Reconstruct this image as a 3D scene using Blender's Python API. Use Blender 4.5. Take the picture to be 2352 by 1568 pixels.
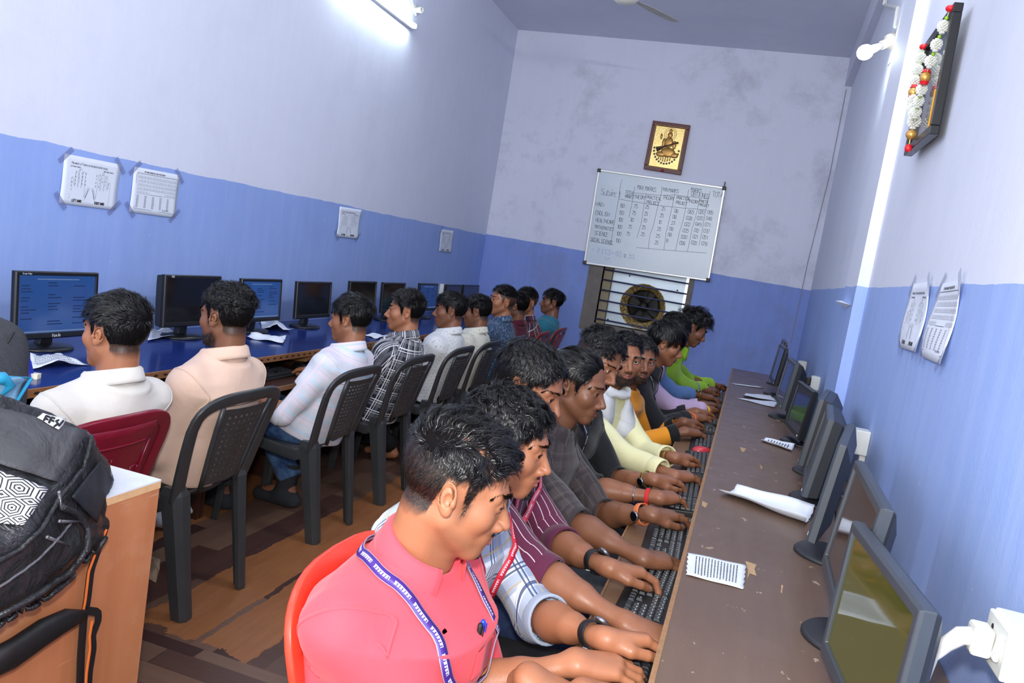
import bpy, bmesh, math, random
import numpy as np
from mathutils import Vector, Matrix, Euler, noise as mnoise
for _o in list(bpy.data.objects): bpy.data.objects.remove(_o)
random.seed(7); rng = np.random.default_rng(7)
SC = bpy.context.scene; COL = SC.collection
PI = math.pi
def sin(x): return math.sin(x)
def cos(x): return math.cos(x)

# ---------------------------------------------------------------- camera
CAM_LOC = (0.0, 0.0, 1.4696)
CR = Vector((0.94586933, 0.28257657, 0.15962984))
CU = Vector((-0.18391686, 0.06143925, 0.98101978))
CF = Vector((-0.26740567, 0.95727514, -0.1100841))
FPX = 1843.46
cam_data = bpy.data.cameras.new('camera'); cam = bpy.data.objects.new('camera', cam_data); COL.objects.link(cam)
m = Matrix.Identity(4)
for i in range(3):
    m[i][0] = CR[i]; m[i][1] = CU[i]; m[i][2] = -CF[i]; m[i][3] = CAM_LOC[i]
cam.matrix_world = m
cam_data.sensor_fit = 'HORIZONTAL'; cam_data.sensor_width = 36.0; cam_data.lens = 36.0 * FPX / 2352.0
cam_data.clip_start = 0.05
SC.camera = cam
# ---------------------------------------------------------------- world, lights, exposure
world = bpy.data.worlds.new('world'); SC.world = world; world.use_nodes = True
bg = world.node_tree.nodes['Background']; bg.inputs[0].default_value = (0.93, 0.96, 1.0, 1); bg.inputs[1].default_value = 2.2
SC.view_settings.view_transform = 'Standard'; SC.view_settings.look = 'None'
SC.view_settings.exposure = 0.0; SC.view_settings.gamma = 1.0
try: SC.view_settings.use_curve_mapping = False
except Exception: pass
def area_light(name, loc, target, size, power, color=(1, 1, 1), size_y=None):
    d = bpy.data.lights.new(name, 'AREA'); d.energy = power; d.color = color; d.size = size
    if size_y: d.shape = 'RECTANGLE'; d.size_y = size_y
    o = bpy.data.objects.new(name, d); COL.objects.link(o); o.location = loc
    o.rotation_euler = (Vector(target) - Vector(loc)).to_track_quat('-Z', 'Y').to_euler()
    return o
# the photographer's flash, on the hot shoe just above the lens
area_light('camera_flash', (-0.03, 0.0, 1.4696 + 0.17), (-0.75, 4.0, 0.95), 0.075, 36.0, (1.0, 0.97, 0.93))
# added soft fill light behind the photographer, no source known there
area_light('front_fill', (-1.1, -1.3, 2.5), (-1.1, 5.0, 1.3), 3.0, 70.0, (0.96, 0.97, 1.0), 2.2)
# two added fill lights above the picture's edge, to brighten walls and ceiling
area_light('fill_left', (-2.75, 1.55, 3.12), (0.0, 1.55, 3.12), 1.2, 14.0, (0.90, 0.96, 1.0), 0.06).rotation_euler.rotate_axis('Z', PI / 2)
area_light('fill_right', (0.40, 3.1, 3.35), (-2.8, 5.6, 1.9), 1.2, 46.0, (0.94, 0.97, 1.0), 0.06)
SC.cycles.max_bounces = 8; SC.cycles.diffuse_bounces = 5; SC.cycles.glossy_bounces = 3
SC.cycles.sample_clamp_indirect = 6.0
try: SC.cycles.use_denoising = True
except Exception: pass
# ---------------------------------------------------------------- helpers
def lin(r, g, b):
    f = lambda c: (c / 255 / 12.92) if c / 255 <= 0.04045 else ((c / 255 + 0.055) / 1.055) ** 2.4
    return (f(r), f(g), f(b), 1.0)
def ray(px, py): return CF + CR * ((px - 1176) / FPX) - CU * ((py - 784) / FPX)
_C = Vector(CAM_LOC)
def atz(px, py, z): d = ray(px, py); return _C + d * ((z - _C.z) / d.z)
def atx(px, py, x): d = ray(px, py); return _C + d * ((x - _C.x) / d.x)
def aty(px, py, y): d = ray(px, py); return _C + d * ((y - _C.y) / d.y)
class N:
    """small node-tree builder"""
    def __init__(s, name):
        s.m = bpy.data.materials.new(name); s.m.use_nodes = True; s.t = s.m.node_tree; s.t.nodes.clear()
        s.out = s.t.nodes.new('ShaderNodeOutputMaterial'); s.b = s.t.nodes.new('ShaderNodeBsdfPrincipled')
        s.t.links.new(s.b.outputs[0], s.out.inputs[0])
    def n(s, typ, **kw):
        nd = s.t.nodes.new(typ)
        for k, v in kw.items():
            if k.startswith('i_'):
                k2 = k[2:]; nd.inputs[int(k2) if k2.isdigit() else k2.replace('_', ' ')].default_value = v
            else: setattr(nd, k, v)
        return nd
    def l(s, a, b): s.t.links.new(a, b)
    def put(s, v, sock):
        if isinstance(v, (int, float)): sock.default_value = v
        elif isinstance(v, tuple): sock.default_value = v
        else: s.l(v, sock)
    def math(s, op, a, b=0.0, c=0.0):
        nd = s.n('ShaderNodeMath', operation=op); s.put(a, nd.inputs[0]); s.put(b, nd.inputs[1]); s.put(c, nd.inputs[2]); return nd.outputs[0]
    def mix(s, f, a, b, blend='MIX'):
        nd = s.n('ShaderNodeMix', data_type='RGBA', blend_type=blend); s.put(f, nd.inputs[0]); s.put(a, nd.inputs[6]); s.put(b, nd.inputs[7]); return nd.outputs[2]
    def ramp(s, f, stops, interp='LINEAR'):
        nd = s.n('ShaderNodeValToRGB'); s.put(f, nd.inputs[0]); cr = nd.color_ramp; cr.interpolation = interp
        while len(cr.elements) < len(stops): cr.elements.new(0.5)
        for e, (p, c) in zip(cr.elements, stops):
            e.position = p; e.color = c if isinstance(c, tuple) else (c, c, c, 1)
        return nd.outputs[0]
    def noise(s, scale, detail=3.0, rough=0.55, vec=None, dist=0.0):
        nd = s.n('ShaderNodeTexNoise'); nd.inputs['Scale'].default_value = scale; nd.inputs['Detail'].default_value = detail
        nd.inputs['Roughness'].default_value = rough; nd.inputs['Distortion'].default_value = dist
        if vec is not None: s.l(vec, nd.inputs['Vector'])
        return nd.outputs['Fac']
    def pos(s): return s.n('ShaderNodeNewGeometry').outputs['Position']
    def obj(s): return s.n('ShaderNodeTexCoord').outputs['Object']
    def mapping(s, vec, scale=(1, 1, 1), loc=(0, 0, 0), rot=(0, 0, 0)):
        nd = s.n('ShaderNodeMapping'); s.l(vec, nd.inputs[0]); nd.inputs['Scale'].default_value = scale
        nd.inputs['Location'].default_value = loc; nd.inputs['Rotation'].default_value = rot; return nd.outputs[0]
    def xyz(s, vec):
        nd = s.n('ShaderNodeSeparateXYZ'); s.l(vec, nd.inputs[0]); return nd.outputs
    def attr(s, name): return s.n('ShaderNodeAttribute', attribute_name=name)
    def bump(s, h, strength=0.3, dist=0.01):
        nd = s.n('ShaderNodeBump'); s.put(h, nd.inputs['Height']); nd.inputs['Strength'].default_value = strength
        nd.inputs['Distance'].default_value = dist; s.l(nd.outputs[0], s.b.inputs['Normal'])
    def col(s, c): s.put(c, s.b.inputs['Base Color'])
    def set(s, rough=None, metal=None, spec=None, coat=None, sheen=None, emis=None, estr=None, alpha=None, trans=None):
        B = s.b.inputs
        if rough is not None: s.put(rough, B['Roughness'])
        if metal is not None: B['Metallic'].default_value = metal
        if spec is not None: B['Specular IOR Level'].default_value = spec
        if coat is not None: B['Coat Weight'].default_value = coat
        if sheen is not None: B['Sheen Weight'].default_value = sheen
        if emis is not None: s.put(emis, B['Emission Color'])
        if estr is not None: B['Emission Strength'].default_value = estr
        if alpha is not None: s.put(alpha, B['Alpha'])
        if trans is not None: B['Transmission Weight'].default_value = trans
        return s
_mats = {}
def plain(name, rgb, rough=0.5, metal=0.0, spec=0.5, var=0.06, scale=30.0, bump=0.0, emis=None, estr=0.0):
    """single-colour material with slight procedural variation of tone"""
    key = name
    if key in _mats: return _mats[key]
    k = N(name); c = lin(*rgb)
    f = k.noise(scale, 3.0, 0.6, k.obj())
    d = tuple(max(0, x * (1 - var * 2)) for x in c[:3]) + (1,); e = tuple(min(1, x * (1 + var)) for x in c[:3]) + (1,)
    k.col(k.mix(f, d, e)); k.set(rough, metal, spec)
    if bump: k.bump(f, bump, 0.004)
    if emis: k.set(emis=lin(*emis), estr=estr)
    _mats[key] = k.m
    return k.m
class MB:
    """mesh collector: boxes, tubes, lofts ... built as ONE object"""
    def __init__(s): s.v = []; s.f = []; s.mi = []; s.cur = 0
    def add(s, vs, fs):
        o = len(s.v); s.v.extend([tuple(x) for x in vs]); s.f.extend([tuple(i + o for i in q) for q in fs]); s.mi.extend([s.cur] * len(fs)); return s
    def box(s, c, d, R=None):
        x, y, z = d[0] / 2, d[1] / 2, d[2] / 2
        vs = [Vector(p) for p in [(-x, -y, -z), (x, -y, -z), (x, y, -z), (-x, y, -z), (-x, -y, z), (x, -y, z), (x, y, z), (-x, y, z)]]
        if R is not None: vs = [R @ p for p in vs]
        c = Vector(c)
        return s.add([p + c for p in vs], [(0, 3, 2, 1), (4, 5, 6, 7), (0, 1, 5, 4), (1, 2, 6, 5), (2, 3, 7, 6), (3, 0, 4, 7)])
    def span(s, a, b):
        return s.box([(a[i] + b[i]) / 2 for i in range(3)], [abs(b[i] - a[i]) for i in range(3)])
    def loft(s, rings, closed=True, cap=True, loop=False):
        n = len(rings[0]); vs = [p for r in rings for p in r]; fs = []
        m = len(rings)
        for i in range(m if loop else m - 1):
            j2 = (i + 1) % m
            for j in range(n if closed else n - 1):
                k = (j + 1) % n
                fs.append((i * n + j, i * n + k, j2 * n + k, j2 * n + j))
        if cap and closed and not loop:
            fs.append(tuple(range(n - 1, -1, -1))); fs.append(tuple((m - 1) * n + j for j in range(n)))
        return s.add(vs, fs)
    def tube(s, path, r, n=8, cap=True, loop=False, flat=1.0, up=None):
        path = [Vector(p) for p in path]; m = len(path); rs = r if isinstance(r, (list, tuple)) else [r] * m
        rings = []; ref = Vector(up) if up else None
        for i, p in enumerate(path):
            a = path[(i - 1) % m] if (loop or i > 0) else p; b = path[(i + 1) % m] if (loop or i < m - 1) else p
            t = (b - a); t = t.normalized() if t.length > 1e-9 else Vector((0, 0, 1))
            if ref is None: ref = Vector((0, 0, 1)) if abs(t.z) < 0.9 else Vector((1, 0, 0))
            u = ref - t * ref.dot(t)
            if u.length < 1e-6: u = t.orthogonal()
            u.normalize(); w = t.cross(u)
            if not up: ref = u
            rings.append([p + u * (cos(2 * PI * k / n) * rs[i] * flat) + w * (sin(2 * PI * k / n) * rs[i]) for k in range(n)])
        return s.loft(rings, True, cap, loop)
    def strip(s, path, w, th, side):
        """flat band of width w and thickness th along path; side(i) gives the width direction"""
        path = [Vector(p) for p in path]; rings = []
        for i, p in enumerate(path):
            a = path[max(i - 1, 0)]; b = path[min(i + 1, len(path) - 1)]; t = (b - a).normalized()
            sd = Vector(side(i) if callable(side) else side); sd = (sd - t * sd.dot(t)).normalized(); nn = t.cross(sd)
            ww = w(i) if callable(w) else w
            rings.append([p + sd * ww / 2 + nn * th / 2, p - sd * ww / 2 + nn * th / 2, p - sd * ww / 2 - nn * th / 2, p + sd * ww / 2 - nn * th / 2])
        return s.loft(rings)
    def disc(s, c, axis, r0, r1, h, n=24):
        """lathe-like truncated cone from c along axis"""
        axis = Vector(axis).normalized(); u = axis.orthogonal().normalized(); w = axis.cross(u); c = Vector(c)
        ring = lambda r, z: [c + axis * z + u * (cos(2 * PI * k / n) * r) + w * (sin(2 * PI * k / n) * r) for k in range(n)]
        return s.loft([ring(r0, 0), ring(r1, h)])
    def lathe(s, c, axis, prof, n=24, cap=True):
        axis = Vector(axis).normalized(); u = axis.orthogonal().normalized(); w = axis.cross(u); c = Vector(c)
        return s.loft([[c + axis * z + u * (cos(2 * PI * k / n) * max(r, 1e-4)) + w * (sin(2 * PI * k / n) * max(r, 1e-4)) for k in range(n)] for r, z in prof], True, cap)
    def ball(s, c, r, n=12, m=8):
        c = Vector(c); rr = r if isinstance(r, (tuple, list)) else (r, r, r)
        rings = []
        for i in range(m + 1):
            a = -PI / 2 + PI * i / m; ca = max(cos(a), 1e-3)
            rings.append([c + Vector((cos(2 * PI * k / n) * ca * rr[0], sin(2 * PI * k / n) * ca * rr[1], sin(a) * rr[2])) for k in range(n)])
        return s.loft(rings)
    def grid(s, fn, nu, nv):
        vs = [fn(i / nu, j / nv) for i in range(nu + 1) for j in range(nv + 1)]
        fs = [(i * (nv + 1) + j, (i + 1) * (nv + 1) + j, (i + 1) * (nv + 1) + j + 1, i * (nv + 1) + j + 1) for i in range(nu) for j in range(nv)]
        return s.add(vs, fs)
    def build(s, name, mat, parent=None, smooth=False, bevel=0.0, solid=0.0, subsurf=0, segs=2, fix=True, offset=0.0):
        me = bpy.data.meshes.new(name); me.from_pydata(s.v, [], s.f)
        for x in (mat if isinstance(mat, (list, tuple)) else [mat]): me.materials.append(x)
        if isinstance(mat, (list, tuple)) and len(mat) > 1: me.polygons.foreach_set('material_index', s.mi)
        if fix:
            bm = bmesh.new(); bm.from_mesh(me); bmesh.ops.recalc_face_normals(bm, faces=bm.faces); bm.to_mesh(me); bm.free()
        me.update()
        if smooth: me.polygons.foreach_set('use_smooth', [True] * len(me.polygons))
        o = bpy.data.objects.new(name, me); COL.objects.link(o)
        if solid: q = o.modifiers.new('solid', 'SOLIDIFY'); q.thickness = solid; q.offset = offset
        if bevel:
            q = o.modifiers.new('bevel', 'BEVEL'); q.width = bevel; q.segments = segs; q.limit_method = 'ANGLE'; q.angle_limit = 0.7
        if subsurf: q = o.modifiers.new('sub', 'SUBSURF'); q.levels = subsurf; q.render_levels = subsurf
        if parent: o.parent = parent
        return o
def tag(o, label, cat, group=None, kind=None):
    o['label'] = label; o['category'] = cat
    if group: o['group'] = group
    if kind: o['kind'] = kind
    return o
def struct(o): o['kind'] = 'structure'; return o
def empty(name, loc=(0, 0, 0), rz=0.0, label=None, cat=None, group=None):
    o = bpy.data.objects.new(name, None); COL.objects.link(o); o.location = loc; o.rotation_euler = (0, 0, rz); o.empty_display_size = 0.1
    if label: tag(o, label, cat, group)
    return o
def dup(root, loc=None, rot=None, label=None, parent=None):
    c = root.copy(); COL.objects.link(c)
    if parent: c.parent = parent
    if loc is not None: c.location = loc
    if rot is not None: c.rotation_euler = rot
    if label: c['label'] = label
    for ch in list(root.children): dup(ch, parent=c)
    return c
# ---- a small single-stroke alphabet for writing, print and screens (points on a 4 x 6 grid)
FONT = {'A': '002640|1232', 'B': '00063645443303|33424130 00', 'C': '4536160501103041', 'D': '00062645412000', 'E': '40000646|0333', 'F': '000646|0333',
 'G': '45361605011030414323', 'H': '0006|4046|0343', 'I': '2026', 'J': '4641301001', 'K': '0006|460340', 'L': '060040', 'M': '0006234640', 'N': '00064046',
 'O': '100105163645413010', 'P': '00063645443303', 'Q': '100105163645413010|2240', 'R': '00063645443303|2340', 'S': '45361605044241301001', 'T': '2026|0646',
 'U': '060110304146', 'V': '062046', 'W': '0610233046', 'X': '0046|0640', 'Y': '062346|2320', 'Z': '06460040', '0': '100105163645413010', '1': '152620',
 '2': '051636454400 40', '3': '0516364544234241301001', '4': '30360242', '5': '460604344341301001', '6': '4536160501103041423303', '7': '064610',
 '8': '1304051636454433130201103041 4233', '9': '103041453616050413 43', '=': '0242|0444', '(': '36151130', ')': '16353110', ',': '2010', '>': '054301', '-': '0343', '.': '2021',
 'a': '341404031020 3034|3430', 'b': '0600304143 3404', 'c': '341403011030', 'd': '46401001031 444', 'e': '0242443414030110 30', 'f': '2025 3646|1444', 'g': '44140301104044|403',
 'h': '0006|0314344340', 'i': '2024|2627', 'j': '24211000|2627', 'k': '0006|440240', 'l': '2620', 'm': '0004|0314232024|23344340', 'n': '0004|0314344340', 'o': '100103143443413010',
 'p': '0004344341301001', 'r': '0004|031444', 's': '44140302424130 00', 't': '26213040|1444', 'u': '04011030 41|4440', 'v': '042044', 'w': '0410233044', 'y': '0421|4410 00', 'x': '0044|0440', 'z': '04440040', "'": '2625', ':': '2021|2324', '/': '0046'}
def strokes(mb, text, org, u, v, h, th, adv=1.35, jit=0.0, cw=0.8):
    """write text as thin flat marks; u, v = unit directions of the writing plane"""
    org = Vector(org); u = Vector(u).normalized(); v = Vector(v).normalized(); sc = h / 6.0; x = 0.0
    for ch in text:
        g = FONT.get(ch)
        if g:
            jx = random.uniform(-jit, jit) * h; jy = random.uniform(-jit, jit) * h
            for line in g.replace(' ', '').split('|'):
                pts = [org + u * (x + jx + int(line[i]) * sc * cw) + v * (jy + int(line[i + 1]) * sc) for i in range(0, len(line) - 1, 2)]
                for a, b in zip(pts[:-1], pts[1:]): seg(mb, a, b, th, u.cross(v))
        x += h * 0.66 * adv * (0.55 if ch in " 1Iijl.,'" else 1.0)
    return x
def seg(mb, a, b, th, nrm):
    a = Vector(a); b = Vector(b); t = b - a
    if t.length < 1e-7: return
    t.normalize(); sd = Vector(nrm).cross(t) * th / 2; e = t * th * 0.3
    mb.add([a - e + sd, a - e - sd, b + e - sd, b + e + sd], [(0, 1, 2, 3)])
# ---------------------------------------------------------------- the room
XL, XR, YB, YF, H = -2.855, 0.515, 8.47, -0.6, 3.812
WX = -0.0149
def wall_mat(name, line, slope=0.0, upper=(218, 222, 237), lower=(146, 171, 228), streak=0.35, dirty=0.25):
    k = N(name); p = k.pos(); s = k.xyz(p)
    wob = k.math('MULTIPLY', k.math('SUBTRACT', k.noise(2.2, 3, 0.6, p), 0.5), 0.03)
    wob2 = k.math('MULTIPLY', k.math('SUBTRACT', k.noise(45, 2, 0.5, p), 0.5), 0.004)
    lz = k.math('ADD', k.math('ADD', k.math('MULTIPLY', s[0], slope), line), k.math('ADD', wob, wob2))
    below = k.math('LESS_THAN', s[2], lz)
    up, lo = lin(*upper), lin(*lower)
    n1 = k.noise(1.3, 5, 0.6, p); n2 = k.noise(1.0, 4, 0.65, k.mapping(p, (14, 14, 1.6)))
    n3 = k.noise(160, 2, 0.5, p)
    sh = lambda c, q: tuple(x * q for x in c[:3]) + (1,)
    cu = k.mix(n1, sh(up, 0.93), sh(up, 1.05)); cu = k.mix(k.math('MULTIPLY', k.ramp(n2, [(0.45, 0.0), (0.75, 1.0)]), streak * 0.5), cu, sh(up, 1.22))
    cl = k.mix(n1, sh(lo, 0.86), sh(lo, 1.10)); cl = k.mix(k.math('MULTIPLY', k.ramp(n2, [(0.42, 0.0), (0.75, 1.0)]), streak), cl, (min(1, lo[0] * 1.7), min(1, lo[1] * 1.45), min(1, lo[2] * 1.15), 1))
    c = k.mix(below, cu, cl)
    if dirty:
        d = k.ramp(k.noise(1.6, 8, 0.74, p, 0.15), [(0.50, 0.0), (0.80, 1.0)])
        c = k.mix(k.math('MULTIPLY', d, dirty), c, lin(120, 120, 132))
        sp = k.ramp(k.noise(26, 3, 0.5, p), [(0.72, 0.0), (0.80, 1.0)])
        c = k.mix(k.math('MULTIPLY', sp, 0.5), c, lin(225, 226, 236))
    k.col(c); k.set(0.62, spec=0.35)
    k.bump(k.math('ADD', k.math('MULTIPLY', n2, 0.6), k.math('MULTIPLY', n3, 0.25)), 0.35, 0.006)
    return k.m
M_left = wall_mat('paint_left', 1.602, 0.0, dirty=0.12, streak=0.22)
M_back = wall_mat('paint_back', 1.571, WX, upper=(216, 219, 234), lower=(124, 147, 212), dirty=0.55, streak=0.2)
M_right = wall_mat('paint_right', 1.568, 0.0, upper=(220, 224, 237), lower=(154, 179, 232), dirty=0.12, streak=0.22)
M_ceil = N('ceiling_paint'); _p = M_ceil.pos()
M_ceil.col(M_ceil.mix(M_ceil.noise(1.5, 6, 0.7, _p), lin(200, 202, 218), lin(226, 228, 240))); M_ceil.set(0.8); M_ceil = M_ceil.m
M_cement = N('bare_cement'); _p = M_cement.pos()
M_cement.col(M_cement.mix(M_cement.noise(9, 6, 0.7, _p), lin(88, 84, 82), lin(138, 130, 120))); M_cement.bump(M_cement.noise(40, 4, 0.6, _p), 0.6, 0.01); M_cement.set(0.9); M_cement = M_cement.m

def slab(name, a, b, mat, label=None):
    o = MB().span(a, b).build(name, mat); o['kind'] = 'structure'
    if label: o['label'] = label
    return o
slab('wall_left', (XL - 0.15, YF, -0.05), (XL, YB + 0.2, H), M_left, 'long left wall, lavender white above a blue dado')
# floor: printed vinyl planks with worn-through brown strips
k = N('vinyl_planks'); p = k.pos(); s = k.xyz(p)
near = k.math('LESS_THAN', s[1], 2.215)
def planks(vec, along):  # plank pattern along one axis
    w = k.math('DIVIDE', s[1 - along], 0.098); row = k.math('FLOOR', w)
    off = k.math('MULTIPLY', k.math('FRACT', k.math('MULTIPLY', k.math('SINE', k.math('MULTIPLY', row, 12.9898)), 43758.5)), 0.9)
    l = k.math('ADD', k.math('DIVIDE', s[along], 0.62), off); cl = k.math('FLOOR', l)
    rnd = k.math('FRACT', k.math('MULTIPLY', k.math('SINE', k.math('ADD', k.math('MULTIPLY', row, 78.233), k.math('MULTIPLY', cl, 37.719))), 24634.6))
    fw = k.math('FRACT', w); gap = k.math('MAXIMUM', k.math('LESS_THAN', fw, 0.025), k.math('LESS_THAN', k.math('FRACT', l), 0.006))
    sc = (3, 40, 1) if along == 0 else (40, 3, 1)
    grain = k.noise(1.0, 5, 0.65, k.mapping(vec, sc))
    base = k.ramp(rnd, [(0.0, lin(64, 42, 40)), (0.3, lin(92, 64, 54)), (0.55, lin(128, 98, 80)), (0.8, lin(76, 50, 46)), (1.0, lin(142, 112, 92))])
    c = k.mix(grain, base, k.mix(0.45, base, lin(50, 34, 32)))
    return k.mix(k.math('MULTIPLY', gap, 0.6), c, lin(40, 28, 26))
c = k.mix(near, planks(p, 1), planks(p, 0))
nz = k.math('MULTIPLY', k.math('SUBTRACT', k.noise(5, 5, 0.65, p), 0.5), 0.22)
def strip_mask(x0, x1, y0, y1):
    xx = k.math('ADD', s[0], k.math('MULTIPLY', nz, 0.35)); yy = k.math('ADD', s[1], nz)
    a = k.math('MULTIPLY', k.math('GREATER_THAN', xx, x0), k.math('LESS_THAN', xx, x1))
    return k.math('MULTIPLY', a, k.math('MULTIPLY', k.math('GREATER_THAN', yy, y0), k.math('LESS_THAN', yy, y1)))
ms = k.math('MAXIMUM', strip_mask(-1.82, -1.565, 2.24, 5.9), strip_mask(-1.54, -1.33, 2.24, 5.2))
ms = k.math('MAXIMUM', ms, strip_mask(-2.5, -2.22, 2.6, 4.2)); ms = k.math('MAXIMUM', ms, strip_mask(-1.28, -0.98, 2.75, 6.5))
worn = k.mix(k.noise(6, 5, 0.6, k.mapping(p, (6, 0.7, 1))), lin(122, 74, 44), lin(164, 110, 68))
c = k.mix(ms, c, worn)
chip = k.ramp(k.noise(18, 6, 0.75, p), [(0.66, 0.0), (0.70, 1.0)])
c = k.mix(k.math('MULTIPLY', chip, 0.5), c, lin(170, 160, 152))
k.col(c); k.set(k.ramp(k.noise(12, 3, 0.5, p), [(0.0, 0.32), (1.0, 0.55)]), spec=0.45); k.bump(k.noise(7, 4, 0.6, p), 0.2, 0.01)
slab('floor', (XL - 0.15, YF, -0.1), (XR + 0.4, YB + 0.2, 0), k.m, 'worn wood-print vinyl floor')
slab('ceiling', (XL - 0.15, YF, H), (XR + 0.4, YB + 0.2, H + 0.1), M_ceil, 'grey lavender ceiling')
# back wall with the window opening
wx0, wx1, wz0, wz1 = -1.50, -0.60, 0.865, 1.50
XRB = 0.579
mb = MB()
for a, b in [((XL, YB, 0), (wx0, YB + 0.12, H)), ((wx1, YB, 0), (XR + 0.4, YB + 0.12, H)), ((wx0, YB, 0), (wx1, YB + 0.12, wz0)), ((wx0, YB, wz1), (wx1, YB + 0.12, H))]: mb.span(a, b)
o = mb.build('wall_back', M_back); struct(o); o['label'] = 'far end wall with stains, lavender above blue'
# right wall: near part, pilaster, far part that runs in slightly, beam along the top
slab('wall_right', (XR, YF, -0.05), (XR + 0.3, 4.03, H), M_right, 'right wall beside the brown desk, lavender over blue')
pts = [(0.487, 4.40), (XRB, YB), (0.85, YB), (0.85, 4.40)]
o = MB().loft([[(x, y, -0.05) for x, y in pts], [(x, y, H) for x, y in pts]]).build('wall_far_right', M_right); struct(o); o['label'] = 'right wall beyond the pilaster'
slab('trim_1', (0.465, 3.99, -0.02), (0.80, 4.45, H - 0.25), M_right, 'shallow pilaster on the right wall')
pts = [(0.445, YF), (0.445, 4.5), (0.512, YB), (0.9, YB), (0.9, YF)]
o = MB().loft([[(x, y, 3.545) for x, y in pts], [(x, y, H + 0.02) for x, y in pts]]).build('trim_2', M_ceil); struct(o); o['label'] = 'ceiling beam along the right wall'
# window: cement reveal, wooden side post, bars
win = MB()
win.span((-1.655, YB - 0.012, 0.78), (wx0, YB + 0.01, 1.52)); win.span((wx1, YB - 0.012, 0.80), (-0.545, YB + 0.01, 1.52)); win.span((-1.62, YB - 0.014, 0.735), (-0.56, YB + 0.01, wz0))
win.span((wx0 - 0.02, YB + 0.0, wz0 - 0.02), (wx0, YB + 0.22, wz1)); win.span((wx1, YB, wz0 - 0.02), (wx1 + 0.02, YB + 0.22, wz1)); win.span((wx0, YB, wz0 - 0.02), (wx1, YB + 0.22, wz0)); win.span((wx0, YB + 0.02, wz1 - 0.01), (wx1, YB + 0.22, wz1 + 0.02))
W1 = win.build('window_1', M_cement, bevel=0.004); struct(W1); W1['label'] = 'barred window opening under the whiteboard'
b = MB()
M_bar = plain('bar_paint', (70, 74, 110), 0.45, 0.3)
for i, z in enumerate((1.436, 1.328, 1.218, 1.108, 1.002, 0.905)):
    MB().tube([(wx0 - 0.01, YB + 0.03, z + 0.004), (wx1 + 0.01, YB + 0.03, z - 0.004)], 0.0085, 8).build('window_bar', M_bar, W1, True)
MB().span((-1.495, YB + 0.05, wz0), (-1.405, YB + 0.12, wz1)).build('window_post', plain('raw_board', (150, 138, 112), 0.8), W1, bevel=0.003)
# the sky light seen behind the sheet on the right edge of the window
# exhaust fan in its sheet-metal plate
F0 = empty('exhaust_fan', (-1.04, YB + 0.125, 1.115), 0, 'exhaust fan with gold dusty ring in bright sheet metal behind window bars', 'fan')
k = N('sheet_metal'); p = k.obj(); k.col(k.mix(k.noise(5, 4, 0.6, p), lin(170, 186, 198), lin(205, 216, 224))); k.set(k.ramp(k.noise(8, 3, 0.5, k.mapping(p, (1, 1, 12))), [(0, 0.28), (1, 0.5)]), metal=0.55); M_sheet = k.m
# plate with a round hole: ring of quads from square to circle
mb = MB(); n = 48; R0 = 0.238; outer = []
x0, x1, z0, z1 = -0.37, 0.405, -0.245, 0.39
inner = []
for a in sorted([2 * PI * i / n + 0.01 for i in range(n)] + [math.atan2(z, x) % (2 * PI) for x in (-0.37, 0.405) for z in (-0.245, 0.39)]):
    cx, cz = cos(a), sin(a)
    t = min((x1 if cx > 0 else -x0) / max(abs(cx), 1e-6), (z1 if cz > 0 else -z0) / max(abs(cz), 1e-6))
    outer.append((cx * max(t, R0 + 0.002), 0, cz * max(t, R0 + 0.002))); inner.append((cx * R0, 0, cz * R0))
mb.loft([outer, inner], True, False)
mb.build('plate', M_sheet, F0, solid=0.002)
k = N('dusty_gold_glints'); p = k.obj(); k.col(k.ramp(k.noise(60, 5, 0.8, p), [(0.38, lin(60, 48, 28)), (0.50, lin(176, 140, 66)), (0.60, lin(255, 240, 190))])); k.set(0.35, metal=0.2); M_gold = k.m  # dusty gold, with glints of reflected light painted in as pale specks
MB().lathe((0, -0.006, 0), (0, 1, 0), [(0.243, 0), (0.240, -0.012), (0.234, -0.004), (0.215, 0.03), (0.185, 0.07), (0.168, 0.10), (0.235, 0.13), (0.243, 0.0)], 48, False).build('shroud', M_gold, F0, True)
M_dark = plain('dark_iron', (28, 26, 24), 0.5, 0.3)
for q in range(4):
    a0 = q * PI / 2 + 0.35
    def bl(u, v, a0=a0):
        r = 0.045 + u * 0.12; a = a0 + (v - 0.5) * (0.9 + 0.25 * u); return (cos(a) * r, 0.075 + (v - 0.5) * 0.035, sin(a) * r)
    MB().grid(bl, 6, 6).build('blade', M_dark, F0, True, solid=0.003)
MB().lathe((0, 0.03, 0), (0, 1, 0), [(0.001, 0), (0.04, 0.003), (0.05, 0.02), (0.05, 0.1), (0.001, 0.1)], 24).build('hub', M_dark, F0, True)
MB().lathe((0, 0.13, 0), (0, 1, 0), [(0.001, 0), (0.235, 0.0), (0.235, 0.01)], 32).build('back_mesh', M_dark, F0)
for x, z in ((-0.19, 0.30), (0.33, 0.23), (-0.34, -0.20), (0.36, -0.2)): MB().disc((x, -0.004, z), (0, 1, 0), 0.009, 0.009, 0.006, 10).build('bolt', M_dark, F0)
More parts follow.
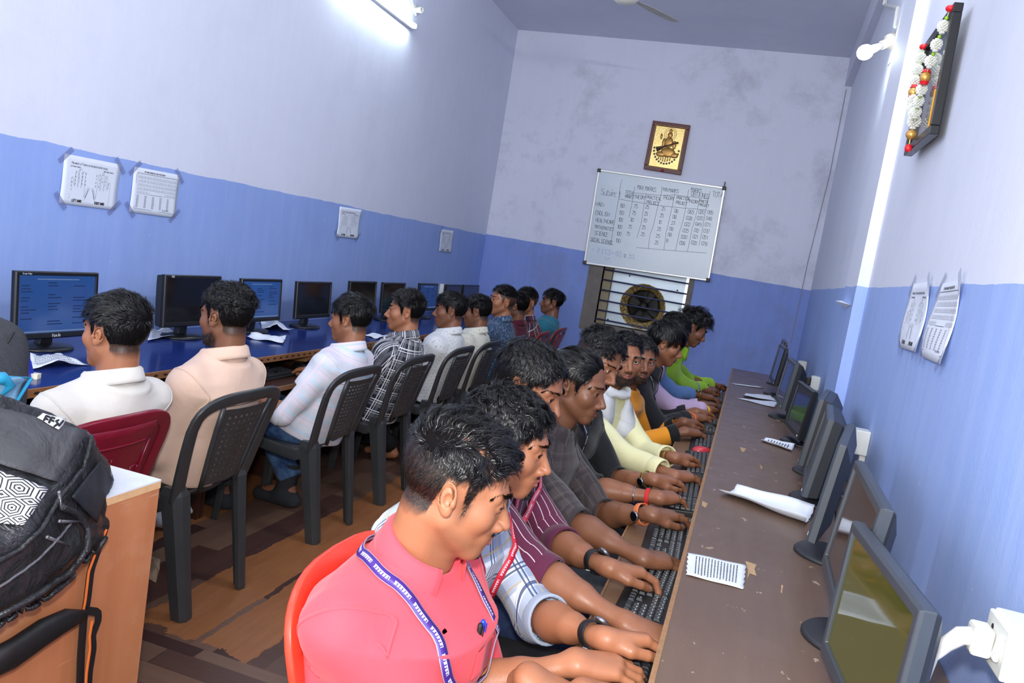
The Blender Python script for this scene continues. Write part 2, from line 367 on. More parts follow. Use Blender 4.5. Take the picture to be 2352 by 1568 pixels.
# ---------------------------------------------------------------- desks
k = N('brown_laminate'); p = k.pos()
g = k.noise(1.0, 6, 0.65, k.mapping(p, (30, 2.2, 4))); big = k.noise(2.5, 4, 0.6, p)
c = k.mix(g, lin(98, 76, 62), lin(124, 99, 80)); c = k.mix(k.math('MULTIPLY', big, 0.5), c, lin(86, 72, 68))
ch = k.ramp(k.noise(14, 5, 0.7, k.mapping(p, (1.6, 0.9, 1))), [(0.645, 0.0), (0.66, 1.0)])
c = k.mix(k.math('MULTIPLY', ch, 0.7), c, lin(190, 166, 138))
k.col(c); k.set(k.ramp(k.noise(9, 4, 0.6, p), [(0.2, 0.28), (0.8, 0.42)]), spec=0.5); k.bump(g, 0.12, 0.003); M_lam = k.m
M_edge = N('ply_edge'); _p = M_edge.pos(); M_edge.col(M_edge.mix(M_edge.noise(60, 3, 0.6, _p), lin(120, 84, 54), lin(172, 132, 92))); M_edge.set(0.6); M_edge = M_edge.m
M_ply = plain('tray_ply', (128, 96, 70), 0.45, 0, 0.5, 0.12, 14)
ZD = 0.78
def desk_legs(parent, xs, ys, zt, mat):
    for y in ys: MB().span((xs[0], y - 0.009, 0), (xs[1], y + 0.009, zt)).build('side_panel', mat, parent)
DR = empty('computer_desk', (0.3, 4.3, 0), 0, 'long brown laminate computer desk along the right wall', 'desk')
def P0(o, par): o.matrix_parent_inverse = Matrix.Translation(-par.location); return o
def child(mb, name, mat, par, **kw):   # mesh given in world coordinates, parented to a thing
    inv = par.matrix_basis.inverted() if par.type != 'EMPTY' else (Matrix.LocRotScale(par.location, par.rotation_euler, None)).inverted()
    mb.v = [tuple(inv @ Vector(p)) for p in mb.v]
    return mb.build(name, mat, par, **kw)
YD0, YD1 = 0.45, 7.22
xe = lambda y: -0.034 + 0.0045 * (y - 1.3)
mb = MB(); ring = lambda z: [(xe(YD0), YD0, z), (XR - 0.004, YD0, z), (XR - 0.004, 3.985, z), (0.462, 3.987, z), (0.462, YD1, z), (xe(YD1), YD1, z)]
mb.loft([ring(ZD - 0.018), ring(ZD)]); child(mb, 'worktop', M_lam, DR)
mb = MB().loft([[(xe(YD0) - 0.006, YD0, ZD - 0.03), (xe(YD0) + 0.004, YD0, ZD - 0.03), (xe(YD0) + 0.004, YD0, ZD + 0.001), (xe(YD0) - 0.006, YD0, ZD + 0.001)],
                [(xe(YD1) - 0.006, YD1, ZD - 0.03), (xe(YD1) + 0.004, YD1, ZD - 0.03), (xe(YD1) + 0.004, YD1, ZD + 0.001), (xe(YD1) - 0.006, YD1, ZD + 0.001)]])
child(mb, 'edge_strip', M_edge, DR)
for pts_ in ([(1712, 1288), (1722, 1291), (1738, 1296), (1733, 1306), (1738, 1322), (1722, 1316), (1716, 1330), (1718, 1310)], [(1783, 960), (1792, 955), (1797, 962), (1790, 968), (1784, 966)], [(1613, 1150), (1626, 1156), (1620, 1166), (1612, 1160)], [(1700, 1026), (1714, 1030), (1708, 1038), (1703, 1036)], [(1795, 1342), (1799, 1344), (1796, 1362), (1793, 1360)], [(1745, 1066), (1752, 1074), (1748, 1078)]):
    q_ = [Vector(atz(a, b, ZD + 0.0006)) for a, b in pts_]; child(MB().add(q_, [tuple(range(len(q_)))]), 'worn_patch', plain('bare_chipboard', (186, 156, 118), 0.8, 0, 0.2, 0.2, 60), DR, fix=False)
for y in (0.5, 1.42, 2.66, 3.62, 4.6, 5.34, 6.3, 7.2):
    child(MB().span((0.02, y - 0.009, 0), (0.44, y + 0.009, ZD - 0.018)), 'side_panel', M_lam, DR)
child(MB().span((0.44, 0.5, 0.3), (0.452, 7.2, ZD - 0.018)), 'back_panel', M_lam, DR)
# keyboard trays pulled out towards the sitters (right row)
ZT = 0.665
TR = []
for i, (y0, y1, txt) in enumerate([(1.43, 2.27, 'nearest brown keyboard tray, under two keyboards and many hands'), (2.30, 2.65, 'brown keyboard tray with the keyboard between the two dark-shirted men'),
                                   (2.68, 3.61, 'keyboard tray in front of the man in pale yellow'), (3.64, 4.59, 'keyboard tray in front of the man in orange and black'), (4.62, 5.33, 'keyboard tray near the man in the denim blue sleeve'), (5.37, 6.28, 'farthest keyboard tray, before the man in lime green')]):
    t = empty('keyboard_tray', (-0.08, (y0 + y1) / 2, ZT - 0.018), 0, txt, 'keyboard tray', 'pull-out keyboard trays of the right desk')
    xo = -0.205 if i != 1 else -0.225
    child(MB().span((xo, y0 + 0.006, ZT - 0.016), (0.33, y1 - 0.006, ZT)), 'tray_board', M_ply, t, bevel=0.002)
    child(MB().span((xo - 0.006, y0 + 0.006, ZT - 0.018), (xo, y1 - 0.006, ZT + 0.001)), 'front_edge', M_edge, t)
    for yy in (y0 + 0.012, y1 - 0.012): child(MB().span((0.03, yy - 0.006, ZT), (0.33, yy + 0.006, ZT + 0.03)), 'runner', plain('steel', (150, 150, 155), 0.35, 0.8), t)
# left desk: glossy blue top, brown drilled edge, drawer runners and trays
k = N('blue_laminate'); p = k.pos(); k.col(k.mix(k.noise(3, 4, 0.6, p), lin(16, 36, 96), lin(26, 50, 122))); k.set(0.16, spec=0.6); M_blue = k.m
k = N('drilled_edge'); p = k.pos(); s = k.xyz(p)
fy = k.math('SUBTRACT', k.math('FRACT', k.math('DIVIDE', s[1], 0.055)), 0.5); fz = k.math('DIVIDE', k.math('SUBTRACT', s[2], ZD - 0.013), 0.055)
slot = k.math('LESS_THAN', k.math('ADD', k.math('MULTIPLY', fy, fy), k.math('MULTIPLY', k.math('MULTIPLY', fz, fz), 6.0)), 0.05)
c = k.mix(k.noise(50, 3, 0.6, p), lin(112, 72, 40), lin(150, 102, 60)); k.col(k.mix(slot, c, lin(30, 20, 14))); k.set(0.55); M_drill = k.m
M_wood = plain('pale_timber', (178, 128, 82), 0.6, 0, 0.4, 0.15, 12); M_brown = plain('dark_tray', (70, 42, 33), 0.35, 0, 0.5, 0.1)
xl = -2.152
segsL = [(0.9, 3.15, 'blue desk unit with brown edge beside the first two left-row students'), (3.154, 5.35, 'blue desk unit behind the student in the striped white shirt'), (5.354, 8.40, 'far blue desk unit in the corner under the small monitors')]
for y0, y1, txt in segsL:
    d = empty('computer_table', ((XL + xl) / 2, (y0 + y1) / 2, 0), 0, txt, 'desk', 'blue topped desks along the left wall')
    child(MB().span((XL + 0.002, y0, ZD - 0.022), (xl, y1, ZD)), 'worktop', M_blue, d)
    child(MB().span((xl, y0, ZD - 0.027), (xl + 0.012, y1, ZD + 0.001)), 'edge_strip', M_drill, d)
    child(MB().span((XL + 0.02, y0 + 0.01, 0), (XL + 0.035, y1 - 0.01, ZD - 0.022)), 'back_panel', M_brown, d)
    n = max(1, round((y1 - y0) / 0.74))
    for i in range(n + 1):
        y = y0 + 0.012 + (y1 - y0 - 0.024) * i / n
        child(MB().span((XL + 0.03, y - 0.011, 0), (xl - 0.10, y + 0.011, ZD - 0.022)), 'side_panel', M_brown, d)
    for i in range(n):
        a = y0 + 0.03 + (y1 - y0 - 0.024) * i / n; b = y0 + 0.0 + (y1 - y0 - 0.024) * (i + 1) / n
        out = 0.12
        child(MB().span((-2.62, a, 0.645), (xl + out, b, 0.66)), 'tray_board', M_brown, d)
        child(MB().span((xl + out, a, 0.64), (xl + out + 0.01, b, 0.662)), 'tray_edge', M_drill, d)
        # slanted timber brackets that carry the top above the tray
        for yy in (a + 0.008, b - 0.008):
            q = [(xl - 0.002, yy, ZD - 0.024), (xl - 0.20, yy, ZD - 0.024), (xl - 0.20, yy, 0.69), (xl - 0.06, yy, 0.70)]
            child(MB().loft([[(x, y_ - 0.008, z) for x, y_, z in q], [(x, y_ + 0.008, z) for x, y_, z in q]]), 'bracket', M_wood, d)
# foreground table with plywood side and white top
k = N('red_plywood'); p = k.pos()
c = k.mix(k.noise(1.0, 5, 0.6, k.mapping(p, (3, 12, 1.2))), lin(168, 100, 62), lin(206, 140, 96)); c = k.mix(k.ramp(k.noise(3, 5, 0.7, p), [(0.5, 0.0), (0.8, 0.6)]), c, lin(216, 168, 132))
sc_ = k.ramp(k.noise(1.0, 2, 0.5, k.mapping(p, (90, 4, 60), rot=(0.3, 0, 0))), [(0.70, 0), (0.74, 1)]); c = k.mix(k.math('MULTIPLY', sc_, 0.25), c, lin(232, 206, 178))
k.col(c); k.set(0.55); k.bump(k.noise(40, 3, 0.6, k.mapping(p, (1, 1, 0.08))), 0.12, 0.003); M_rply = k.m
CT = empty('side_table', (-1.7, 1.1, 0), 0, 'foreground table with reddish plywood side and white top, under the backpack', 'table')
tx, ty = -1.285, 1.63
child(MB().span((-2.10, 0.35, ZD - 0.004), (tx, ty, ZD)), 'white_top', plain('white_laminate', (226, 232, 240), 0.25), CT)
child(MB().span((-2.10, 0.35, ZD - 0.022), (tx, ty, ZD - 0.004)), 'top_board', plain('pale_ply_edge', (222, 180, 132), 0.6, 0, 0.4, 0.15, 40), CT)
child(MB().span((tx - 0.018, 0.37, 0), (tx - 0.001, ty - 0.002, ZD - 0.022)), 'side_panel', M_rply, CT)
child(MB().span((-2.09, 0.37, 0), (-2.072, ty - 0.002, ZD - 0.022)), 'side_panel', M_rply, CT)
child(MB().span((-2.07, ty - 0.03, 0.1), (tx - 0.02, ty - 0.012, ZD - 0.022)), 'back_panel', M_rply, CT)

# ---------------------------------------------------------------- plastic chairs
def leg_loft(mb, a, b, w0, w1, sx, sy):
    """angle-section leg with a ridge, from top a to foot b; sx, sy point outward"""
    rings = []
    for t in (0, 0.06, 0.25, 0.6, 0.97, 1.0):
        p = Vector(a).lerp(Vector(b), t); w = w0 + (w1 - w0) * min(1, t * 1.25); w *= 0.72 if t < 0.02 else (0.94 if t == 1.0 else 1)
        c = 0.35 * w
        rings.append([p + Vector((sx * x, sy * y, 0)) for x, y in [(-w * 0.62, 0.0), (-w * 0.62, c), (0.0, c * 1.15), (c, 0.35 * c), (c * 0.95, -w * 0.6), (0.0, -w * 0.6), (-0.012, -0.012)]])
    return mb.loft(rings)
def make_chair(label, mat, style, group=None):
    t = empty('plastic_chair', (0, 0, 0), 0, label, 'chair', group)
    # seat
    def seat(u, v):
        x = (u - 0.5) * (0.42 - 0.03 * (1 - v)); y = -0.20 + v * 0.42; e = abs(u - 0.5) * 2
        z = 0.432 - 0.018 * (1 - e ** 2) * (1 - (2 * v - 1) ** 2) - 0.03 * max(0, v - 0.85) / 0.15 - 0.016 * max(0, e - 0.88) / 0.12
        return (x, y, z)
    MB().grid(seat, 16, 16).build('seat', mat, t, True, solid=0.007)
    # rims that run from the front leg tops to the rear leg tops, dipping
    for s in (-1, 1):
        path = [(s * 0.205, 0.225, 0.395), (s * 0.212, 0.20, 0.425), (s * 0.214, 0.10, 0.432), (s * 0.212, -0.04, 0.415), (s * 0.205, -0.15, 0.40), (s * 0.20, -0.21, 0.43)]
        MB().strip(path, 0.05, 0.012, (0, 0.15, 1)).build('seat_rim', mat, t, True, bevel=0.003)
        mb = MB(); leg_loft(mb, (s * 0.192, 0.20, 0.43), (s * 0.205, 0.235, 0), 0.062, 0.040, s, 1); mb.build('leg', mat, t, bevel=0.002)
        mb = MB(); leg_loft(mb, (s * 0.186, -0.205, 0.475), (s * 0.172, -0.285, 0), 0.078, 0.056, s, -1); mb.build('leg', mat, t, bevel=0.002)
    MB().strip([(-0.2, 0.222, 0.40), (0, 0.232, 0.405), (0.2, 0.222, 0.40)], 0.05, 0.008, (0, 0, 1)).build('front_apron', mat, t, True)
    # back frame: one arch
    yb = lambda z: -0.205 - (z - 0.43) * 0.26 - 0.25 * max(0, z - 0.6) ** 2
    arch = []
    for i in range(57):
        a = i / 56.0; x, z = 0, 0
        if a < 0.34: q = a / 0.34; x = -(0.185 + 0.043 * q ** 0.8); z = 0.43 + 0.27 * q
        elif a > 0.66: q = (1 - a) / 0.34; x = 0.185 + 0.043 * q ** 0.8; z = 0.43 + 0.27 * q
        else:
            q = (a - 0.34) / 0.32; th = PI * (1 - q); x = 0.228 * (abs(cos(th)) ** 0.62) * (1 if cos(th) > 0 else -1); z = 0.70 + 0.112 * (sin(th) ** 0.62)
        arch.append(Vector((x, yb(z) - 0.03 * (1 - (x / 0.23) ** 2), z)))
    def side(i):
        a = arch[max(i - 1, 0)]; b = arch[min(i + 1, 56)]; d = (b - a).normalized(); return d.cross(Vector((0, 1, 0.3)))
    MB().strip(arch, lambda i: 0.045 + 0.012 * abs(i - 28) / 28, 0.016, side).build('back_frame', mat, t, True, bevel=0.004)
    # back panel, perforated
    def pan(x, z): return Vector((x, yb(z) - 0.045 * (1 - (x / 0.23) ** 2) + 0.004, z))
    mb = MB()
    if style == 'solid':
        mb.grid(lambda u, v: pan((u - 0.5) * 0.445 * (0.84 + 0.16 * v) * (1 - 0.25 * max(0, v - 0.8) / 0.2), 0.445 + v * 0.35), 16, 14)
        mb.build('back_panel', mat, t, True, solid=0.006)
        em = MB()
        for x, z in ((-0.09, 0.61), (0.02, 0.60), (0.11, 0.63), (-0.03, 0.68), (0.08, 0.54)):
            for q in ((-1, -1, 1, -1), (1, -1, 1, 1), (1, 1, -1, 1), (-1, 1, -1, -1)):
                em.tube([pan(x + q[0] * 0.018, z + q[1] * 0.018) + Vector((0, -0.005, 0)), pan(x + q[2] * 0.018, z + q[3] * 0.018) + Vector((0, -0.005, 0))], 0.0028, 5)
        for z in (0.735, 0.50): em.tube([pan(x / 20.0, z) + Vector((0, -0.005, 0)) for x in range(-3, 4)], 0.004, 5)
        for x in (-0.14, 0.14): em.tube([pan(x, z) + Vector((0, -0.005, 0)) for z in (0.48, 0.6, 0.735)], 0.004, 5)
        em.build('relief', mat, t, True)
    else:
        nx, nz = (9, 13) if style == 'dots' else (10, 16)
        hole = 0.42 if style == 'dots' else 0.52
        W = lambda v: 0.23 + 0.05 * v - 0.03 * (1 - v)
        def gp(i, j, fx, fz):
            u = (i + fx) / nx; v = (j + fz) / nz; return pan((u - 0.5) * W(v), 0.47 + v * 0.30)
        for i in range(nx):
            for j in range(nz):
                if style == 'weave' and (i + j) % 2: fa, fb, ga, gb = 0.5 - hole * 0.75, 0.5 + hole * 0.75, 0.5 - hole * 0.4, 0.5 + hole * 0.4
                else: fa, fb, ga, gb = 0.5 - hole / 2, 0.5 + hole / 2, 0.5 - hole / 2, 0.5 + hole / 2
                if i in (0, nx - 1) or j in (0, nz - 1): mb.add([gp(i, j, 0, 0), gp(i, j, 1, 0), gp(i, j, 1, 1), gp(i, j, 0, 1)], [(0, 1, 2, 3)]); continue
                q = [gp(i, j, 0, 0), gp(i, j, 1, 0), gp(i, j, 1, 1), gp(i, j, 0, 1), gp(i, j, fa, ga), gp(i, j, fb, ga), gp(i, j, fb, gb), gp(i, j, fa, gb)]
                mb.add(q, [(0, 1, 5, 4), (1, 2, 6, 5), (2, 3, 7, 6), (3, 0, 4, 7)])
        mb.build('back_panel', mat, t, False, solid=0.003)
        for s in (-1, 1):   # rolled edge beside the panel
            MB().tube([pan(s * W(v) / 2, 0.45 + v * 0.33) for v in (0, 0.25, 0.5, 0.75, 1)], 0.009, 6).build('panel_edge', mat, t, True)
    return t
def plastic(name, rgb, r=0.38): return plain(name, rgb, r, 0, 0.5, 0.12, 18, 0.05)
PB = plastic('black_plastic', (56, 58, 60), 0.34); PM = plastic('maroon_plastic', (128, 22, 44), 0.25); PR_ = plastic('red_brown_plastic', (140, 44, 36)); PO = plastic('orange_red_plastic', (236, 66, 44), 0.35)
def seatpos(x, y, face): return (x, y, 0), (0, 0, (PI / 2 if face < 0 else -PI / 2))
gl = 'plastic chairs of the left row'
ch_dots = make_chair('black plastic chair with square-dot back, under the man in the peach shirt', PB, 'dots', gl)
ch_weave = make_chair('black plastic chair with woven-look back, under the man in the striped white shirt', PB, 'weave', gl)
ch_dots.location, ch_dots.rotation_euler = seatpos(-1.97, 2.50, -1); ch_weave.location, ch_weave.rotation_euler = seatpos(-1.97, 3.40, -1)
for src, y, lab in [(ch_dots, 4.10, 'black plastic chair under the man in the black and white plaid shirt'), (ch_weave, 4.80, 'black plastic chair under the man in the white dotted shirt'),
                    (ch_weave, 5.40, 'black plastic chair under the man in the cream dotted shirt'), (ch_dots, 6.06, 'farthest black plastic chair, just before the red-brown ones')]:
    l, r = seatpos(-1.97, y, -1); dup(src, l, r, lab)
c = make_chair('shiny maroon plastic chair behind the foreground table', PM, 'solid', gl); c.location, c.rotation_euler = seatpos(-1.97, 1.88, -1)
c = make_chair('red-brown plastic chair nearer the camera of the two at the row end', PR_, 'weave', gl); c.location, c.rotation_euler = seatpos(-1.95, 6.84, -1)
l, r = seatpos(-1.95, 7.50, -1); dup(c, l, r, 'red-brown plastic chair farthest at the end of the left row')
c = make_chair('orange-red plastic chair under the man in the pink shirt', PO, 'dots'); c.location, c.rotation_euler = seatpos(-0.34, 1.42, 1)
PW = plain('white_plastic', (222, 222, 216), 0.35)
def make_stool(label):
    t = empty('plastic_stool', (0, 0, 0), 0, label, 'stool', 'white stools under the right row')
    MB().lathe((0, 0, 0.405), (0, 0, 1), [(0.001, 0.03), (0.13, 0.035), (0.142, 0.03), (0.146, 0.0), (0.13, 0.0), (0.001, 0.01)], 28).build('seat', PW, t, True)
    for a in range(4):
        q = PI / 4 + a * PI / 2
        MB().loft([[(cos(q) * r + dx, sin(q) * r + dy, z) for dx, dy in ((-w, -w), (w, -w), (w, w), (-w, w))] for r, z, w in ((0.11, 0.41, 0.022), (0.135, 0.2, 0.018), (0.15, 0.0, 0.015))]).build('leg', PW, t, bevel=0.003)
    return t
# ---------------------------------------------------------------- monitors
M_bez = plain('bezel_black', (24, 25, 28), 0.3, 0, 0.5, 0.05); M_shell = plain('shell_black', (34, 36, 40), 0.45, 0, 0.5, 0.05)
M_bezg = plain('bezel_slate', (58, 64, 72), 0.4, 0, 0.5, 0.08); M_white = plain('white_mark', (225, 228, 232), 0.5)
def screen_mat(name, base, emis, estr, rough=0.12, grad=None):
    k = N(name); k.col(lin(*base)); k.set(rough, spec=0.6)
    f = k.noise(2.0, 2, 0.5, k.obj()); k.set(emis=k.mix(f, lin(*emis), lin(*(grad or emis))), estr=estr); return k.m
S_blue = screen_mat('screen_blue', (10, 20, 40), (38, 74, 138), 0.75, grad=(46, 88, 160)); S_blue2 = screen_mat('screen_blue_dim', (10, 18, 36), (26, 54, 112), 0.6, grad=(32, 66, 130))
S_off = screen_mat('screen_dark', (16, 17, 19), (18, 18, 20), 0.2, 0.1); S_olive = screen_mat('screen_olive', (40, 42, 20), (96, 96, 44), 0.55, 0.06, grad=(84, 80, 36))
S_navy = screen_mat('screen_navy', (12, 14, 26), (30, 34, 64), 0.4, 0.08); S_brown = screen_mat('screen_brown', (34, 28, 28), (64, 50, 50), 0.35, 0.08)
M_line = N('screen_text'); M_line.col((0, 0, 0, 1)); M_line.set(emis=lin(18, 40, 90), estr=0.7); M_line = M_line.m
M_line2 = N('screen_bar'); M_line2.col((0, 0, 0, 1)); M_line2.set(emis=lin(120, 150, 200), estr=0.6); M_line2 = M_line2.m
def make_monitor(label, w=0.43, h=0.265, zb=0.10, scr=S_off, bez=M_bez, depth=0.05, bw=0.018, tilt=0.10, text=None, page=False, base_r=(0.125, 0.095), group=None, fwd=0.0, logo_dx=0.0, light=False):
    """origin on the desk under the neck; screen faces local -Y"""
    t = empty('monitor', (0, 0, 0), 0, label, 'monitor', group)
    R = Matrix.Rotation(-tilt, 3, 'X'); piv = Vector((0, -0.055 - fwd, zb + h / 2))
    T = lambda x, y, z: piv + R @ Vector((x, y, z))
    def prism(x0, x1, z0, z1, y0, y1, inset=0.0):
        return [[T(x, y, z) for x, y, z in ((x0 + i, yy, z0 + i), (x1 - i, yy, z0 + i), (x1 - i, yy, z1 - i), (x0 + i, yy, z1 - i))] for yy, i in ((y0, 0), (y1, inset))]
    hw, hh = w / 2, h / 2; bb = bw * 1.45
    # bezel frame: ring with a recessed lip
    outer = [(-hw, -hh), (hw, -hh), (hw, hh), (-hw, hh)]; inner = [(-hw + bw, -hh + bb), (hw - bw, -hh + bb), (hw - bw, hh - bw), (-hw + bw, hh - bw)]
    mb = MB(); rg = lambda q, y, o=0.0: [T(x + (o if x < 0 else -o), y, z + (o if z < 0 else -o)) for x, z in q]
    mb.loft([rg(outer, 0.018), rg(outer, 0.002), rg(outer, -0.004, 0.004), rg(inner, -0.004, -0.001), rg(inner, 0.003)], True, False)
    mb.build('bezel', bez, t, bevel=0.002)
    scr_o = MB().add(rg(inner, 0.0015, -0.001), [(0, 1, 2, 3)]).build('screen', scr, t)
    d0 = depth
    MB().loft([rg(outer, 0.017, 0.001), rg(outer, d0 * 0.55, 0.006), rg(outer, d0, min(h * 0.22, 0.05))], True, True).build('back_shell', M_shell, t, bevel=0.003)
    if depth > 0.05:
        vb = MB()
        for i in range(6): vb.add([T(x, d0 * 0.8 - 0.002 + 0, z) for x, z in ((-0.05 + i * 0.02, hh - 0.028), (-0.04 + i * 0.02, hh - 0.028), (-0.04 + i * 0.02, hh - 0.020), (-0.05 + i * 0.02, hh - 0.020))], [(0, 1, 2, 3)])
    # neck and base
    MB().loft([[(-0.032, -0.012, 0.012), (0.032, -0.012, 0.012), (0.032, 0.022, 0.012), (-0.032, 0.022, 0.012)], [(-0.025, -0.02, zb + 0.03), (0.025, -0.02, zb + 0.03), (0.025, 0.012, zb + 0.03), (-0.025, 0.012, zb + 0.03)],
               [(-0.03, -0.035, zb + 0.10), (0.03, -0.035, zb + 0.10), (0.03, 0.004, zb + 0.10), (-0.03, 0.004, zb + 0.10)]]).build('neck', M_shell, t, bevel=0.004)
    rings = [[(cos(a) * base_r[0] * q, -0.01 + sin(a) * base_r[1] * q, z) for a in [2 * PI * k_ / 36 for k_ in range(36)]] for q, z in ((1.0, 0.0), (1.0, 0.006), (0.93, 0.013), (0.35, 0.02), (0.05, 0.021))]
    MB().loft(rings).build('base', M_bez if bez is M_bez else M_shell, t, True)
    nv = R @ Vector((0, -1, 0)); up = R @ Vector((0, 0, 1)); right = Vector((1, 0, 0))
    if text:
        for s_, dx, z_, hh_ in text:
            mb = MB(); strokes(mb, s_, T(dx, -0.0048, z_), right, up, hh_, hh_ * 0.2); mb.build('maker_mark', M_white, t, fix=False)
    if light: MB().box(T(hw - 0.03, -0.0048, -hh + bb / 2), (0.014, 0.001, 0.008), R).build('power_button', M_white, t)
    if page:
        iw, ih = hw - bw, hh; mb = MB(); r2 = random.Random(int(w * 1e4) + len(label)); y_ = 0.0012
        for col_ in range(3):
            x0 = -iw + 0.012 + col_ * (2 * iw / 3)
            for row in range(15):
                if r2.random() < 0.3: continue
                z = hh - bw - 0.03 - row * (2 * hh - bw - bb - 0.05) / 15; l = r2.uniform(0.03, 0.085)
                mb.add([T(x, y_, zz) for x, zz in ((x0, z), (x0 + l, z), (x0 + l, z + 0.0035), (x0, z + 0.0035))], [(0, 1, 2, 3)])
        mb.build('page_text', M_line, scr_o, fix=False)
        mb = MB(); z = hh - bw - 0.016
        mb.add([T(x, y_, zz) for x, zz in ((-iw * 0.55, z), (iw * 0.55, z), (iw * 0.55, z + 0.004), (-iw * 0.55, z + 0.004))], [(0, 1, 2, 3)]); z = -hh + bb + 0.002
        mb.add([T(x, y_, zz) for x, zz in ((-iw, z), (iw, z), (iw, z + 0.006), (-iw, z + 0.006))], [(0, 1, 2, 3)])
        mb.build('task_bar', M_line2, scr_o, fix=False)
    return t
gL = 'monitors along the left wall'; gR = 'monitors on the right desk'
ML = [  # y0, y1 of the screen, top z, bottom z, screen, page, label, text
 (2.385, 2.79, 1.10, 0.832, S_blue, 1, 'nearest left monitor with bright blue page and round black base', [('foxin', -0.03, -0.1265, 0.011), ('True View', -0.175, 0.121, 0.006)], 0.04),
 (3.195, 3.62, 1.10, 0.845, S_off, 0, 'second left monitor, thick with a switched-off black screen', [('NEC', -0.17, 0.115, 0.008)], 0.09),
 (3.80, 4.195, 1.09, 0.845, S_blue, 1, 'left monitor with blue page, right of the curly haired head', None, 0.04),
 (4.365, 4.79, 1.08, 0.845, S_off, 0, 'thin black switched-off left monitor standing clear on an oval base', None, 0.035),
 (5.045, 5.46, 1.09, 0.85, S_off, 0, 'dark left monitor right of the thin black one', None, 0.04),
 (5.57, 5.985, 1.085, 0.85, S_off, 0, 'dark left monitor half hidden by the head of the student in black and white plaid', None, 0.04),
 (6.28, 6.69, 1.085, 0.845, S_blue2, 1, 'far left monitor with blue page beside the white wall socket', None, 0.04),
 (6.895, 7.295, 1.078, 0.85, S_navy, 0, 'second farthest left monitor, dark, low behind the heads', None, 0.04),
 (7.36, 7.83, 1.078, 0.85, S_navy, 0, 'farthest left monitor, dark, in the corner', None, 0.04)]
for y0, y1, zt, zb_, sc_, pg, lab, tx_, dp in ML:
    mo = make_monitor(lab, y1 - y0, zt - zb_, zb_ - ZD, sc_, M_bez, dp, 0.017, 0.07, tx_, pg, (0.115, 0.09), gL)
    mo.location = (-2.675, (y0 + y1) / 2, ZD); mo.rotation_euler = (0, 0, PI / 2)
MR = [  # x, y, yaw offset, w, h, zb, screen, bezel, depth, tilt, label
 (0.333, 1.38, 0.098, 0.41, 0.262, 0.042, S_olive, M_bezg, 0.05, 0.03, 'nearest right monitor with olive green screen reflecting a paper'),
 (0.345, 1.76, -0.02, 0.44, 0.262, 0.085, S_brown, M_bezg, 0.045, 0.10, 'second right monitor with brown-black screen and slate frame'),
 (0.36, 2.335, -0.165, 0.43, 0.265, 0.085, S_off, M_bezg, 0.04, 0.10, 'thin right monitor seen almost edge-on, directly beyond the second one'),
 (0.375, 2.95, -0.085, 0.42, 0.27, 0.055, S_off, M_bezg, 0.085, 0.12, 'thick grey-edged right monitor in the middle on a round black base'),
 (0.40, 3.42, -0.15, 0.42, 0.27, 0.06, S_off, M_bezg, 0.085, 0.10, 'thick dark right monitor hidden beyond the grey-edged one'),
 (0.385, 4.07, 0.11, 0.40, 0.235, 0.05, S_navy, M_bez, 0.04, 0.12, 'glossy navy right monitor turned slightly, reflecting green'),
 (0.345, 4.80, 0.05, 0.41, 0.265, 0.075, S_navy, M_bezg, 0.08, 0.10, 'thick grey right monitor beside the two white sheets'),
 (0.335, 5.85, 0.05, 0.42, 0.265, 0.085, S_navy, M_bez, 0.035, 0.10, 'slim black right monitor second from the far end'),
 (0.37, 6.55, 0.00, 0.42, 0.265, 0.085, S_navy, M_bez, 0.035, 0.10, 'slim black right monitor at the far desk end')]
for x, y, dy, w, h, zb_, sc_, bz, dp, tl, lab in MR:
    mo = make_monitor(lab, w, h, zb_, sc_, bz, dp, 0.02, tl, None, False, (0.10, 0.10) if x != 0.40 else (0.09, 0.09), gR, light=True)
    mo.location = (x, y, ZD); mo.rotation_euler = (0, 0, -PI / 2 + dy)
# ---------------------------------------------------------------- keyboards and mice
M_kb = plain('keyboard_black', (26, 27, 29), 0.5, 0, 0.5, 0.05); M_key = plain('key_grey', (52, 55, 60), 0.45, 0, 0.5, 0.06)
def key_layout():
    ks = []; u = 0.0187
    def row(y, x0, widths):
        x = x0
        for w in widths:
            if w > 0: ks.append((x + w * u / 2, y, w * u - 0.0035))
            x += abs(w) * u
    x0 = -0.212
    row(0.052, x0, [1, -.8, 1, 1, 1, 1, -.4, 1, 1, 1, 1, -.4, 1, 1, 1, 1, -.3, 1, 1, 1])
    row(0.028, x0, [1] * 13 + [1.9, -.3, 1, 1, 1, -.3, 1, 1, 1, 1]); row(0.0093, x0, [1.5] + [1] * 12 + [1.4, -.3, 1, 1, 1, -.3, 1, 1, 1, 1])
    row(-0.0094, x0, [1.8] + [1] * 11 + [2.1, -3.6, 1, 1, 1, 1]); row(-0.0281, x0, [2.2] + [1] * 10 + [2.7, -1.3, 1, -1.3, 1, 1, 1, 1]); row(-0.0468, x0, [1.3, 1.1, 1.3, 5.8, 1.2, 1.1, 1.1, 1.6, -.3, 1, 1, 1, -.3, 2, 1, 1])
    return ks
KEYS = key_layout(); _keym = {}
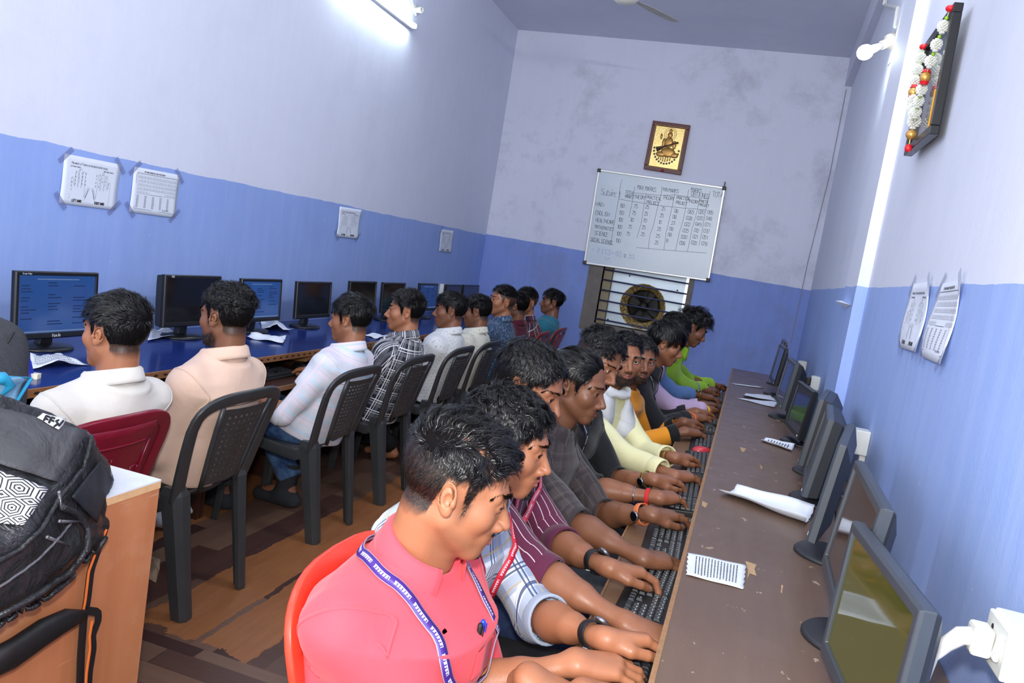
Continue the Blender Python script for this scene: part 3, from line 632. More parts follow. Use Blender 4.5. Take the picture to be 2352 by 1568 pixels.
def make_keyboard(label, group, fine):
    """local: x along the keyboard, y away from the typist, z up"""
    t = empty('keyboard', (0, 0, 0), 0, label, 'keyboard', group)
    zz = lambda y: 0.012 + (y + 0.075) * 0.075
    rings = []
    for y, dz in ((-0.078, -0.004), (-0.074, 0.0), (0.07, 0.0), (0.078, -0.004)): rings.append([(-0.228, y, 0.001), (0.228, y, 0.001), (0.228, y, zz(y) + dz), (-0.228, y, zz(y) + dz)])
    MB().loft(rings).build('case', M_kb, t, bevel=0.003)
    if fine:
        for x, y, w in KEYS[:100]:
            key = round(w, 4)
            if key not in _keym:
                mb = MB(); a, b = w / 2, 0.0074
                mb.loft([[(-a, -b, 0), (a, -b, 0), (a, b, 0), (-a, b, 0)], [(-a + .0016, -b + .0012, 0.0065), (a - .0016, -b + .0012, 0.0065), (a - .0016, b - .0022, 0.0065), (-a + .0016, b - .0022, 0.0065)]])
                mb.cur = 1; mb.add([(-a * .35, b * .05, 0.0067), (-a * .35 + .004, b * .05, 0.0067), (-a * .35 + .004, b * .5, 0.0067), (-a * .35, b * .5, 0.0067)], [(0, 1, 2, 3)])
                o = mb.build('key', [M_key, M_white], t); _keym[key] = o.data
            else:
                o = bpy.data.objects.new('key', _keym[key]); COL.objects.link(o); o.parent = t
            o.location = (x, y, zz(y) + 0.0005)
        ks = KEYS[100:]
    else: ks = KEYS
    if ks:
        mb = MB()
        for x, y, w in ks:
            a, b, z = w / 2, 0.0074, zz(y)
            mb.loft([[(x - a, y - b, z), (x + a, y - b, z), (x + a, y + b, z), (x - a, y + b, z)], [(x - a + .0016, y - b + .0012, z + .0065), (x + a - .0016, y - b + .0012, z + .0065), (x + a - .0016, y + b - .0022, z + .0065), (x - a + .0016, y + b - .0022, z + .0065)]])
        o = mb.build('remaining_keys' if fine else 'keys', M_key, t); o['kind'] = 'stuff'
    mb = MB(); strokes(mb, 'iball', (0.135, 0.066, zz(0.066) + 0.0006), (1, 0, 0), (0, 1, 0.075), 0.006, 0.0012); mb.build('maker_mark', M_white, t, fix=False)
    return t
gk = 'keyboards on the right desk trays'
KB = [(-0.083, 2.035, 1, 'black keyboard nearest the camera under the purple-sleeved man'), (-0.088, 2.475, 1, 'black keyboard on its own tray under the dark-checked man'),
      (-0.075, 3.02, 0, 'black keyboard by the man with silver bracelet and red thread'), (-0.06, 3.62, 0, 'black keyboard by the rosy red mouse'),
      (-0.06, 4.10, 0, 'black keyboard by the orange sleeves'), (-0.055, 4.66, 0, 'black keyboard by the man in black with orange thread'), (-0.05, 5.28, 0, 'black keyboard before the lavender cuff'), (-0.04, 5.95, 0, 'farthest black keyboard before the man in lime green')]
# right row faces +x: typist side is -x, so local +y -> world +x (rotation -90 deg)
for x, y, fine, lab in KB:
    kb = make_keyboard(lab, gk, fine); kb.location = (x, y, ZT + 0.0005); kb.rotation_euler = (0, 0, -PI / 2 + (0.03 if y > 2.2 else -0.03))
kb0 = make_keyboard('black keyboard under the plaid-shirted and pink-shirted hands', gk, 0); kb0.location = (-0.085, 1.575, ZT + 0.0005); kb0.rotation_euler = (0, 0, -PI / 2)
kbl = make_keyboard('black keyboard on the left tray beside the peach shirt', 'left row keyboards', 0); kbl.location = (-2.21, 3.46, 0.661); kbl.rotation_euler = (0, 0, PI / 2)
kbl = make_keyboard('black keyboard on the tray before the black and white plaid shirt', 'left row keyboards', 0); kbl.location = (-2.22, 4.32, 0.661); kbl.rotation_euler = (0, 0, PI / 2)
def make_mouse(label, rgbname, mat, loc, rz):
    t = empty('mouse', loc, rz, label, 'computer mouse')
    MB().loft([[(cos(a) * 0.03 * q * (1 - 0.1 * sin(a)), sin(a) * 0.052 * q, z) for a in [2 * PI * i / 24 for i in range(24)]] for q, z in ((0.96, 0), (1.0, 0.008), (0.97, 0.018), (0.82, 0.028), (0.5, 0.034), (0.1, 0.036))]).build('shell', mat, t, True)
    MB().disc((-0.003, 0.027, 0.031), (1, 0, 0), 0.008, 0.008, 0.006, 14).build('scroll_wheel', M_shell, t, True)
    MB().tube([(0, 0.052, 0.01), (0.0, 0.08, 0.006), (0.01, 0.11, 0.004), (0.012, 0.14, 0.004)], 0.002, 6).build('cable', M_kb, t, True)
    return t
M_redp = plain('mouse_red', (206, 60, 70), 0.3)
make_mouse('black mouse under the hand of the man in striped white', 'b', M_kb, tuple(atz(688, 848, 0.661)), PI / 2 - 0.2)
make_mouse('black mouse on the tray between the white and peach shirts', 'b', M_kb, tuple(atz(383, 884, 0.661)), PI / 2)
make_mouse('rosy red mouse beyond the first hand of the man in yellow', 'r', M_redp, tuple(atz(1612, 1042, ZT)), -PI / 2 + 0.4)
make_mouse('black mouse with red top by the ringed hand', 'r', M_kb, tuple(atz(1606, 1105, ZT)), -PI / 2)
make_mouse('black mouse beside the orange sleeve keyboard', 'b', M_kb, tuple(atz(1628, 985, ZT)), -PI / 2)
# ---------------------------------------------------------------- things on the walls and ceiling
M_paper = plain('paper', (222, 228, 238), 0.75, 0, 0.2, 0.03, 20); M_ink = plain('print_ink', (70, 76, 92), 0.8); M_ink2 = plain('bold_ink', (30, 32, 40), 0.8)
M_tape = N('sticky_tape'); M_tape.col(lin(120, 128, 168)); M_tape.set(0.25, alpha=0.45); M_tape = M_tape.m
def poster(label, c4, right, nrm, kind, group, tapes=(), bow=0.004):
    """c4: four world corners TL TR BR BL"""
    TL, TR_, BR, BL = [Vector(p) for p in c4]; nrm = Vector(nrm); cen = (TL + TR_ + BR + BL) / 4
    t = empty('poster', cen, 0, label, 'poster', group)
    f = lambda u, v, e=0.0: TL.lerp(TR_, u).lerp(BL.lerp(BR, u), 1 - v) - cen + nrm * (0.002 + bow * (sin(v * 5 + u * 2) * 0.5 + 0.5) + e)
    MB().grid(lambda u, v: f(u, v), 12, 10).build('sheet', M_paper, t, True, fix=False, solid=0.0004)
    W = (TR_ - TL).length; Hh = (TL - BL).length
    def txt(mb, s_, x, y, h, th):  # text in sheet coordinates
        tmp = MB(); strokes(tmp, s_, (x, y, 0), (1, 0, 0), (0, 1, 0), h, th, 0.9, 0, 0.62); mb.add([f(p[0] / W, p[1] / Hh, 0.0008) for p in tmp.v], tmp.f)
    def line(mb, pts, th):
        tmp = MB()
        for a, b in zip(pts[:-1], pts[1:]): seg(tmp, (a[0], a[1], 0), (b[0], b[1], 0), th, (0, 0, 1))
        mb.add([f(p[0] / W, p[1] / Hh, 0.0008) for p in tmp.v], tmp.f)
    ink = MB(); bold = MB()
    if kind == 'hands':
        txt(ink, 'Placement of Fingers on Keyboard while typing', W * 0.13, Hh * 0.83, 0.0085, 0.0012)
        txt(ink, 'Left hand fingers', W * 0.12, Hh * 0.77, 0.006, 0.001); txt(ink, 'Right hand fingers', W * 0.70, Hh * 0.77, 0.006, 0.001)
        cols = ['1QAZ', '2WSX', '3EDC', '4RFV', '5TGB']; cr = ['6YHN', '7UJM', '8IK,', '9OL.', '0P']
        for i, cset in enumerate(cols):
            x = W * (0.16 + 0.058 * i); y0 = Hh * (0.52, 0.64, 0.70, 0.65, 0.65)[i]
            for j, ch in enumerate(cset): txt(ink, ch, x, y0 - j * Hh * 0.075, 0.008, 0.001)
        for i, cset in enumerate(cr):
            x = W * (0.58 + 0.058 * i); y0 = Hh * (0.65, 0.65, 0.69, 0.63, 0.50)[i]
            for j, ch in enumerate(cset): txt(ink, ch, x, y0 - j * Hh * 0.075, 0.008, 0.001)
        for sx in (1, -1):
            q = lambda x, y: (W * (0.5 - sx * x), Hh * y)
            line(ink, [q(0.35, 0.12), q(0.35, 0.50), q(0.345, 0.56), q(0.31, 0.56), q(0.30, 0.40)], 0.0008)
            for i, top in ((0, 0.70), (1, 0.76), (2, 0.71)):
                x = 0.285 - 0.062 * i; line(ink, [q(x, 0.38), q(x, top - 0.02), q(x - 0.02, top), q(x - 0.045, top - 0.02), q(x - 0.047, 0.36)], 0.0008)
            line(ink, [q(0.11, 0.36), q(0.105, 0.18), q(0.055, 0.38), q(0.035, 0.40), q(0.02, 0.37), q(0.10, 0.10)], 0.0008)
            line(bold, [q(0.085, 0.16), q(0.04, 0.36)], 0.0022)
        txt(bold, 'LEFT HAND', W * 0.20, Hh * 0.07, 0.0105, 0.0026); txt(bold, 'RIGHT HAND', W * 0.60, Hh * 0.07, 0.0105, 0.0026)
    else:
        txt(bold, 'All Indian Computer Education Center', W * 0.22, Hh * 0.91, 0.0075, 0.0013)
        line(bold, [(W * .08, Hh * .88), (W * .95, Hh * .88), (W * .97, Hh * .84), (W * .97, Hh * .08), (W * .08, Hh * .10), (W * .07, Hh * .84), (W * .08, Hh * .88)], 0.0014)
        for r in range(5):
            n = 13
            for i in range(n):
                x = W * (0.11 + 0.066 * i); y = Hh * (0.78 - r * 0.085)
                if r == 4 and 3 < i < 9: continue
                ww = W * 0.05; line(ink, [(x, y + Hh * .055), (x, y), (x + ww, y), (x + ww, y + Hh * .055)], 0.0008); txt(ink, 'QWERTYUIOPASDFGHJKLZXCVBNM'[(r * 7 + i) % 26], x + ww * .3, y + Hh * .015, 0.006, 0.0008)
        line(bold, [(W * .37, Hh * .435), (W * .67, Hh * .435)], 0.0014)
        for r in range(9):
            for i in range(5): txt(ink, 'Ctrl ' + 'ABCDEFGHIJKLMNOPQRSTUVWXYZ'[(r * 5 + i) % 26], W * (0.11 + 0.165 * i), Hh * (0.38 - r * 0.031), 0.0042, 0.0008)
        txt(ink, 'Principal, Director', W * 0.68, Hh * 0.115, 0.005, 0.0008)
    ink.build('print', M_ink, t, fix=False); bold.build('bold_print', M_ink2, t, fix=False)
    for u, v, ang, l in tapes:
        c = f(u, v, 0.0012); a = ang; du = (TR_ - TL).normalized(); dv = (TL - BL).normalized()
        e1 = du * cos(a) + dv * sin(a); e2 = -du * sin(a) + dv * cos(a)
        MB().add([c - e1 * l / 2 - e2 * .012, c + e1 * l / 2 - e2 * .012, c + e1 * l / 2 + e2 * .012, c - e1 * l / 2 + e2 * .012], [(0, 1, 2, 3)]).build('tape', M_tape, t, fix=False)
    return t
gp_ = 'typing charts taped to the walls'; xw = XL + 0.001
def Lc(*px): return [atx(a, b, xw) for a, b in px]
def Rc(*px): return [atx(a, b, XR - 0.001) for a, b in px]
tp = ((0.02, 0.97, 0.8, 0.09), (0.98, 0.97, -0.8, 0.09), (0.98, 0.05, 0.8, 0.09), (0.02, 0.05, -0.8, 0.09))
poster('large white typing chart with two hand outlines at far left', Lc((148, 352), (277, 378), (262, 482), (133, 466)), None, (1, 0, 0), 'hands', gp_, tp)
poster('white keyboard layout chart on the left wall, right of the hands chart', Lc((308, 382), (413, 402), (400, 500), (294, 486)), None, (1, 0, 0), 'keys', gp_, tp)
poster('small hands chart in the middle of the left wall', Lc((780, 474), (830, 482), (820, 548), (770, 543)), None, (1, 0, 0), 'hands', gp_, tp[2:], 0.008)
poster('tiny hands chart near the far left corner', Lc((1013, 526), (1042, 530), (1035, 580), (1007, 577)), None, (1, 0, 0), 'hands', gp_, tp[:1])
# on the right wall the reading direction runs towards the camera
poster('hands chart on the right wall, the farther of two taped sheets', Rc((2097, 652), (2144, 648), (2112, 810), (2070, 797)), None, (-1, 0, 0), 'hands', gp_, tp, 0.01)
poster('keyboard chart on the right wall, the nearer of two taped sheets', Rc((2163, 652), (2219, 643), (2172, 838), (2121, 818)), None, (-1, 0, 0), 'keys', gp_, tp, 0.012)
t = empty('paper_scrap', atx(1943, 698, 0.463), 0, 'small torn white paper corner curling off the pilaster', 'paper')
mb = MB(); a, b, c = [atx(px, py, 0.463) for px, py in ((1933, 690), (1954, 700), (1944, 708))]
child(mb.add([a, b, c, (a + b) / 2 + Vector((-0.05, 0, 0))], [(0, 1, 3), (1, 2, 3), (0, 3, 2)]), 'sheet', M_paper, t, solid=0.0006)
# whiteboard ---------------------------------------------------------------
WB = [aty(px, py, YB - 0.035) for px, py in ((1374, 388), (1667, 430), (1629, 646), (1340, 605))]
wc = sum(WB, Vector()) / 4
BW = empty('whiteboard', (wc.x, YB - 0.035, wc.z), 0, 'white marker board with a handwritten table of marks, hung on the end wall', 'whiteboard')
k = N('board_white'); p = k.obj(); k.col(k.mix(k.noise(2.5, 5, 0.65, p), lin(188, 202, 212), lin(212, 222, 228))); k.set(k.ramp(k.noise(5, 4, 0.6, p), [(0.2, 0.10), (0.8, 0.24)]), spec=0.55); M_board = k.m
M_alu = plain('aluminium', (205, 206, 204), 0.35, 0.6); M_capk = plain('corner_cap', (62, 60, 56), 0.5)
uu = (WB[1] - WB[0]).normalized(); vv = (WB[0] - WB[3]).normalized(); WW = (WB[1] - WB[0]).length; HH = (WB[0] - WB[3]).length
bq = lambda u, v, e=0.0: WB[3].lerp(WB[2], u / WW).lerp(WB[0].lerp(WB[1], u / WW), v / HH) - BW.location + Vector((0, -e, 0))
def bbox(u0, u1, v0, v1, e0, e1): return [[bq(u, v, e) for u, v in ((u0, v0), (u1, v0), (u1, v1), (u0, v1))] for e in (e0, e1)]
MB().loft(bbox(0.008, WW - 0.008, 0.008, HH - 0.008, -0.012, 0.004)).build('surface', M_board, BW)
for a in (bbox(0, WW, 0, 0.022, -0.016, 0.012), bbox(0, WW, HH - 0.022, HH, -0.016, 0.012), bbox(0, 0.022, 0.022, HH - 0.022, -0.016, 0.012), bbox(WW - 0.022, WW, 0.022, HH - 0.022, -0.016, 0.012)):
    MB().loft(a).build('rail', M_alu, BW, bevel=0.004)
for u, v in ((0.014, 0.014), (WW - 0.014, 0.014), (0.014, HH - 0.014), (WW - 0.014, HH - 0.014)): MB().box(bq(u, v, 0), (0.04, 0.034, 0.04)).build('corner_cap', M_capk, BW, bevel=0.008)
MB().box(bq(WW - 0.015, HH + 0.03, 0.0), (0.012, 0.01, 0.05)).build('hanger', M_capk, BW, bevel=0.003)
M_mark = plain('marker_black', (96, 102, 116), 0.7); M_markb = plain('marker_blue_faded', (150, 172, 214), 0.7)
bt = MB(); bb_ = MB()
def BT(mb, s_, px, py, h, th=0.0034, jit=0.05):   # px,py in the 2016 x 1568 close-up of the board (1330..1690, 380..660)
    q = aty(1330 + px * 360 / 2016, 380 + py * 280 / 1568, YB - 0.035) - BW.location + Vector((0, -0.0052, 0)); tmp = MB(); strokes(tmp, s_, q, uu, vv, h, th, 0.84, jit, 0.68); mb.v_ = 0; mb.add(tmp.v, tmp.f)
def BL(mb, pts, th=0.0032):
    w_ = [aty(1330 + a * 360 / 2016, 380 + b * 280 / 1568, YB - 0.035) - BW.location + Vector((0, -0.0052, 0)) for a, b in pts]
    for a, b in zip(w_[:-1], w_[1:]): seg(mb, a, b, th, (0, -1, 0))
for s_, x, y, h in [('Subject', 278, 372, .060), ('TOTAL', 590, 370, .040), ('MARKS', 592, 412, .030), ('MAX MARKS', 748, 305, .042), ('THEORY', 712, 420, .036), ('PRACTICAL', 866, 425, .034), ('PROJECT', 866, 490, .034),
    ('MIN MARKS', 1078, 328, .036), ('THEORY', 1075, 428, .036), ('PRACTICAL', 1255, 428, .030), ('PROJECT', 1245, 492, .030), ('MARKS', 1440, 335, .040), ('OBTAINED', 1440, 392, .044), ('TOTAL', 1712, 395, .048), ('THEORY', 1405, 475, .032), ('PRACTIC', 1548, 470, .025), ('PROJECT', 1545, 518, .025),
    ('HINDI', 215, 515, .038), ('ENGLISH', 210, 628, .042), ('HEALTHCARE', 216, 720, .036), ('MATHEMATICS', 205, 805, .034), ('SCIENCE', 200, 888, .040), ('SOCIAL SCIENCE', 150, 965, .034)]: BT(bt, s_, x, y, h)
rows = [('100', '75', '25', '25', '08', '065', '020', '085'), ('100', '75', '25', '25', '08', '028', '020', '048'), ('100', '30', '70', '10', '23', '022', '049', '071'), ('100', '75', '25', '25', '08', '025', '012', '037'), ('100', '75', '25', '25', '08', '030', '021', '051'), ('100', '', '', '25', '8', '056', '020', '078')]
xs0 = (525, 705, 850, 1058, 1225, 1400, 1535, 1650); xs1 = (470, 580, 780, 970, 1120, 1290, 1440, 1570); ys0 = (535, 540, 552, 575, 605, 615, 615, 620); ys1 = (985, 985, 990, 1010, 985, 1015, 1010, 1022)
for r, rw in enumerate(rows):
    q = r / 5.0
    for i, s_ in enumerate(rw): BT(bt, s_, xs0[i] + (xs1[i] - xs0[i]) * q, ys0[i] + (ys1[i] - ys0[i]) * q, .036)
for ln in [[(555, 180), (535, 250), (510, 430), (470, 640), (440, 820), (404, 1018)], [(718, 270), (690, 450), (640, 670)], [(705, 352), (1060, 385), (1240, 378), (1400, 402), (1670, 430)], [(1068, 268), (1050, 400), (1010, 540), (955, 780), (910, 900), (893, 1068)], [(1410, 310), (1385, 470), (1340, 700), (1290, 860), (1240, 1095)],
    [(1690, 330), (1660, 430), (1625, 600), (1580, 860), (1540, 1030)], [(862, 365), (840, 480), (800, 740), (745, 930)], [(1232, 355), (1200, 520), (1150, 740), (1120, 860), (1092, 1085)], [(1550, 425), (1525, 560), (1450, 830), (1395, 1105)], [(510, 430), (700, 465), (1000, 512), (1350, 548), (1640, 570)], [(140, 970), (404, 1018), (440, 1022)], [(740, 1055), (1090, 1085), (1395, 1108), (1640, 1125)]]: BL(bt, ln)
BT(bb_, '= if ( C3 > 60, a, b)', 165, 1110, .05); BT(bb_, '> r.,', 330, 1215, .04)
bt.build('handwriting', M_mark, BW, fix=False); bb_.build('faded_handwriting', M_markb, BW, fix=False)
# golden relief picture ---------------------------------------------------------
GP = [aty(px, py, YB - 0.03) for px, py in ((1500, 277), (1586, 288), (1564, 402), (1478, 388))]; gc = sum(GP, Vector()) / 4
G = empty('framed_picture', (gc.x, YB - 0.03, gc.z), 0, 'golden embossed picture of a seated lute player in a brown frame above the whiteboard', 'picture')
gu = (GP[1] - GP[0]).normalized(); gw = (GP[1] - GP[0]).length; gh = (GP[0] - GP[3]).length
gq = lambda x, y, e=0.0: GP[3].lerp(GP[2], x / gw).lerp(GP[0].lerp(GP[1], x / gw), y / gh) - G.location + Vector((0, -e, 0))
M_frb = plain('frame_brown', (92, 32, 24), 0.35); k = N('gold_leaf'); p = k.obj(); k.col(k.mix(k.noise(26, 3, 0.6, p), lin(206, 170, 92), lin(244, 224, 156))); k.set(0.32, metal=0.75); k.bump(k.noise(60, 3, 0.6, p), 0.3, 0.004); M_leaf = k.m
M_gold2 = plain('gold_shade', (184, 140, 74), 0.35, 0.6); M_grey = plain('pewter', (116, 116, 118), 0.5, 0.3); M_goldd = plain('gold_bead', (222, 190, 120), 0.35, 0.6)
gb = lambda x0, x1, y0, y1, e0, e1: [[gq(x, y, e) for x, y in ((x0, y0), (x1, y0), (x1, y1), (x0, y1))] for e in (e0, e1)]
MB().loft(gb(0.03, gw - 0.03, 0.03, gh - 0.03, -0.02, 0.003)).build('gold_panel', M_leaf, G)
for a in (gb(0, gw, 0, 0.045, -0.026, 0.014), gb(0, gw, gh - 0.045, gh, -0.026, 0.014), gb(0, 0.045, 0.045, gh - 0.045, -0.026, 0.014), gb(gw - 0.045, gw, 0.045, gh - 0.045, -0.026, 0.014)): MB().loft(a).build('frame_side', M_frb, G, bevel=0.004)
mb = MB()
for i in range(26):
    for y in (0.036, gh - 0.036): mb.ball(gq(0.04 + (gw - 0.08) * i / 25, y, 0.016), 0.005, 6, 4)
for i in range(34):
    for x in (0.036, gw - 0.036): mb.ball(gq(x, 0.04 + (gh - 0.08) * i / 33, 0.016), 0.005, 6, 4)
mb.build('bead_border', M_goldd, G, True)
fx = gw / 2
def rel(name, pts_r, mat):
    mb = MB()
    for x, y, r in pts_r: mb.ball(gq(x, y, 0.004), (r[0], 0.010, r[1]) if isinstance(r, tuple) else (r, 0.010, r), 14, 8)
    mb.build(name, mat, G, True)
rel('figure_relief', [(fx + 0.01, 0.375, (0.026, 0.032)), (fx + 0.01, 0.415, (0.016, 0.022)), (fx + 0.01, 0.30, (0.045, 0.055)), (fx - 0.04, 0.29, (0.018, 0.05)), (fx + 0.07, 0.28, (0.02, 0.045)), (fx + 0.02, 0.20, (0.075, 0.05)), (fx - 0.05, 0.175, (0.05, 0.028)), (fx + 0.085, 0.18, (0.045, 0.028)), (fx - 0.075, 0.35, (0.012, 0.03))], M_gold2)
mb = MB()
for r in (0.045, 0.06): mb.tube([gq(fx + 0.01 + cos(a) * r, 0.385 + sin(a) * r, 0.004) for a in [2 * PI * i / 28 for i in range(28)]], 0.0025, 5, loop=True)
mb.build('halo', M_gold2, G, True)
MB().tube([gq(fx - 0.10, 0.215, 0.016), gq(fx - 0.03, 0.25, 0.018), gq(fx + 0.08, 0.30, 0.016), gq(fx + 0.105, 0.31, 0.012)], [0.026, 0.009, 0.007, 0.012], 8).build('lute_relief', plain('lute_brown', (84, 60, 40), 0.5), G, True)
mb = MB()
for i in range(15):
    a = PI + PI * i / 14; mb.ball(gq(fx + cos(a) * 0.125, 0.23 + sin(a) * 0.145, 0.005), 0.011, 8, 6)
mb.build('garland_relief', M_grey, G, True)
mb = MB()
for i in range(6): mb.tube([gq(fx - 0.07 + 0.025 * i, 0.15 + 0.01 * abs(i - 2.5), 0.006), gq(fx - 0.06 + 0.022 * i, 0.10 + 0.008 * abs(i - 2.5), 0.006)], 0.006, 6)
mb.build('lotus_relief', M_goldd, G, True)
MB().ball(gq(fx, 0.012, 0.016), 0.016, 10, 8).build('red_knot', plain('red_knot', (150, 16, 30), 0.4), G, True)
# garlanded dark frame on the right wall ---------------------------------------------------
def fr(px, py): return atx(px, py, 0.485)
A, Bq, Cq, Dq = fr(2214, 10), fr(2150, 312), fr(2097, 352), fr(2149, 104)   # near-top, near-bottom, far-bottom, far-top
yN = (A.y + Bq.y) / 2; yFr = 3.395; zt_, zb_ = 2.485, 2.065; lean = 0.008
FR = empty('glass_frame', (0.49, (yN + yFr) / 2, (zt_ + zb_) / 2), 0, 'black framed glass picture with bead garland, high on the right wall', 'picture')
def fq(y, z, e=0.0): return Vector((XR - 0.022 - lean * (z - zb_) / (zt_ - zb_) - e, y, z))
def fbx(y0, y1, z0, z1, e0, e1): return [[fq(y, z, e) for y, z in ((y0, z0), (y1, z0), (y1, z1), (y0, z1))] for e in (e0, e1)]
M_frk = plain('frame_black', (18, 18, 20), 0.3)
for a in (fbx(yN, yFr, zb_, zb_ + .03, 0, .03), fbx(yN, yFr, zt_ - .03, zt_, 0, .03), fbx(yN, yN + .03, zb_ + .03, zt_ - .03, 0, .03), fbx(yFr - .03, yFr, zb_ + .03, zt_ - .03, 0, .03)): child(MB().loft(a), 'frame_side', M_frk, FR, bevel=0.003)
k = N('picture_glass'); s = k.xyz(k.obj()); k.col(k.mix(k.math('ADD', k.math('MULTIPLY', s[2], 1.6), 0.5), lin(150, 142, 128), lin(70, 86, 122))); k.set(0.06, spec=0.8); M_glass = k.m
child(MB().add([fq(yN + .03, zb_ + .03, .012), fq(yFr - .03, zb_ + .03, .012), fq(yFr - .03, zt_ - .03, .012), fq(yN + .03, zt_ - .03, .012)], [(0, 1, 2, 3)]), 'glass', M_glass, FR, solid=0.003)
child(MB().loft(fbx(yN + .028, yN + .034, zb_ + .03, zb_ + .15, .028, .033)), 'gold_lip', plain('gold_paint', (230, 160, 40), 0.35, 0.4), FR)
GR = empty('bead_garland', (0.45, yN + 0.02, zt_), 0, 'garland of white flower beads with red and gold beads hung on the dark frame', 'garland')
M_gw = plain('bead_white', (238, 240, 232), 0.5); M_gg = plain('bead_green', (150, 200, 40), 0.3); M_gr = plain('bead_red', (224, 28, 40), 0.35); M_gd = plain('bead_gold', (220, 170, 90), 0.3, 0.5)
top = fq(yN + 0.02, zt_ - 0.015, 0.035); low = fq((yN + yFr) / 2 + 0.06, zb_ + 0.09, 0.04); far_t = fq(yFr - 0.02, zt_ - 0.02, 0.035)
def spiky(mb, c, r, L):
    for i in range(7):
        z = (i / 6 - 0.5) * L; rr = r * math.sqrt(max(0.05, 1 - (2 * z / L) ** 2 * 0.8))
        for j in range(9):
            a = 2 * PI * j / 9 + i * 0.4; d = Vector((cos(a), sin(a), 0.25)).normalized()
            mb.tube([c + Vector((0, 0, z)), c + Vector((0, 0, z)) + d * rr], [0.003, 0.0026], 5)
def strand_path(a, b, n, sag): return [a.lerp(b, i / (n - 1)) + Vector((-0.012 * sin(PI * i / (n - 1)), 0, -sag * sin(PI * i / (n - 1)))) for i in range(n)]
for a, n in ((top, 9), (far_t, 9)):
    pth = strand_path(a, low, n, 0.03)
    child(MB().tube(pth, 0.002, 5), 'string', plain('string', (200, 190, 150), 0.7), GR)
    for i, c in enumerate(pth):
        if i == 0: child(MB().ball(c, (0.015, 0.015, 0.011), 10, 6), 'red_bead', M_gr, GR, smooth=True); continue
        if i == 4:
            child(MB().ball(c, (0.018, 0.018, 0.020), 12, 8), 'gold_bead', M_gd, GR, smooth=True); child(MB().disc(c + Vector((0, 0, .015)), (0, 0, 1), .016, .010, .011, 12).disc(c - Vector((0, 0, .026)), (0, 0, 1), .010, .016, .011, 12), 'red_bead', M_gr, GR); continue
        mb = MB(); spiky(mb, c, 0.020, 0.038); child(mb, 'flower_bead', M_gw, GR)
        child(MB().ball((c + pth[i - 1]) / 2, 0.0065, 8, 6), 'green_bead', M_gg, GR, smooth=True)
mb = MB(); spiky(mb, low, 0.025, 0.042); child(mb, 'flower_bead', M_gw, GR)
child(MB().ball(low - Vector((0, 0, .042)), (0.019, 0.019, 0.018), 12, 8), 'gold_bead', M_gd, GR, smooth=True); child(MB().tube([low - Vector((0, 0, .042)), low - Vector((0, 0, .082))], .002, 5), 'string', M_gd, GR); child(MB().ball(low - Vector((0, 0, .09)), (0.013, 0.013, 0.015), 10, 8), 'red_bead', M_gr, GR, smooth=True)
# tube light on the left wall ---------------------------------------------------------
TB = empty('tube_light', (XL + 0.05, 5.2, 3.04), 0, 'lit fluorescent tube high on the left wall', 'light')
k = N('tube_glow'); k.col((1, 1, 1, 1)); k.set(emis=(0.80, 0.93, 1.0, 1), estr=58.0); M_tube = k.m
ty0, ty1 = 4.66, 5.84
child(MB().tube([(XL + 0.055, ty0, 3.042), (XL + 0.055, ty1, 3.05)], 0.014, 14), 'tube', M_tube, TB, smooth=True)
child(MB().span((XL + 0.002, ty0 - 0.02, 3.03), (XL + 0.036, ty1 + 0.02, 3.062)), 'batten', plain('batten_white', (228, 232, 236), 0.4), TB)
for y in (ty0 - 0.01, ty1 + 0.01): child(MB().box((XL + 0.05, y, 3.046), (0.04, 0.02, 0.036)), 'end_cap', plain('batten_white', (228, 232, 236), 0.4), TB, bevel=0.004)
hp = atx(962, 24, XL + 0.03)
LH = empty('lamp_holder', (XL + 0.001, hp.y, hp.z), 0, 'empty white lamp holder with loose wire beside the tube light', 'lamp holder')
MB().lathe((0, 0, 0), (1, 0, 0.15), [(0.001, 0), (0.045, 0.0), (0.045, 0.006), (0.03, 0.012), (0.001, 0.012)], 20).build('base_plate', PW, LH, True)
MB().lathe((0.012, 0, 0.002), (1, -0.25, 0.0), [(0.024, 0), (0.022, 0.03), (0.024, 0.05), (0.018, 0.052), (0.017, 0.03)], 20).build('socket', PW, LH, True)
MB().tube([(0.005, -0.03, 0.0), (0.02, -0.12, 0.03), (0.01, -0.2, 0.06), (0.005, -0.32, 0.09)], 0.003, 6).build('wire', plain('wire_cream', (226, 216, 180), 0.5), LH, True)
# bulb on the right wall ---------------------------------------------------------------
bw_ = Vector((0.492, 4.83, 2.915)); gl_ = aty(1987, 120, 4.76)
BLB = empty('light_bulb', bw_, 0, 'lit round bulb on an angled holder, upper right wall', 'light')
ax = (gl_ - bw_); Lb = ax.length; ax.normalize()
k = N('bulb_glow'); k.col((1, 1, 1, 1)); k.set(emis=(0.86, 0.95, 1.0, 1), estr=50.0); M_bulb = k.m
child(MB().lathe(bw_ + ax * (Lb - 0.036), ax, [(0.024, 0), (0.036, 0.016), (0.040, 0.036), (0.037, 0.054), (0.026, 0.069), (0.001, 0.075)], 24), 'globe', M_bulb, BLB, smooth=True)
child(MB().lathe(bw_ + ax * (Lb * 0.42), ax, [(0.001, 0), (0.017, 0), (0.019, 0.02), (0.024, Lb * 0.58 - 0.036)], 20), 'bulb_body', PW, BLB, smooth=True)
child(MB().lathe(bw_, ax, [(0.045, 0), (0.042, 0.03), (0.024, Lb * 0.2), (0.024, Lb * 0.43)], 20), 'holder', plain('holder_cream', (214, 206, 196), 0.5), BLB, smooth=True)
child(MB().box(bw_ + Vector((0.004, -0.01, -0.02)), (0.010, 0.13, 0.21), Matrix.Rotation(0.1, 3, 'X')), 'back_plate', plain('back_plate', (196, 200, 202), 0.5), BLB, bevel=0.004)
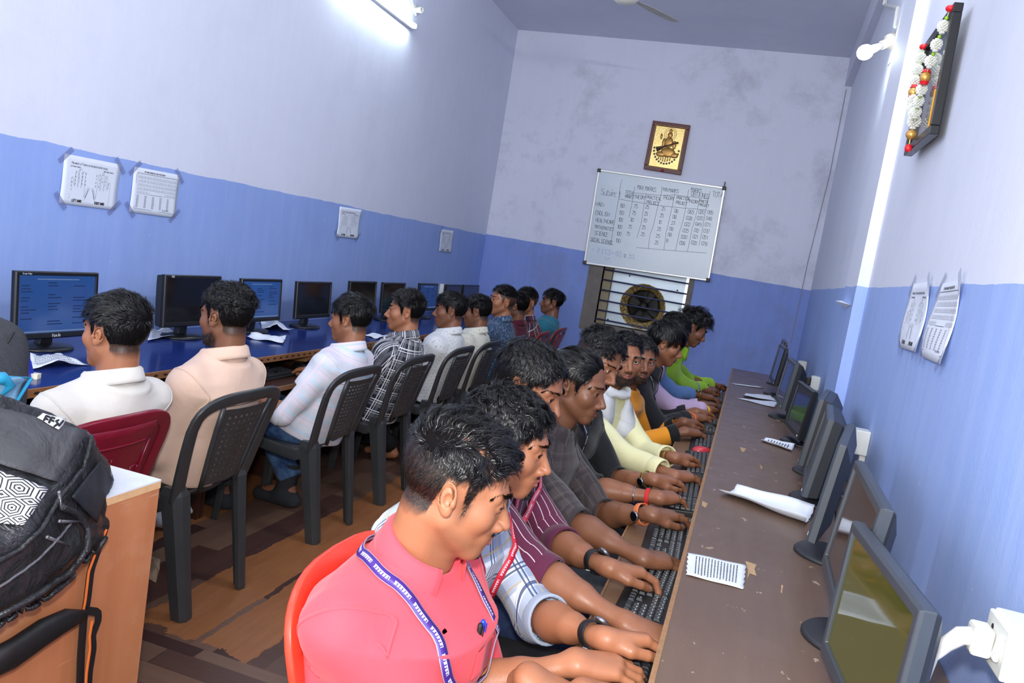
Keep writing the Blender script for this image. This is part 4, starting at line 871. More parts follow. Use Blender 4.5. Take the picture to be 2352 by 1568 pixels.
CD = empty('cable_conduit', (0.49, 4.9, 3.1), 0, 'thin white conduit bent down from the beam to the bulb', 'conduit')
c3 = bw_ + Vector((-0.006, 0, 0.07)); c2 = atx(2063, 18, 0.490); c1 = atx(2031, 12, 0.505); c1b = c1 + Vector((0.0, 0, 0.42))
child(MB().tube([c1b, c1, c2, c3], 0.012, 4), 'tube', PW, CD)
# ceiling fan ------------------------------------------------------------------------
fc = atz(1436, 0, 3.44)
CF_ = empty('ceiling_fan', (fc.x, fc.y, H), 0, 'cream ceiling fan with dusty blades at the top of the picture', 'fan')
M_fan = plain('fan_cream', (226, 222, 208), 0.35); M_fanb = plain('fan_blade', (190, 184, 170), 0.5, 0, 0.4, 0.2, 10)
MB().lathe((0, 0, -0.40), (0, 0, 1), [(0.001, 0), (0.06, 0.004), (0.095, 0.03), (0.10, 0.06), (0.085, 0.10), (0.03, 0.12), (0.001, 0.12)], 32).build('motor', M_fan, CF_, True)
MB().tube([(0, 0, -0.3), (0, 0, -0.02)], 0.012, 10).build('down_rod', M_fan, CF_, True)
MB().lathe((0, 0, -0.09), (0, 0, 1), [(0.02, 0), (0.06, 0.06), (0.065, 0.09)], 24).build('canopy', M_fan, CF_, True)
tipw = atz(1560, 64, 3.44); a0 = math.atan2(tipw.y - fc.y, tipw.x - fc.x)
for q in range(3):
    a = a0 + q * 2 * PI / 3; R_ = Matrix.Rotation(a, 3, 'Z')
    mb = MB(); rings = []
    for t_, w_ in ((0.09, 0.05), (0.16, 0.055), (0.2, 0.10), (0.35, 0.13), (0.55, 0.125), (0.60, 0.10), (0.615, 0.04)):
        rings.append([R_ @ Vector((t_, y_, -0.345 + y_ * 0.16 + dz)) for y_, dz in ((-w_ / 2, 0), (w_ / 2, 0), (w_ / 2, 0.004), (-w_ / 2, 0.004))])
    mb.loft(rings); mb.build('blade', M_fanb, CF_, bevel=0.001)
# switch boxes, plugs and conduits on the right wall ------------------------------------------------
M_box = plain('box_white', (222, 224, 218), 0.4); M_plugk = plain('plug_black', (22, 22, 24), 0.45)
def swbox(label, x0, y0, y1, z0, z1, conduit=None):
    t = empty('switch_box', (XR, (y0 + y1) / 2, z0), 0, label, 'socket', 'switch boxes on the right wall')
    xw_ = XR - 0.001 if y0 < 3.9 else 0.487 + (y0 - 4.4) * 0.0226
    child(MB().span((x0 + 0.008, y0, z0), (xw_, y1, z1)), 'box', M_box, t, bevel=0.004)
    child(MB().span((x0, y0 + 0.003, z0 + 0.003), (x0 + 0.009, y1 - 0.003, z1 - 0.003)), 'face_plate', M_box, t, bevel=0.003)
    child(MB().box((x0 - 0.003, y0 + (y1 - y0) * 0.25, (z0 + z1) / 2), (0.008, 0.018, 0.034), Matrix.Rotation(0.12, 3, 'Y')), 'rocker_switch', M_box, t, bevel=0.003)
    mb = MB()
    for dy, dz in ((0.7, 0.72), (0.62, 0.4), (0.8, 0.4)): mb.disc((x0 + 0.0005, y0 + (y1 - y0) * dy, z0 + (z1 - z0) * dz), (-1, 0, 0), 0.005, 0.005, 0.001, 10)
    child(mb, 'socket_hole', M_plugk, t)
    if conduit: child(MB().span((xw_ - 0.02, (y0 + y1) / 2 - 0.012, ZD), (xw_, (y0 + y1) / 2 + 0.012, z0)), 'conduit', PW, t)
    return t
swbox('large white switch box with white plug at the lower right corner', 0.455, 1.304, 1.412, 0.958, 1.04)
swbox('white switch box with black plug above the second right monitor', 0.455, 3.12, 3.19, 0.945, 1.035, True)
swbox('white switch box with black plug beyond the pilaster', 0.452, 5.08, 5.16, 0.945, 1.025, True)
swbox('farthest white switch box with white plug', 0.474, 6.70, 6.78, 0.905, 0.985, True)
def plug(label, c, mat, path):
    t = empty('power_plug', c, 0, label, 'plug', 'plugs in the wall sockets')
    child(MB().box(Vector(c) + Vector((-0.014, 0, 0)), (0.03, 0.042, 0.046)), 'plug_body', mat, t, bevel=0.006)
    child(MB().tube(path, [0.016] + [0.0145, 0.012] + [0.0045] * (len(path) - 3), 12), 'cable', mat, t, smooth=True)
    return t
plug('white three-pin plug with curved cable at the lower right', (0.453, 1.372, 0.995), PW, [(0.435, 1.372, 0.997), (0.412, 1.372, 0.992), (0.395, 1.372, 0.972), (0.386, 1.374, 0.945), (0.382, 1.38, 0.90), (0.39, 1.40, 0.84), (0.42, 1.43, 0.784)])
for lab, x, y, z, mt in (('black plug in the socket above the second monitor', 0.453, 3.135, 1.0, M_plugk), ('black plug in the socket beyond the pilaster', 0.450, 5.10, 0.99, M_plugk), ('white plug in the farthest socket', 0.472, 6.72, 0.95, PW)):
    plug(lab, (x, y, z), mt, [(x - .02, y, z), (x - .035, y, z - .01), (x - .04, y, z - .04), (x - .03, y, z - .09), (x - .01, y, ZD + 0.005)])
t = empty('wall_socket', (XL, 7.34, 1.0), 0, 'white wall socket box between far left monitors', 'socket'); so = atx(1019, 664, XL + 0.03)
child(MB().box((XL + 0.022, so.y, so.z), (0.04, 0.09, 0.10)), 'box', M_box, t, bevel=0.004); child(MB().box((XL + 0.044, so.y, so.z + 0.015), (0.006, 0.025, 0.035)), 'rocker_switch', M_box, t, bevel=0.002)
t = empty('wall_conduit', (-1.73, YB, 0.5), 0, 'white conduit running low along the end wall', 'conduit'); child(MB().span((-1.95, YB - 0.022, 0.485), (-1.25, YB - 0.001, 0.515)), 'conduit', PW, t)
t = empty('corner_cable', (0.49, YB, 2.5), 0, 'thin grey cable running down the end wall by the right corner', 'cable'); child(MB().tube([aty(a, b, YB - 0.004) for a, b in ((1944, 205), (1906, 400), (1856, 600), (1842, 665), (1815, 790))], 0.004, 6), 'wire', plain('wire_grey', (150, 150, 168), 0.6), t)
# dangling monitor cables behind the right desk
for i, (y, yy) in enumerate(((2.0, 2.25), (3.1, 3.35), (4.0, 4.2))):
    t = empty('power_cable', (0.5, y, ZD), 0, ('black cable looping behind the second right monitor', 'black cable behind the thick grey-edged monitor', 'black cable behind the glossy navy monitor')[i], 'cable')
    child(MB().tube([(0.41, y, ZD + 0.09), (0.45, y + 0.08, ZD + 0.03), (0.49, yy, ZD + 0.006), (0.50, yy + 0.1, ZD + 0.006)], 0.004, 6), 'cord', M_plugk, t, smooth=True)
# ---------------------------------------------------------------- distance-field modelling for bodies and cloth
F32 = np.float32
def A3(*p): return np.array(p, dtype=F32)
def vlen(q): return np.sqrt(np.einsum('ij,ij->i', q, q))
def smin(a, b, k):
    h = np.clip(0.5 + 0.5 * (b - a) / k, 0, 1); return b + (a - b) * h - k * h * (1 - h)
def smax(a, b, k): return -smin(-a, -b, k)
def cap(P, a, b, ra, rb):
    a = np.asarray(a, F32); b = np.asarray(b, F32); d = b - a; q = P - a
    t = np.clip((q @ d) / max(float(d @ d), 1e-9), 0, 1)
    return vlen(q - t[:, None] * d) - (ra + (rb - ra) * t)
def ell(P, c, r, R=None):
    q = P - np.asarray(c, F32)
    if R is not None: q = q @ R
    r = np.asarray(r, F32); k0 = vlen(q / r); k1 = vlen(q / (r * r)); return k0 * (k0 - 1) / np.maximum(k1, 1e-6)
def sph(P, c, r): return vlen(P - np.asarray(c, F32)) - r
def rotm(rx=0, ry=0, rz=0): return np.array(Euler((rx, ry, rz)).to_matrix(), dtype=F32)
def mesh_sdf(f, lo, hi, h, B=8, proj=2):
    lo = np.asarray(lo, F32); hi = np.asarray(hi, F32); nb = np.maximum(1, np.ceil((hi - lo) / (h * B)).astype(int))
    I = np.stack(np.meshgrid(*[np.arange(n) for n in nb], indexing='ij'), -1).reshape(-1, 3)
    C = lo + (I + 0.5) * (h * B); d = f(C.astype(F32)); I = I[np.abs(d) < h * B * 0.5 * 1.732 * 1.35]
    if len(I) == 0: return np.zeros((0, 3), F32), np.zeros((0, 4), int)
    g = np.arange(B + 1); off = np.stack(np.meshgrid(g, g, g, indexing='ij'), -1).reshape(-1, 3)
    base = I * B; vals = np.empty((len(I), (B + 1) ** 3), F32); step = max(1, 400000 // (B + 1) ** 3)
    for s in range(0, len(I), step):
        q = (base[s:s + step, None, :] + off[None]).reshape(-1, 3).astype(F32) * h + lo
        vals[s:s + step] = f(q).reshape(-1, (B + 1) ** 3)
    vals = vals.reshape(-1, B + 1, B + 1, B + 1)
    corners = [(i, j, k) for i in (0, 1) for j in (0, 1) for k in (0, 1)]
    cv = np.stack([vals[:, i:B + i, j:B + j, k:B + k] for i, j, k in corners], -1)
    ins = cv < 0; act = ins.any(-1) & ~ins.all(-1)
    bi, ci, cj, ck = np.nonzero(act); cvs = cv[bi, ci, cj, ck]; cell = base[bi] + np.stack([ci, cj, ck], -1)
    co = np.array(corners, F32); acc = np.zeros((len(cell), 3), F32); cnt = np.zeros(len(cell), F32)
    for a in range(8):
        for b in range(a + 1, 8):
            if abs(co[a] - co[b]).sum() != 1: continue
            va, vb = cvs[:, a], cvs[:, b]; cr = (va < 0) != (vb < 0); t = np.where(cr, va / np.where(cr, va - vb, 1), 0)[:, None]
            acc += np.where(cr[:, None], co[a] + t * (co[b] - co[a]), 0); cnt += cr
    V = (cell + acc / cnt[:, None]) * h + lo
    N_ = nb * B + 2; key = cell[:, 0] + N_[0] * (cell[:, 1] + N_[1] * cell[:, 2].astype(np.int64)); order = np.argsort(key); sk = key[order]
    def look(c):
        k_ = c[:, 0] + N_[0] * (c[:, 1] + N_[1] * c[:, 2].astype(np.int64)); i = np.clip(np.searchsorted(sk, k_), 0, len(sk) - 1); return np.where(sk[i] == k_, order[i], -1)
    faces = []
    for ax in range(3):
        e = np.eye(3, dtype=int); u, v = e[(ax + 1) % 3], e[(ax + 2) % 3]; c1 = int((e[ax] * [4, 2, 1]).sum())
        s0 = cvs[:, 0] < 0; cr = s0 != (cvs[:, c1] < 0); idx = np.nonzero(cr)[0]; c = cell[idx]
        q = np.stack([idx, look(c - u), look(c - u - v), look(c - v)], -1); ok = (q >= 0).all(1); q = q[ok]; s = s0[idx][ok]
        q[~s] = q[~s][:, ::-1]; faces.append(q)
    Fc = np.concatenate(faces)
    V = V.astype(F32)
    for _ in range(proj):
        n, d0 = grad(f, V, h * 0.3); V = V - n * np.clip(d0, -h, h)[:, None]
    return V, Fc
def grad(f, V, e):
    d0 = f(V); g = np.stack([f(V + A3(e, 0, 0)) - d0, f(V + A3(0, e, 0)) - d0, f(V + A3(0, 0, e)) - d0], -1)
    return g / np.maximum(vlen(g), 1e-6)[:, None], d0
def np_mesh(name, V, Fc, mat, parent=None, smooth=True, attrs=None):
    me = bpy.data.meshes.new(name); nv, nf = len(V), len(Fc); w = Fc.shape[1]
    me.vertices.add(nv); me.vertices.foreach_set('co', np.ascontiguousarray(V, dtype=F32).ravel())
    me.loops.add(nf * w); me.loops.foreach_set('vertex_index', Fc.astype(np.int32).ravel())
    me.polygons.add(nf); me.polygons.foreach_set('loop_start', np.arange(0, nf * w, w, dtype=np.int32))
    try: me.polygons.foreach_set('loop_total', np.full(nf, w, np.int32))
    except Exception: pass
    me.polygons.foreach_set('use_smooth', np.full(nf, smooth, bool)); me.update(calc_edges=True); me.validate()
    for x in (mat if isinstance(mat, (list, tuple)) else [mat]): me.materials.append(x)
    for an, arr in (attrs or {}).items():
        a = me.attributes.new(an, 'FLOAT_VECTOR', 'POINT'); a.data.foreach_set('vector', np.ascontiguousarray(arr, dtype=F32).ravel())
    o = bpy.data.objects.new(name, me); COL.objects.link(o)
    if parent: o.parent = parent
    return o
def joinm(parts):
    V = []; Fs = []; n = 0
    for v, f in parts: V.append(v); Fs.append(f + n); n += len(v)
    return np.concatenate(V), np.concatenate(Fs)
_wr = [(rng.normal(size=3) * A3(1, 1, .6), rng.uniform(0, 6.28)) for _ in range(14)]
def wrinkle(P, f=28.0):
    """smooth pseudo-random folds, about -1..1"""
    o = np.zeros(len(P), F32); w = (P @ A3(11, 7, 9)); w2 = P @ A3(-8, 13, 6)
    for i, (k_, ph) in enumerate(_wr[:8]): o += np.sin(P @ (k_ * f * (0.6 + 0.12 * i)).astype(F32) + ph + 1.6 * np.sin(w + i) + np.sin(w2 - i)) / 4.0
    return o
# ---------------------------------------------------------------- people
def skin_mat(name, rgb, dark, lip):
    k = N(name); p = k.obj(); a = k.attr('mask'); s = k.xyz(a.outputs['Vector'])
    b = lin(*rgb); sh = lambda q: tuple(x * q for x in b[:3]) + (1,)
    c = k.mix(k.noise(14, 4, 0.6, p), sh(0.80), sh(1.10)); c = k.mix(k.math('MULTIPLY', k.noise(90, 2, 0.6, p), 0.25), c, sh(0.72))
    c = k.mix(s[0], c, lin(*lip)); c = k.mix(k.math('MULTIPLY', s[1], k.math('ADD', 0.66, k.math('MULTIPLY', k.noise(420, 2, 0.5, p), 0.6))), c, lin(26, 20, 18)); c = k.mix(s[2], c, lin(min(255, rgb[0] + 60), min(255, rgb[1] + 62), min(255, rgb[2] + 62)))
    k.col(c); k.set(k.ramp(k.noise(30, 3, 0.5, p), [(0.2, 0.36), (0.8, 0.50)]), spec=0.42); k.b.inputs['Subsurface Weight'].default_value = 0.08; k.b.inputs['Subsurface Radius'].default_value = (0.012, 0.005, 0.003)
    k.bump(k.math('ADD', k.noise(260, 2, 0.5, p), k.math('MULTIPLY', k.noise(45, 3, 0.6, p), 1.2)), 0.16, 0.002); return k.m
SKIN = {'tan': skin_mat('skin_tan', (172, 114, 82), 0, (164, 92, 82)), 'mid': skin_mat('skin_mid', (152, 100, 72), 0, (140, 78, 70)), 'brown': skin_mat('skin_brown', (134, 88, 64), 0, (116, 66, 58)), 'dark': skin_mat('skin_dark', (130, 86, 62), 0, (98, 56, 50))}
k = N('hair_black'); p = k.obj(); k.col(k.mix(k.noise(40, 3, 0.6, p), lin(7, 6, 6), lin(17, 15, 15))); k.set(0.34, spec=0.42); M_hair = k.m
M_scalp = plain('hair_undercoat', (16, 14, 15), 0.95, 0, 0.05)
k = N('eye_white'); k.col(lin(196, 188, 182)); k.set(0.25, spec=0.35); M_eye = k.m
k = N('eye_iris'); k.col(lin(44, 26, 18)); k.set(0.12); M_iris = k.m
# ---- head, in its own frame: origin between the ears at eye level, y forward
def head_sdf(P, q):
    X = np.abs(P[:, 0]); M = np.stack([X, P[:, 1], P[:, 2]], -1); fw = q.get('fw', 1.0)
    d = ell(P, (0, -0.014, 0.036), (0.0765, 0.0975, 0.086))
    d = smin(d, ell(P, (0, 0.026, -0.028), (0.060 * fw, 0.068, 0.082)), 0.03)
    d = smin(d, cap(M, (0.046 * fw, 0.002, -0.052), (0.014, 0.066, -0.096), 0.019, 0.017), 0.026)
    d = smin(d, ell(P, (0, 0.068, -0.098 - q.get('chin', 0)), (0.025, 0.022, 0.018)), 0.018)
    d = smin(d, ell(M, (0.043 * fw, 0.056, -0.024), (0.022, 0.024, 0.024)), 0.022)
    d = smin(d, cap(M, (0.012, 0.083, 0.021), (0.044, 0.070, 0.020), 0.010, 0.010), 0.018)
    d = smax(d, -ell(M, (0.032, 0.096, 0.001), (0.018, 0.016, 0.013)), 0.012)
    n = q.get('nose', 1.0)
    d = smin(d, cap(P, (0, 0.082, 0.012), (0, 0.100 + 0.012 * n, -0.034), 0.0075, 0.0105), 0.012)
    d = smin(d, ell(M, (0.0125, 0.098, -0.040), (0.0085, 0.012, 0.0085)), 0.007)
    d = smax(d, -ell(M, (0.0065, 0.106, -0.0485), (0.0034, 0.005, 0.004)), 0.003)
    d = smin(d, ell(P, (0, 0.077, -0.064), (0.030, 0.020, 0.024)), 0.016)
    d = smin(d, cap(M, (0.0, 0.0985, -0.0635), (0.021, 0.084, -0.0675), 0.0052, 0.003), 0.004)
    d = smin(d, cap(M, (0.0, 0.0965, -0.0745), (0.018, 0.084, -0.0705), 0.0062, 0.003), 0.004)
    d = smax(d, -cap(M, (0.0, 0.1035, -0.0688), (0.022, 0.088, -0.0690), 0.0018, 0.0010), 0.0025)
    # lids around the eyeball, with an almond opening
    d = smin(d, sph(M, (0.0315, 0.0765, 0.0035), 0.0142), 0.006)
    op = q.get('open', 1.0)
    d = smax(d, -ell(M, (0.0315, 0.0890, 0.0035 - 0.001 * op), (0.0128, 0.0105, 0.0012 + 0.0042 * op)), 0.0016)
    # ears
    R = rotm(0.16, 0.0, -0.40); c_ = (0.0800, -0.013, -0.004); e = ell(M, c_, (0.0085, 0.0172, 0.0285), R); Q = (M - A3(*c_)) @ R
    gr_ = np.abs(ell(Q, (0.004, -0.001, 0.003), (0.02, 0.0122, 0.0205))) - 0.0018; e = smax(e, -np.maximum(gr_, -(Q[:, 2] + 0.012)), 0.0022)
    e = smax(e, -ell(Q, (0.0085, 0.0035, -0.002), (0.0085, 0.0082, 0.0125)), 0.0035); e = smin(e, ell(Q, (0.003, 0.0135, -0.006), (0.005, 0.0045, 0.007)), 0.004)
    e = smin(e, ell(Q, (0.0, 0.004, -0.0235), (0.0055, 0.0085, 0.009)), 0.006); d = smin(d, e, 0.006)
    return d
def hairline(y, side, q):
    fh = q.get('fh', 0.074)
    return np.interp(y, [-0.12, -0.085, -0.06, -0.035, -0.026, 0.012, 0.018, 0.027, 0.034, 0.050, 0.066, 0.12], [-0.078, -0.078, -0.072, -0.050, 0.026, 0.032, -0.012, -0.010, 0.024, 0.045, fh, fh])
def scalp_mask(P, q):
    z0 = hairline(P[:, 1], 0, q); zs = np.where(P[:, 1] > 0.05, z0 - 0.012 * (1 - np.clip(np.abs(P[:, 0]) / 0.05, 0, 1)) * -0.5, z0)
    nz = 0.003 * np.sin(P[:, 1] * 190 + P[:, 0] * 160) + 0.003 * np.sin(P[:, 0] * 310 + 1)
    return np.clip((P[:, 2] - zs - nz) / 0.012 + 0.5, 0, 1) * (np.abs(P[:, 0]) < 0.0865)
def face_masks(P, q):
    X, y, z = np.abs(P[:, 0]), P[:, 1], P[:, 2]
    lips = np.clip(1.25 - np.sqrt((X / 0.022) ** 2 + ((z + 0.0690 + 0.012 * 0) / (0.0125 - 0.25 * np.clip(X, 0, .03))) ** 2), 0, 1) * 2.2 * (y > 0.078)
    jaw = np.clip((-0.048 - z + 0.35 * np.clip(0.02 - y, -0.03, 0.02)) / 0.02, 0, 1) * np.clip((y + 0.012) / 0.02, 0, 1) * np.clip((z + 0.150) / 0.02, 0, 1)
    must = np.clip(1.3 - np.sqrt((X / 0.028) ** 2 + ((z + 0.0545) / 0.0075) ** 2), 0, 1) * (y > 0.07)
    side = np.clip(1 - np.abs(y - 0.024) / 0.014, 0, 1) * (z < 0.0) * np.clip((z + 0.055) / 0.03, 0, 1)
    chin = np.clip(1.3 - np.sqrt((X / 0.026) ** 2 + ((z + 0.104) / 0.016) ** 2), 0, 1) * (y > 0.03)
    b = np.clip(np.maximum.reduce([q.get('beard', .15) * jaw, q.get('must', .45) * must, q.get('sideb', .3) * side, q.get('goatee', .35) * chin]), 0, 1)
    lips = np.clip(lips, 0, 1) * 0.8; b = b * (lips < 0.3)
    return lips, b
def ribbons(paths, widths, nrm):
    """paths (n, s, 3), widths (n, s), nrm (n, s, 3): flat tapered hairs"""
    n, s, _ = paths.shape; t = np.gradient(paths, axis=1); t /= np.maximum(np.linalg.norm(t, axis=-1, keepdims=True), 1e-9)
    sd = np.cross(t, nrm); sd /= np.maximum(np.linalg.norm(sd, axis=-1, keepdims=True), 1e-9)
    V = np.stack([paths + sd * widths[..., None] / 2, paths - sd * widths[..., None] / 2], 2).reshape(-1, 3)
    b = (np.arange(n)[:, None] * s + np.arange(s - 1)[None]).ravel() * 2
    return V.astype(F32), np.stack([b, b + 1, b + 3, b + 2], -1)
SK_C, SK_R = A3(0, -0.014, 0.036), A3(0.0765, 0.0975, 0.086)
def push_out(Pt, off):
    q = (Pt - SK_C); r = np.linalg.norm(q / (SK_R + off[..., None]), axis=-1, keepdims=True); return np.where(r < 1, SK_C + q / np.maximum(r, 1e-6), Pt)
def part_gap(P, q):
    px_ = q.get('part', .03) + 0.004 * np.sin(P[:, 1] * 60); return np.exp(-((P[:, 0] - px_) / 0.0042) ** 2) * np.clip((P[:, 1] + 0.045) / 0.03, 0, 1) * np.clip((P[:, 2] - 0.045) / 0.02, 0, 1)
def hair_for(Vh, Nh, Fh, q, lod):
    """cap that grows out of the scalp plus thousands of single hairs combed over the skull; mesh pieces in the head frame"""
    m = scalp_mask(Vh, q)
    pg = part_gap(Vh, q) if q.get('style') == 'part' else 0.0
    z = Vh[:, 2]; st = q.get('style', 'crop'); L_top = q.get('len', 0.045); L_side = q.get('side', 0.012); vol = q.get('vol', 0.014)
    top = np.clip((z - q.get('fade', 0.045)) / 0.03, 0, 1) * np.clip(m * 1.5, 0, 1); top = top * top * (3 - 2 * top)
    thick = m * (0.0004 + 0.002 * min(1, L_side / 0.03)) + m * top * vol * 0.35
    fm = ((m if L_side > 0.018 else m * (top > 0.04) * (pg < 0.25))[Fh] > 0.40).all(1); used = np.unique(Fh[fm]); remap = -np.ones(len(Vh), int); remap[used] = np.arange(len(used))
    capV = Vh[used] + Nh[used] * (thick[used] + 0.0004)[:, None]; capF = remap[Fh[fm]]
    r = np.random.default_rng(q.get('seed', 1)); n = int(q.get('n', 7000) * lod); pr = np.where(m > 0.35, (0.85 + 0.9 * top) * m * (1 - 0.8 * pg), 0.0); pr = pr / pr.sum(); ids = r.choice(len(Vh), n, p=pr)
    P0 = Vh[ids] + r.normal(size=(n, 3)) * 0.0018; tp = top[ids]; mm = m[ids]
    gd = r.integers(0, n, max(8, n // q.get('clump', 16))); gi = np.empty(n, int)
    for s_ in range(0, n, 1500):
        dd = ((P0[s_:s_ + 1500, None, :] - P0[gd][None]) ** 2).sum(-1); gi[s_:s_ + 1500] = gd[np.argmin(dd, 1)]
    cm = np.asarray(q.get('comb', (0.2, 1.0, 0.0)), float); crown = np.array(q.get('crown', (0.012, -0.06, 0.115)))
    kk = r.normal(size=(3, 3)) * 130; jit = np.sin(P0 @ kk + r.uniform(0, 6, 3)) * q.get('mess', 0.25) + r.normal(size=(n, 3)) * 0.04 + (r.normal(size=(n, 3)) * q.get('mess', 0.25) * 0.5)[gi]
    def field(cur, nrm):
        if st == 'part':
            px_ = q.get('part', -0.03); sg = np.where(P0[:, 0] > px_, 1.0, -1.0); c = np.stack([sg * 0.9, np.full(n, cm[1]), np.zeros(n)], -1)
        elif st in ('crown', 'mop'): c = cur - crown; c[:, 2] = 0; c /= np.maximum(np.linalg.norm(c, axis=1, keepdims=True), 1e-6); c = c + cm * (0.5 if st == 'crown' else 0.1)
        else: c = np.tile(cm, (n, 1))
        w = np.clip((nrm[:, 2] - 0.0) / 0.5, 0, 1)[:, None]; w = np.maximum(w, tp[:, None] * q.get('hold', 0.35)); c = c * w + np.array([0, -0.25, -1.0]) * (1 - w) + jit
        c = c - nrm * np.einsum('ij,ij->i', c, nrm)[:, None]; return c / np.maximum(np.linalg.norm(c, axis=1, keepdims=True), 1e-6)
    L = (L_side + (L_top - L_side) * tp) * r.uniform(0.65, 1.1, n) * (0.45 + 0.55 * mm)
    fr = np.clip((P0[:, 1] - 0.035) / 0.03, 0, 1) * tp; L = L * (1 + q.get('fringe', 0.2) * fr)
    S = q.get('segs', 9) if lod > 0.6 else 7; rel0 = (P0 - SK_C) / SK_R; h00 = (np.linalg.norm(rel0, axis=1) - 1) * 0.086
    hv = (0.0022 + vol * tp + 0.002 * (L_side > 0.02)) * (r.uniform(0.35, 1.15, n) * 0.5 + r.uniform(0.6, 1.15, n)[gi] * 0.5)
    lump = 1 + q.get('lump', 0.25) * np.sin(P0[:, 0] * 75 + 1.3 * np.sin(P0[:, 1] * 55 + q.get('seed', 1))) * tp; hv = hv * lump
    hv = hv * (1 + q.get('quiff', 0.0) * np.clip((P0[:, 1] - 0.01) / 0.05, 0, 1)); stand = q.get('stand', 0.0) * tp
    cur = P0.astype(float); pts = []; amp = q.get('curl', 0.2) * 0.012 * tp; turns = q.get('turns', 1.2); ph = r.uniform(0, 6.28, n); ph = ph[gi] + ph * 0.06
    for i in range(S):
        t = i / (S - 1); nrm = (cur - SK_C) / (SK_R ** 2); nrm /= np.linalg.norm(nrm, axis=1, keepdims=True); d = field(cur, nrm)
        if i: cur = cur + (d * (1 - 0.65 * stand[:, None]) + nrm * 0.65 * stand[:, None]) * (L / (S - 1))[:, None]
        hgt = np.maximum(h00, -0.002) * (1 - 0.5 * t * tp) + 0.0008 + hv * (1 - (1 - t) ** 2.2) + stand * L * 0.55 * t - q.get('tuck', 0.0) * t * t * vol * tp
        rel = (cur - SK_C) / (SK_R + np.maximum(hgt, 0.0005)[:, None]); cur = SK_C + (cur - SK_C) / np.linalg.norm(rel, axis=1, keepdims=True)
        sd = np.cross(d, nrm); a = 2 * PI * turns * t + ph; pts.append(cur + (sd * np.sin(a)[:, None] + nrm * (0.55 * np.cos(a))[:, None]) * (amp * min(1, 2.2 * t))[:, None])
    Pt = np.stack(pts, 1); g = (np.linspace(0, 1, S) ** 1.2 * q.get('cs', 0.6))[None, :, None] * tp[:, None, None]
    Pt = Pt * (1 - g) + (Pt[gi] + (P0 - P0[gi])[:, None, :] * 0.5) * g
    wd = q.get('w', 0.0011) / math.sqrt(lod) * (1.0 - 0.7 * np.linspace(0, 1, S) ** 2)[None] * np.where(tp > 0.4, 1.0, 0.6)[:, None] * r.uniform(0.7, 1.3, n)[:, None]
    outn = Pt - SK_C; outn = outn / np.linalg.norm(outn, axis=-1, keepdims=True) + r.normal(size=(n, 1, 3)) * 0.28
    return [(capV, capF), ribbons(Pt, wd, outn)], len(capF)
def beard_hairs(Vh, Nh, b, q, lod):
    r = np.random.default_rng(q.get('seed', 1) + 5); pr = np.clip(b - 0.42, 0, 1)
    if pr.sum() < 1e-3: return None
    n = int(1500 * lod * q.get('bd', 1.0)); ids = r.choice(len(Vh), n, p=pr / pr.sum()); P0 = Vh[ids] - Nh[ids] * 0.0005; d = Nh[ids] * 0.5 + A3(0, 0.25, -0.9) + r.normal(size=(n, 3)) * 0.25; d /= np.linalg.norm(d, axis=1, keepdims=True)
    L = q.get('bl', 0.005) * r.uniform(0.5, 1.3, n) * np.clip(b[ids] * 1.4, 0.3, 1); Pt = P0[:, None] + d[:, None] * (np.linspace(0, 1, 3)[None, :, None] * L[:, None, None]); outn = Nh[ids][:, None] + r.normal(size=(n, 1, 3)) * 0.4
    return ribbons(Pt, np.tile(np.array([0.0008, 0.0007, 0.0003]) / math.sqrt(lod), (n, 1)), np.repeat(outn, 3, 1))
def brow_hairs(f, q):
    r = np.random.default_rng(q.get('seed', 1) + 9); n = 760; t = r.uniform(0, 1, n); s = r.choice([-1.0, 1.0], n)
    X = 0.011 + 0.042 * t; Z = 0.0235 + 0.0055 * np.sin(PI * np.clip(t * 0.95, 0, 1)) - 0.007 * t + r.normal(size=n) * 0.0018 * (1.25 - t)
    P0 = np.stack([s * X, 0.10 - 0.9 * X * X / 0.06, Z], -1).astype(F32)
    for _ in range(4): nn, d0 = grad(f, P0, 0.001); P0 = P0 - nn * (d0 - 0.0009)[:, None]
    d = np.stack([s * (0.6 + 0.5 * t), -0.3 * t, 0.75 - 1.1 * t], -1) * 0.8 + nn * 0.45 + r.normal(size=(n, 3)) * 0.15; d /= np.linalg.norm(d, axis=1, keepdims=True); Lh = r.uniform(0.005, 0.0095, n)
    Pt = P0[:, None] + d[:, None] * (np.linspace(0, 1, 3)[None, :, None] * Lh[:, None, None]); parts = [ribbons(Pt, np.tile(np.array([0.0009, 0.0008, 0.0003]), (n, 1)), np.repeat(nn[:, None], 3, 1))]
    op = q.get('open', 1.0)
    for sg in (-1, 1):
        a = np.linspace(0.12, PI - 0.12, 22); E = np.stack([sg * (0.0315 + 0.0132 * np.cos(a)), np.full(22, 0.093), 0.0035 - 0.001 * op + (0.0012 + 0.0042 * op) * np.sin(a) + 0.0006], -1).astype(F32)
        for _ in range(4): nn2, d2 = grad(f, E, 0.001); E = E - nn2 * np.clip(d2 - 0.0007, -.002, .002)[:, None]
        parts.append(ribbons(E[None].astype(float), np.full((1, 22), 0.0017), nn2[None]))
        parts.append(ribbons(E[None, ::1] + np.array([0, 0.0014, 0.0003]), np.full((1, 22), 0.0012), nn2[None] + np.array([0, 0, 1.0])))
    return parts
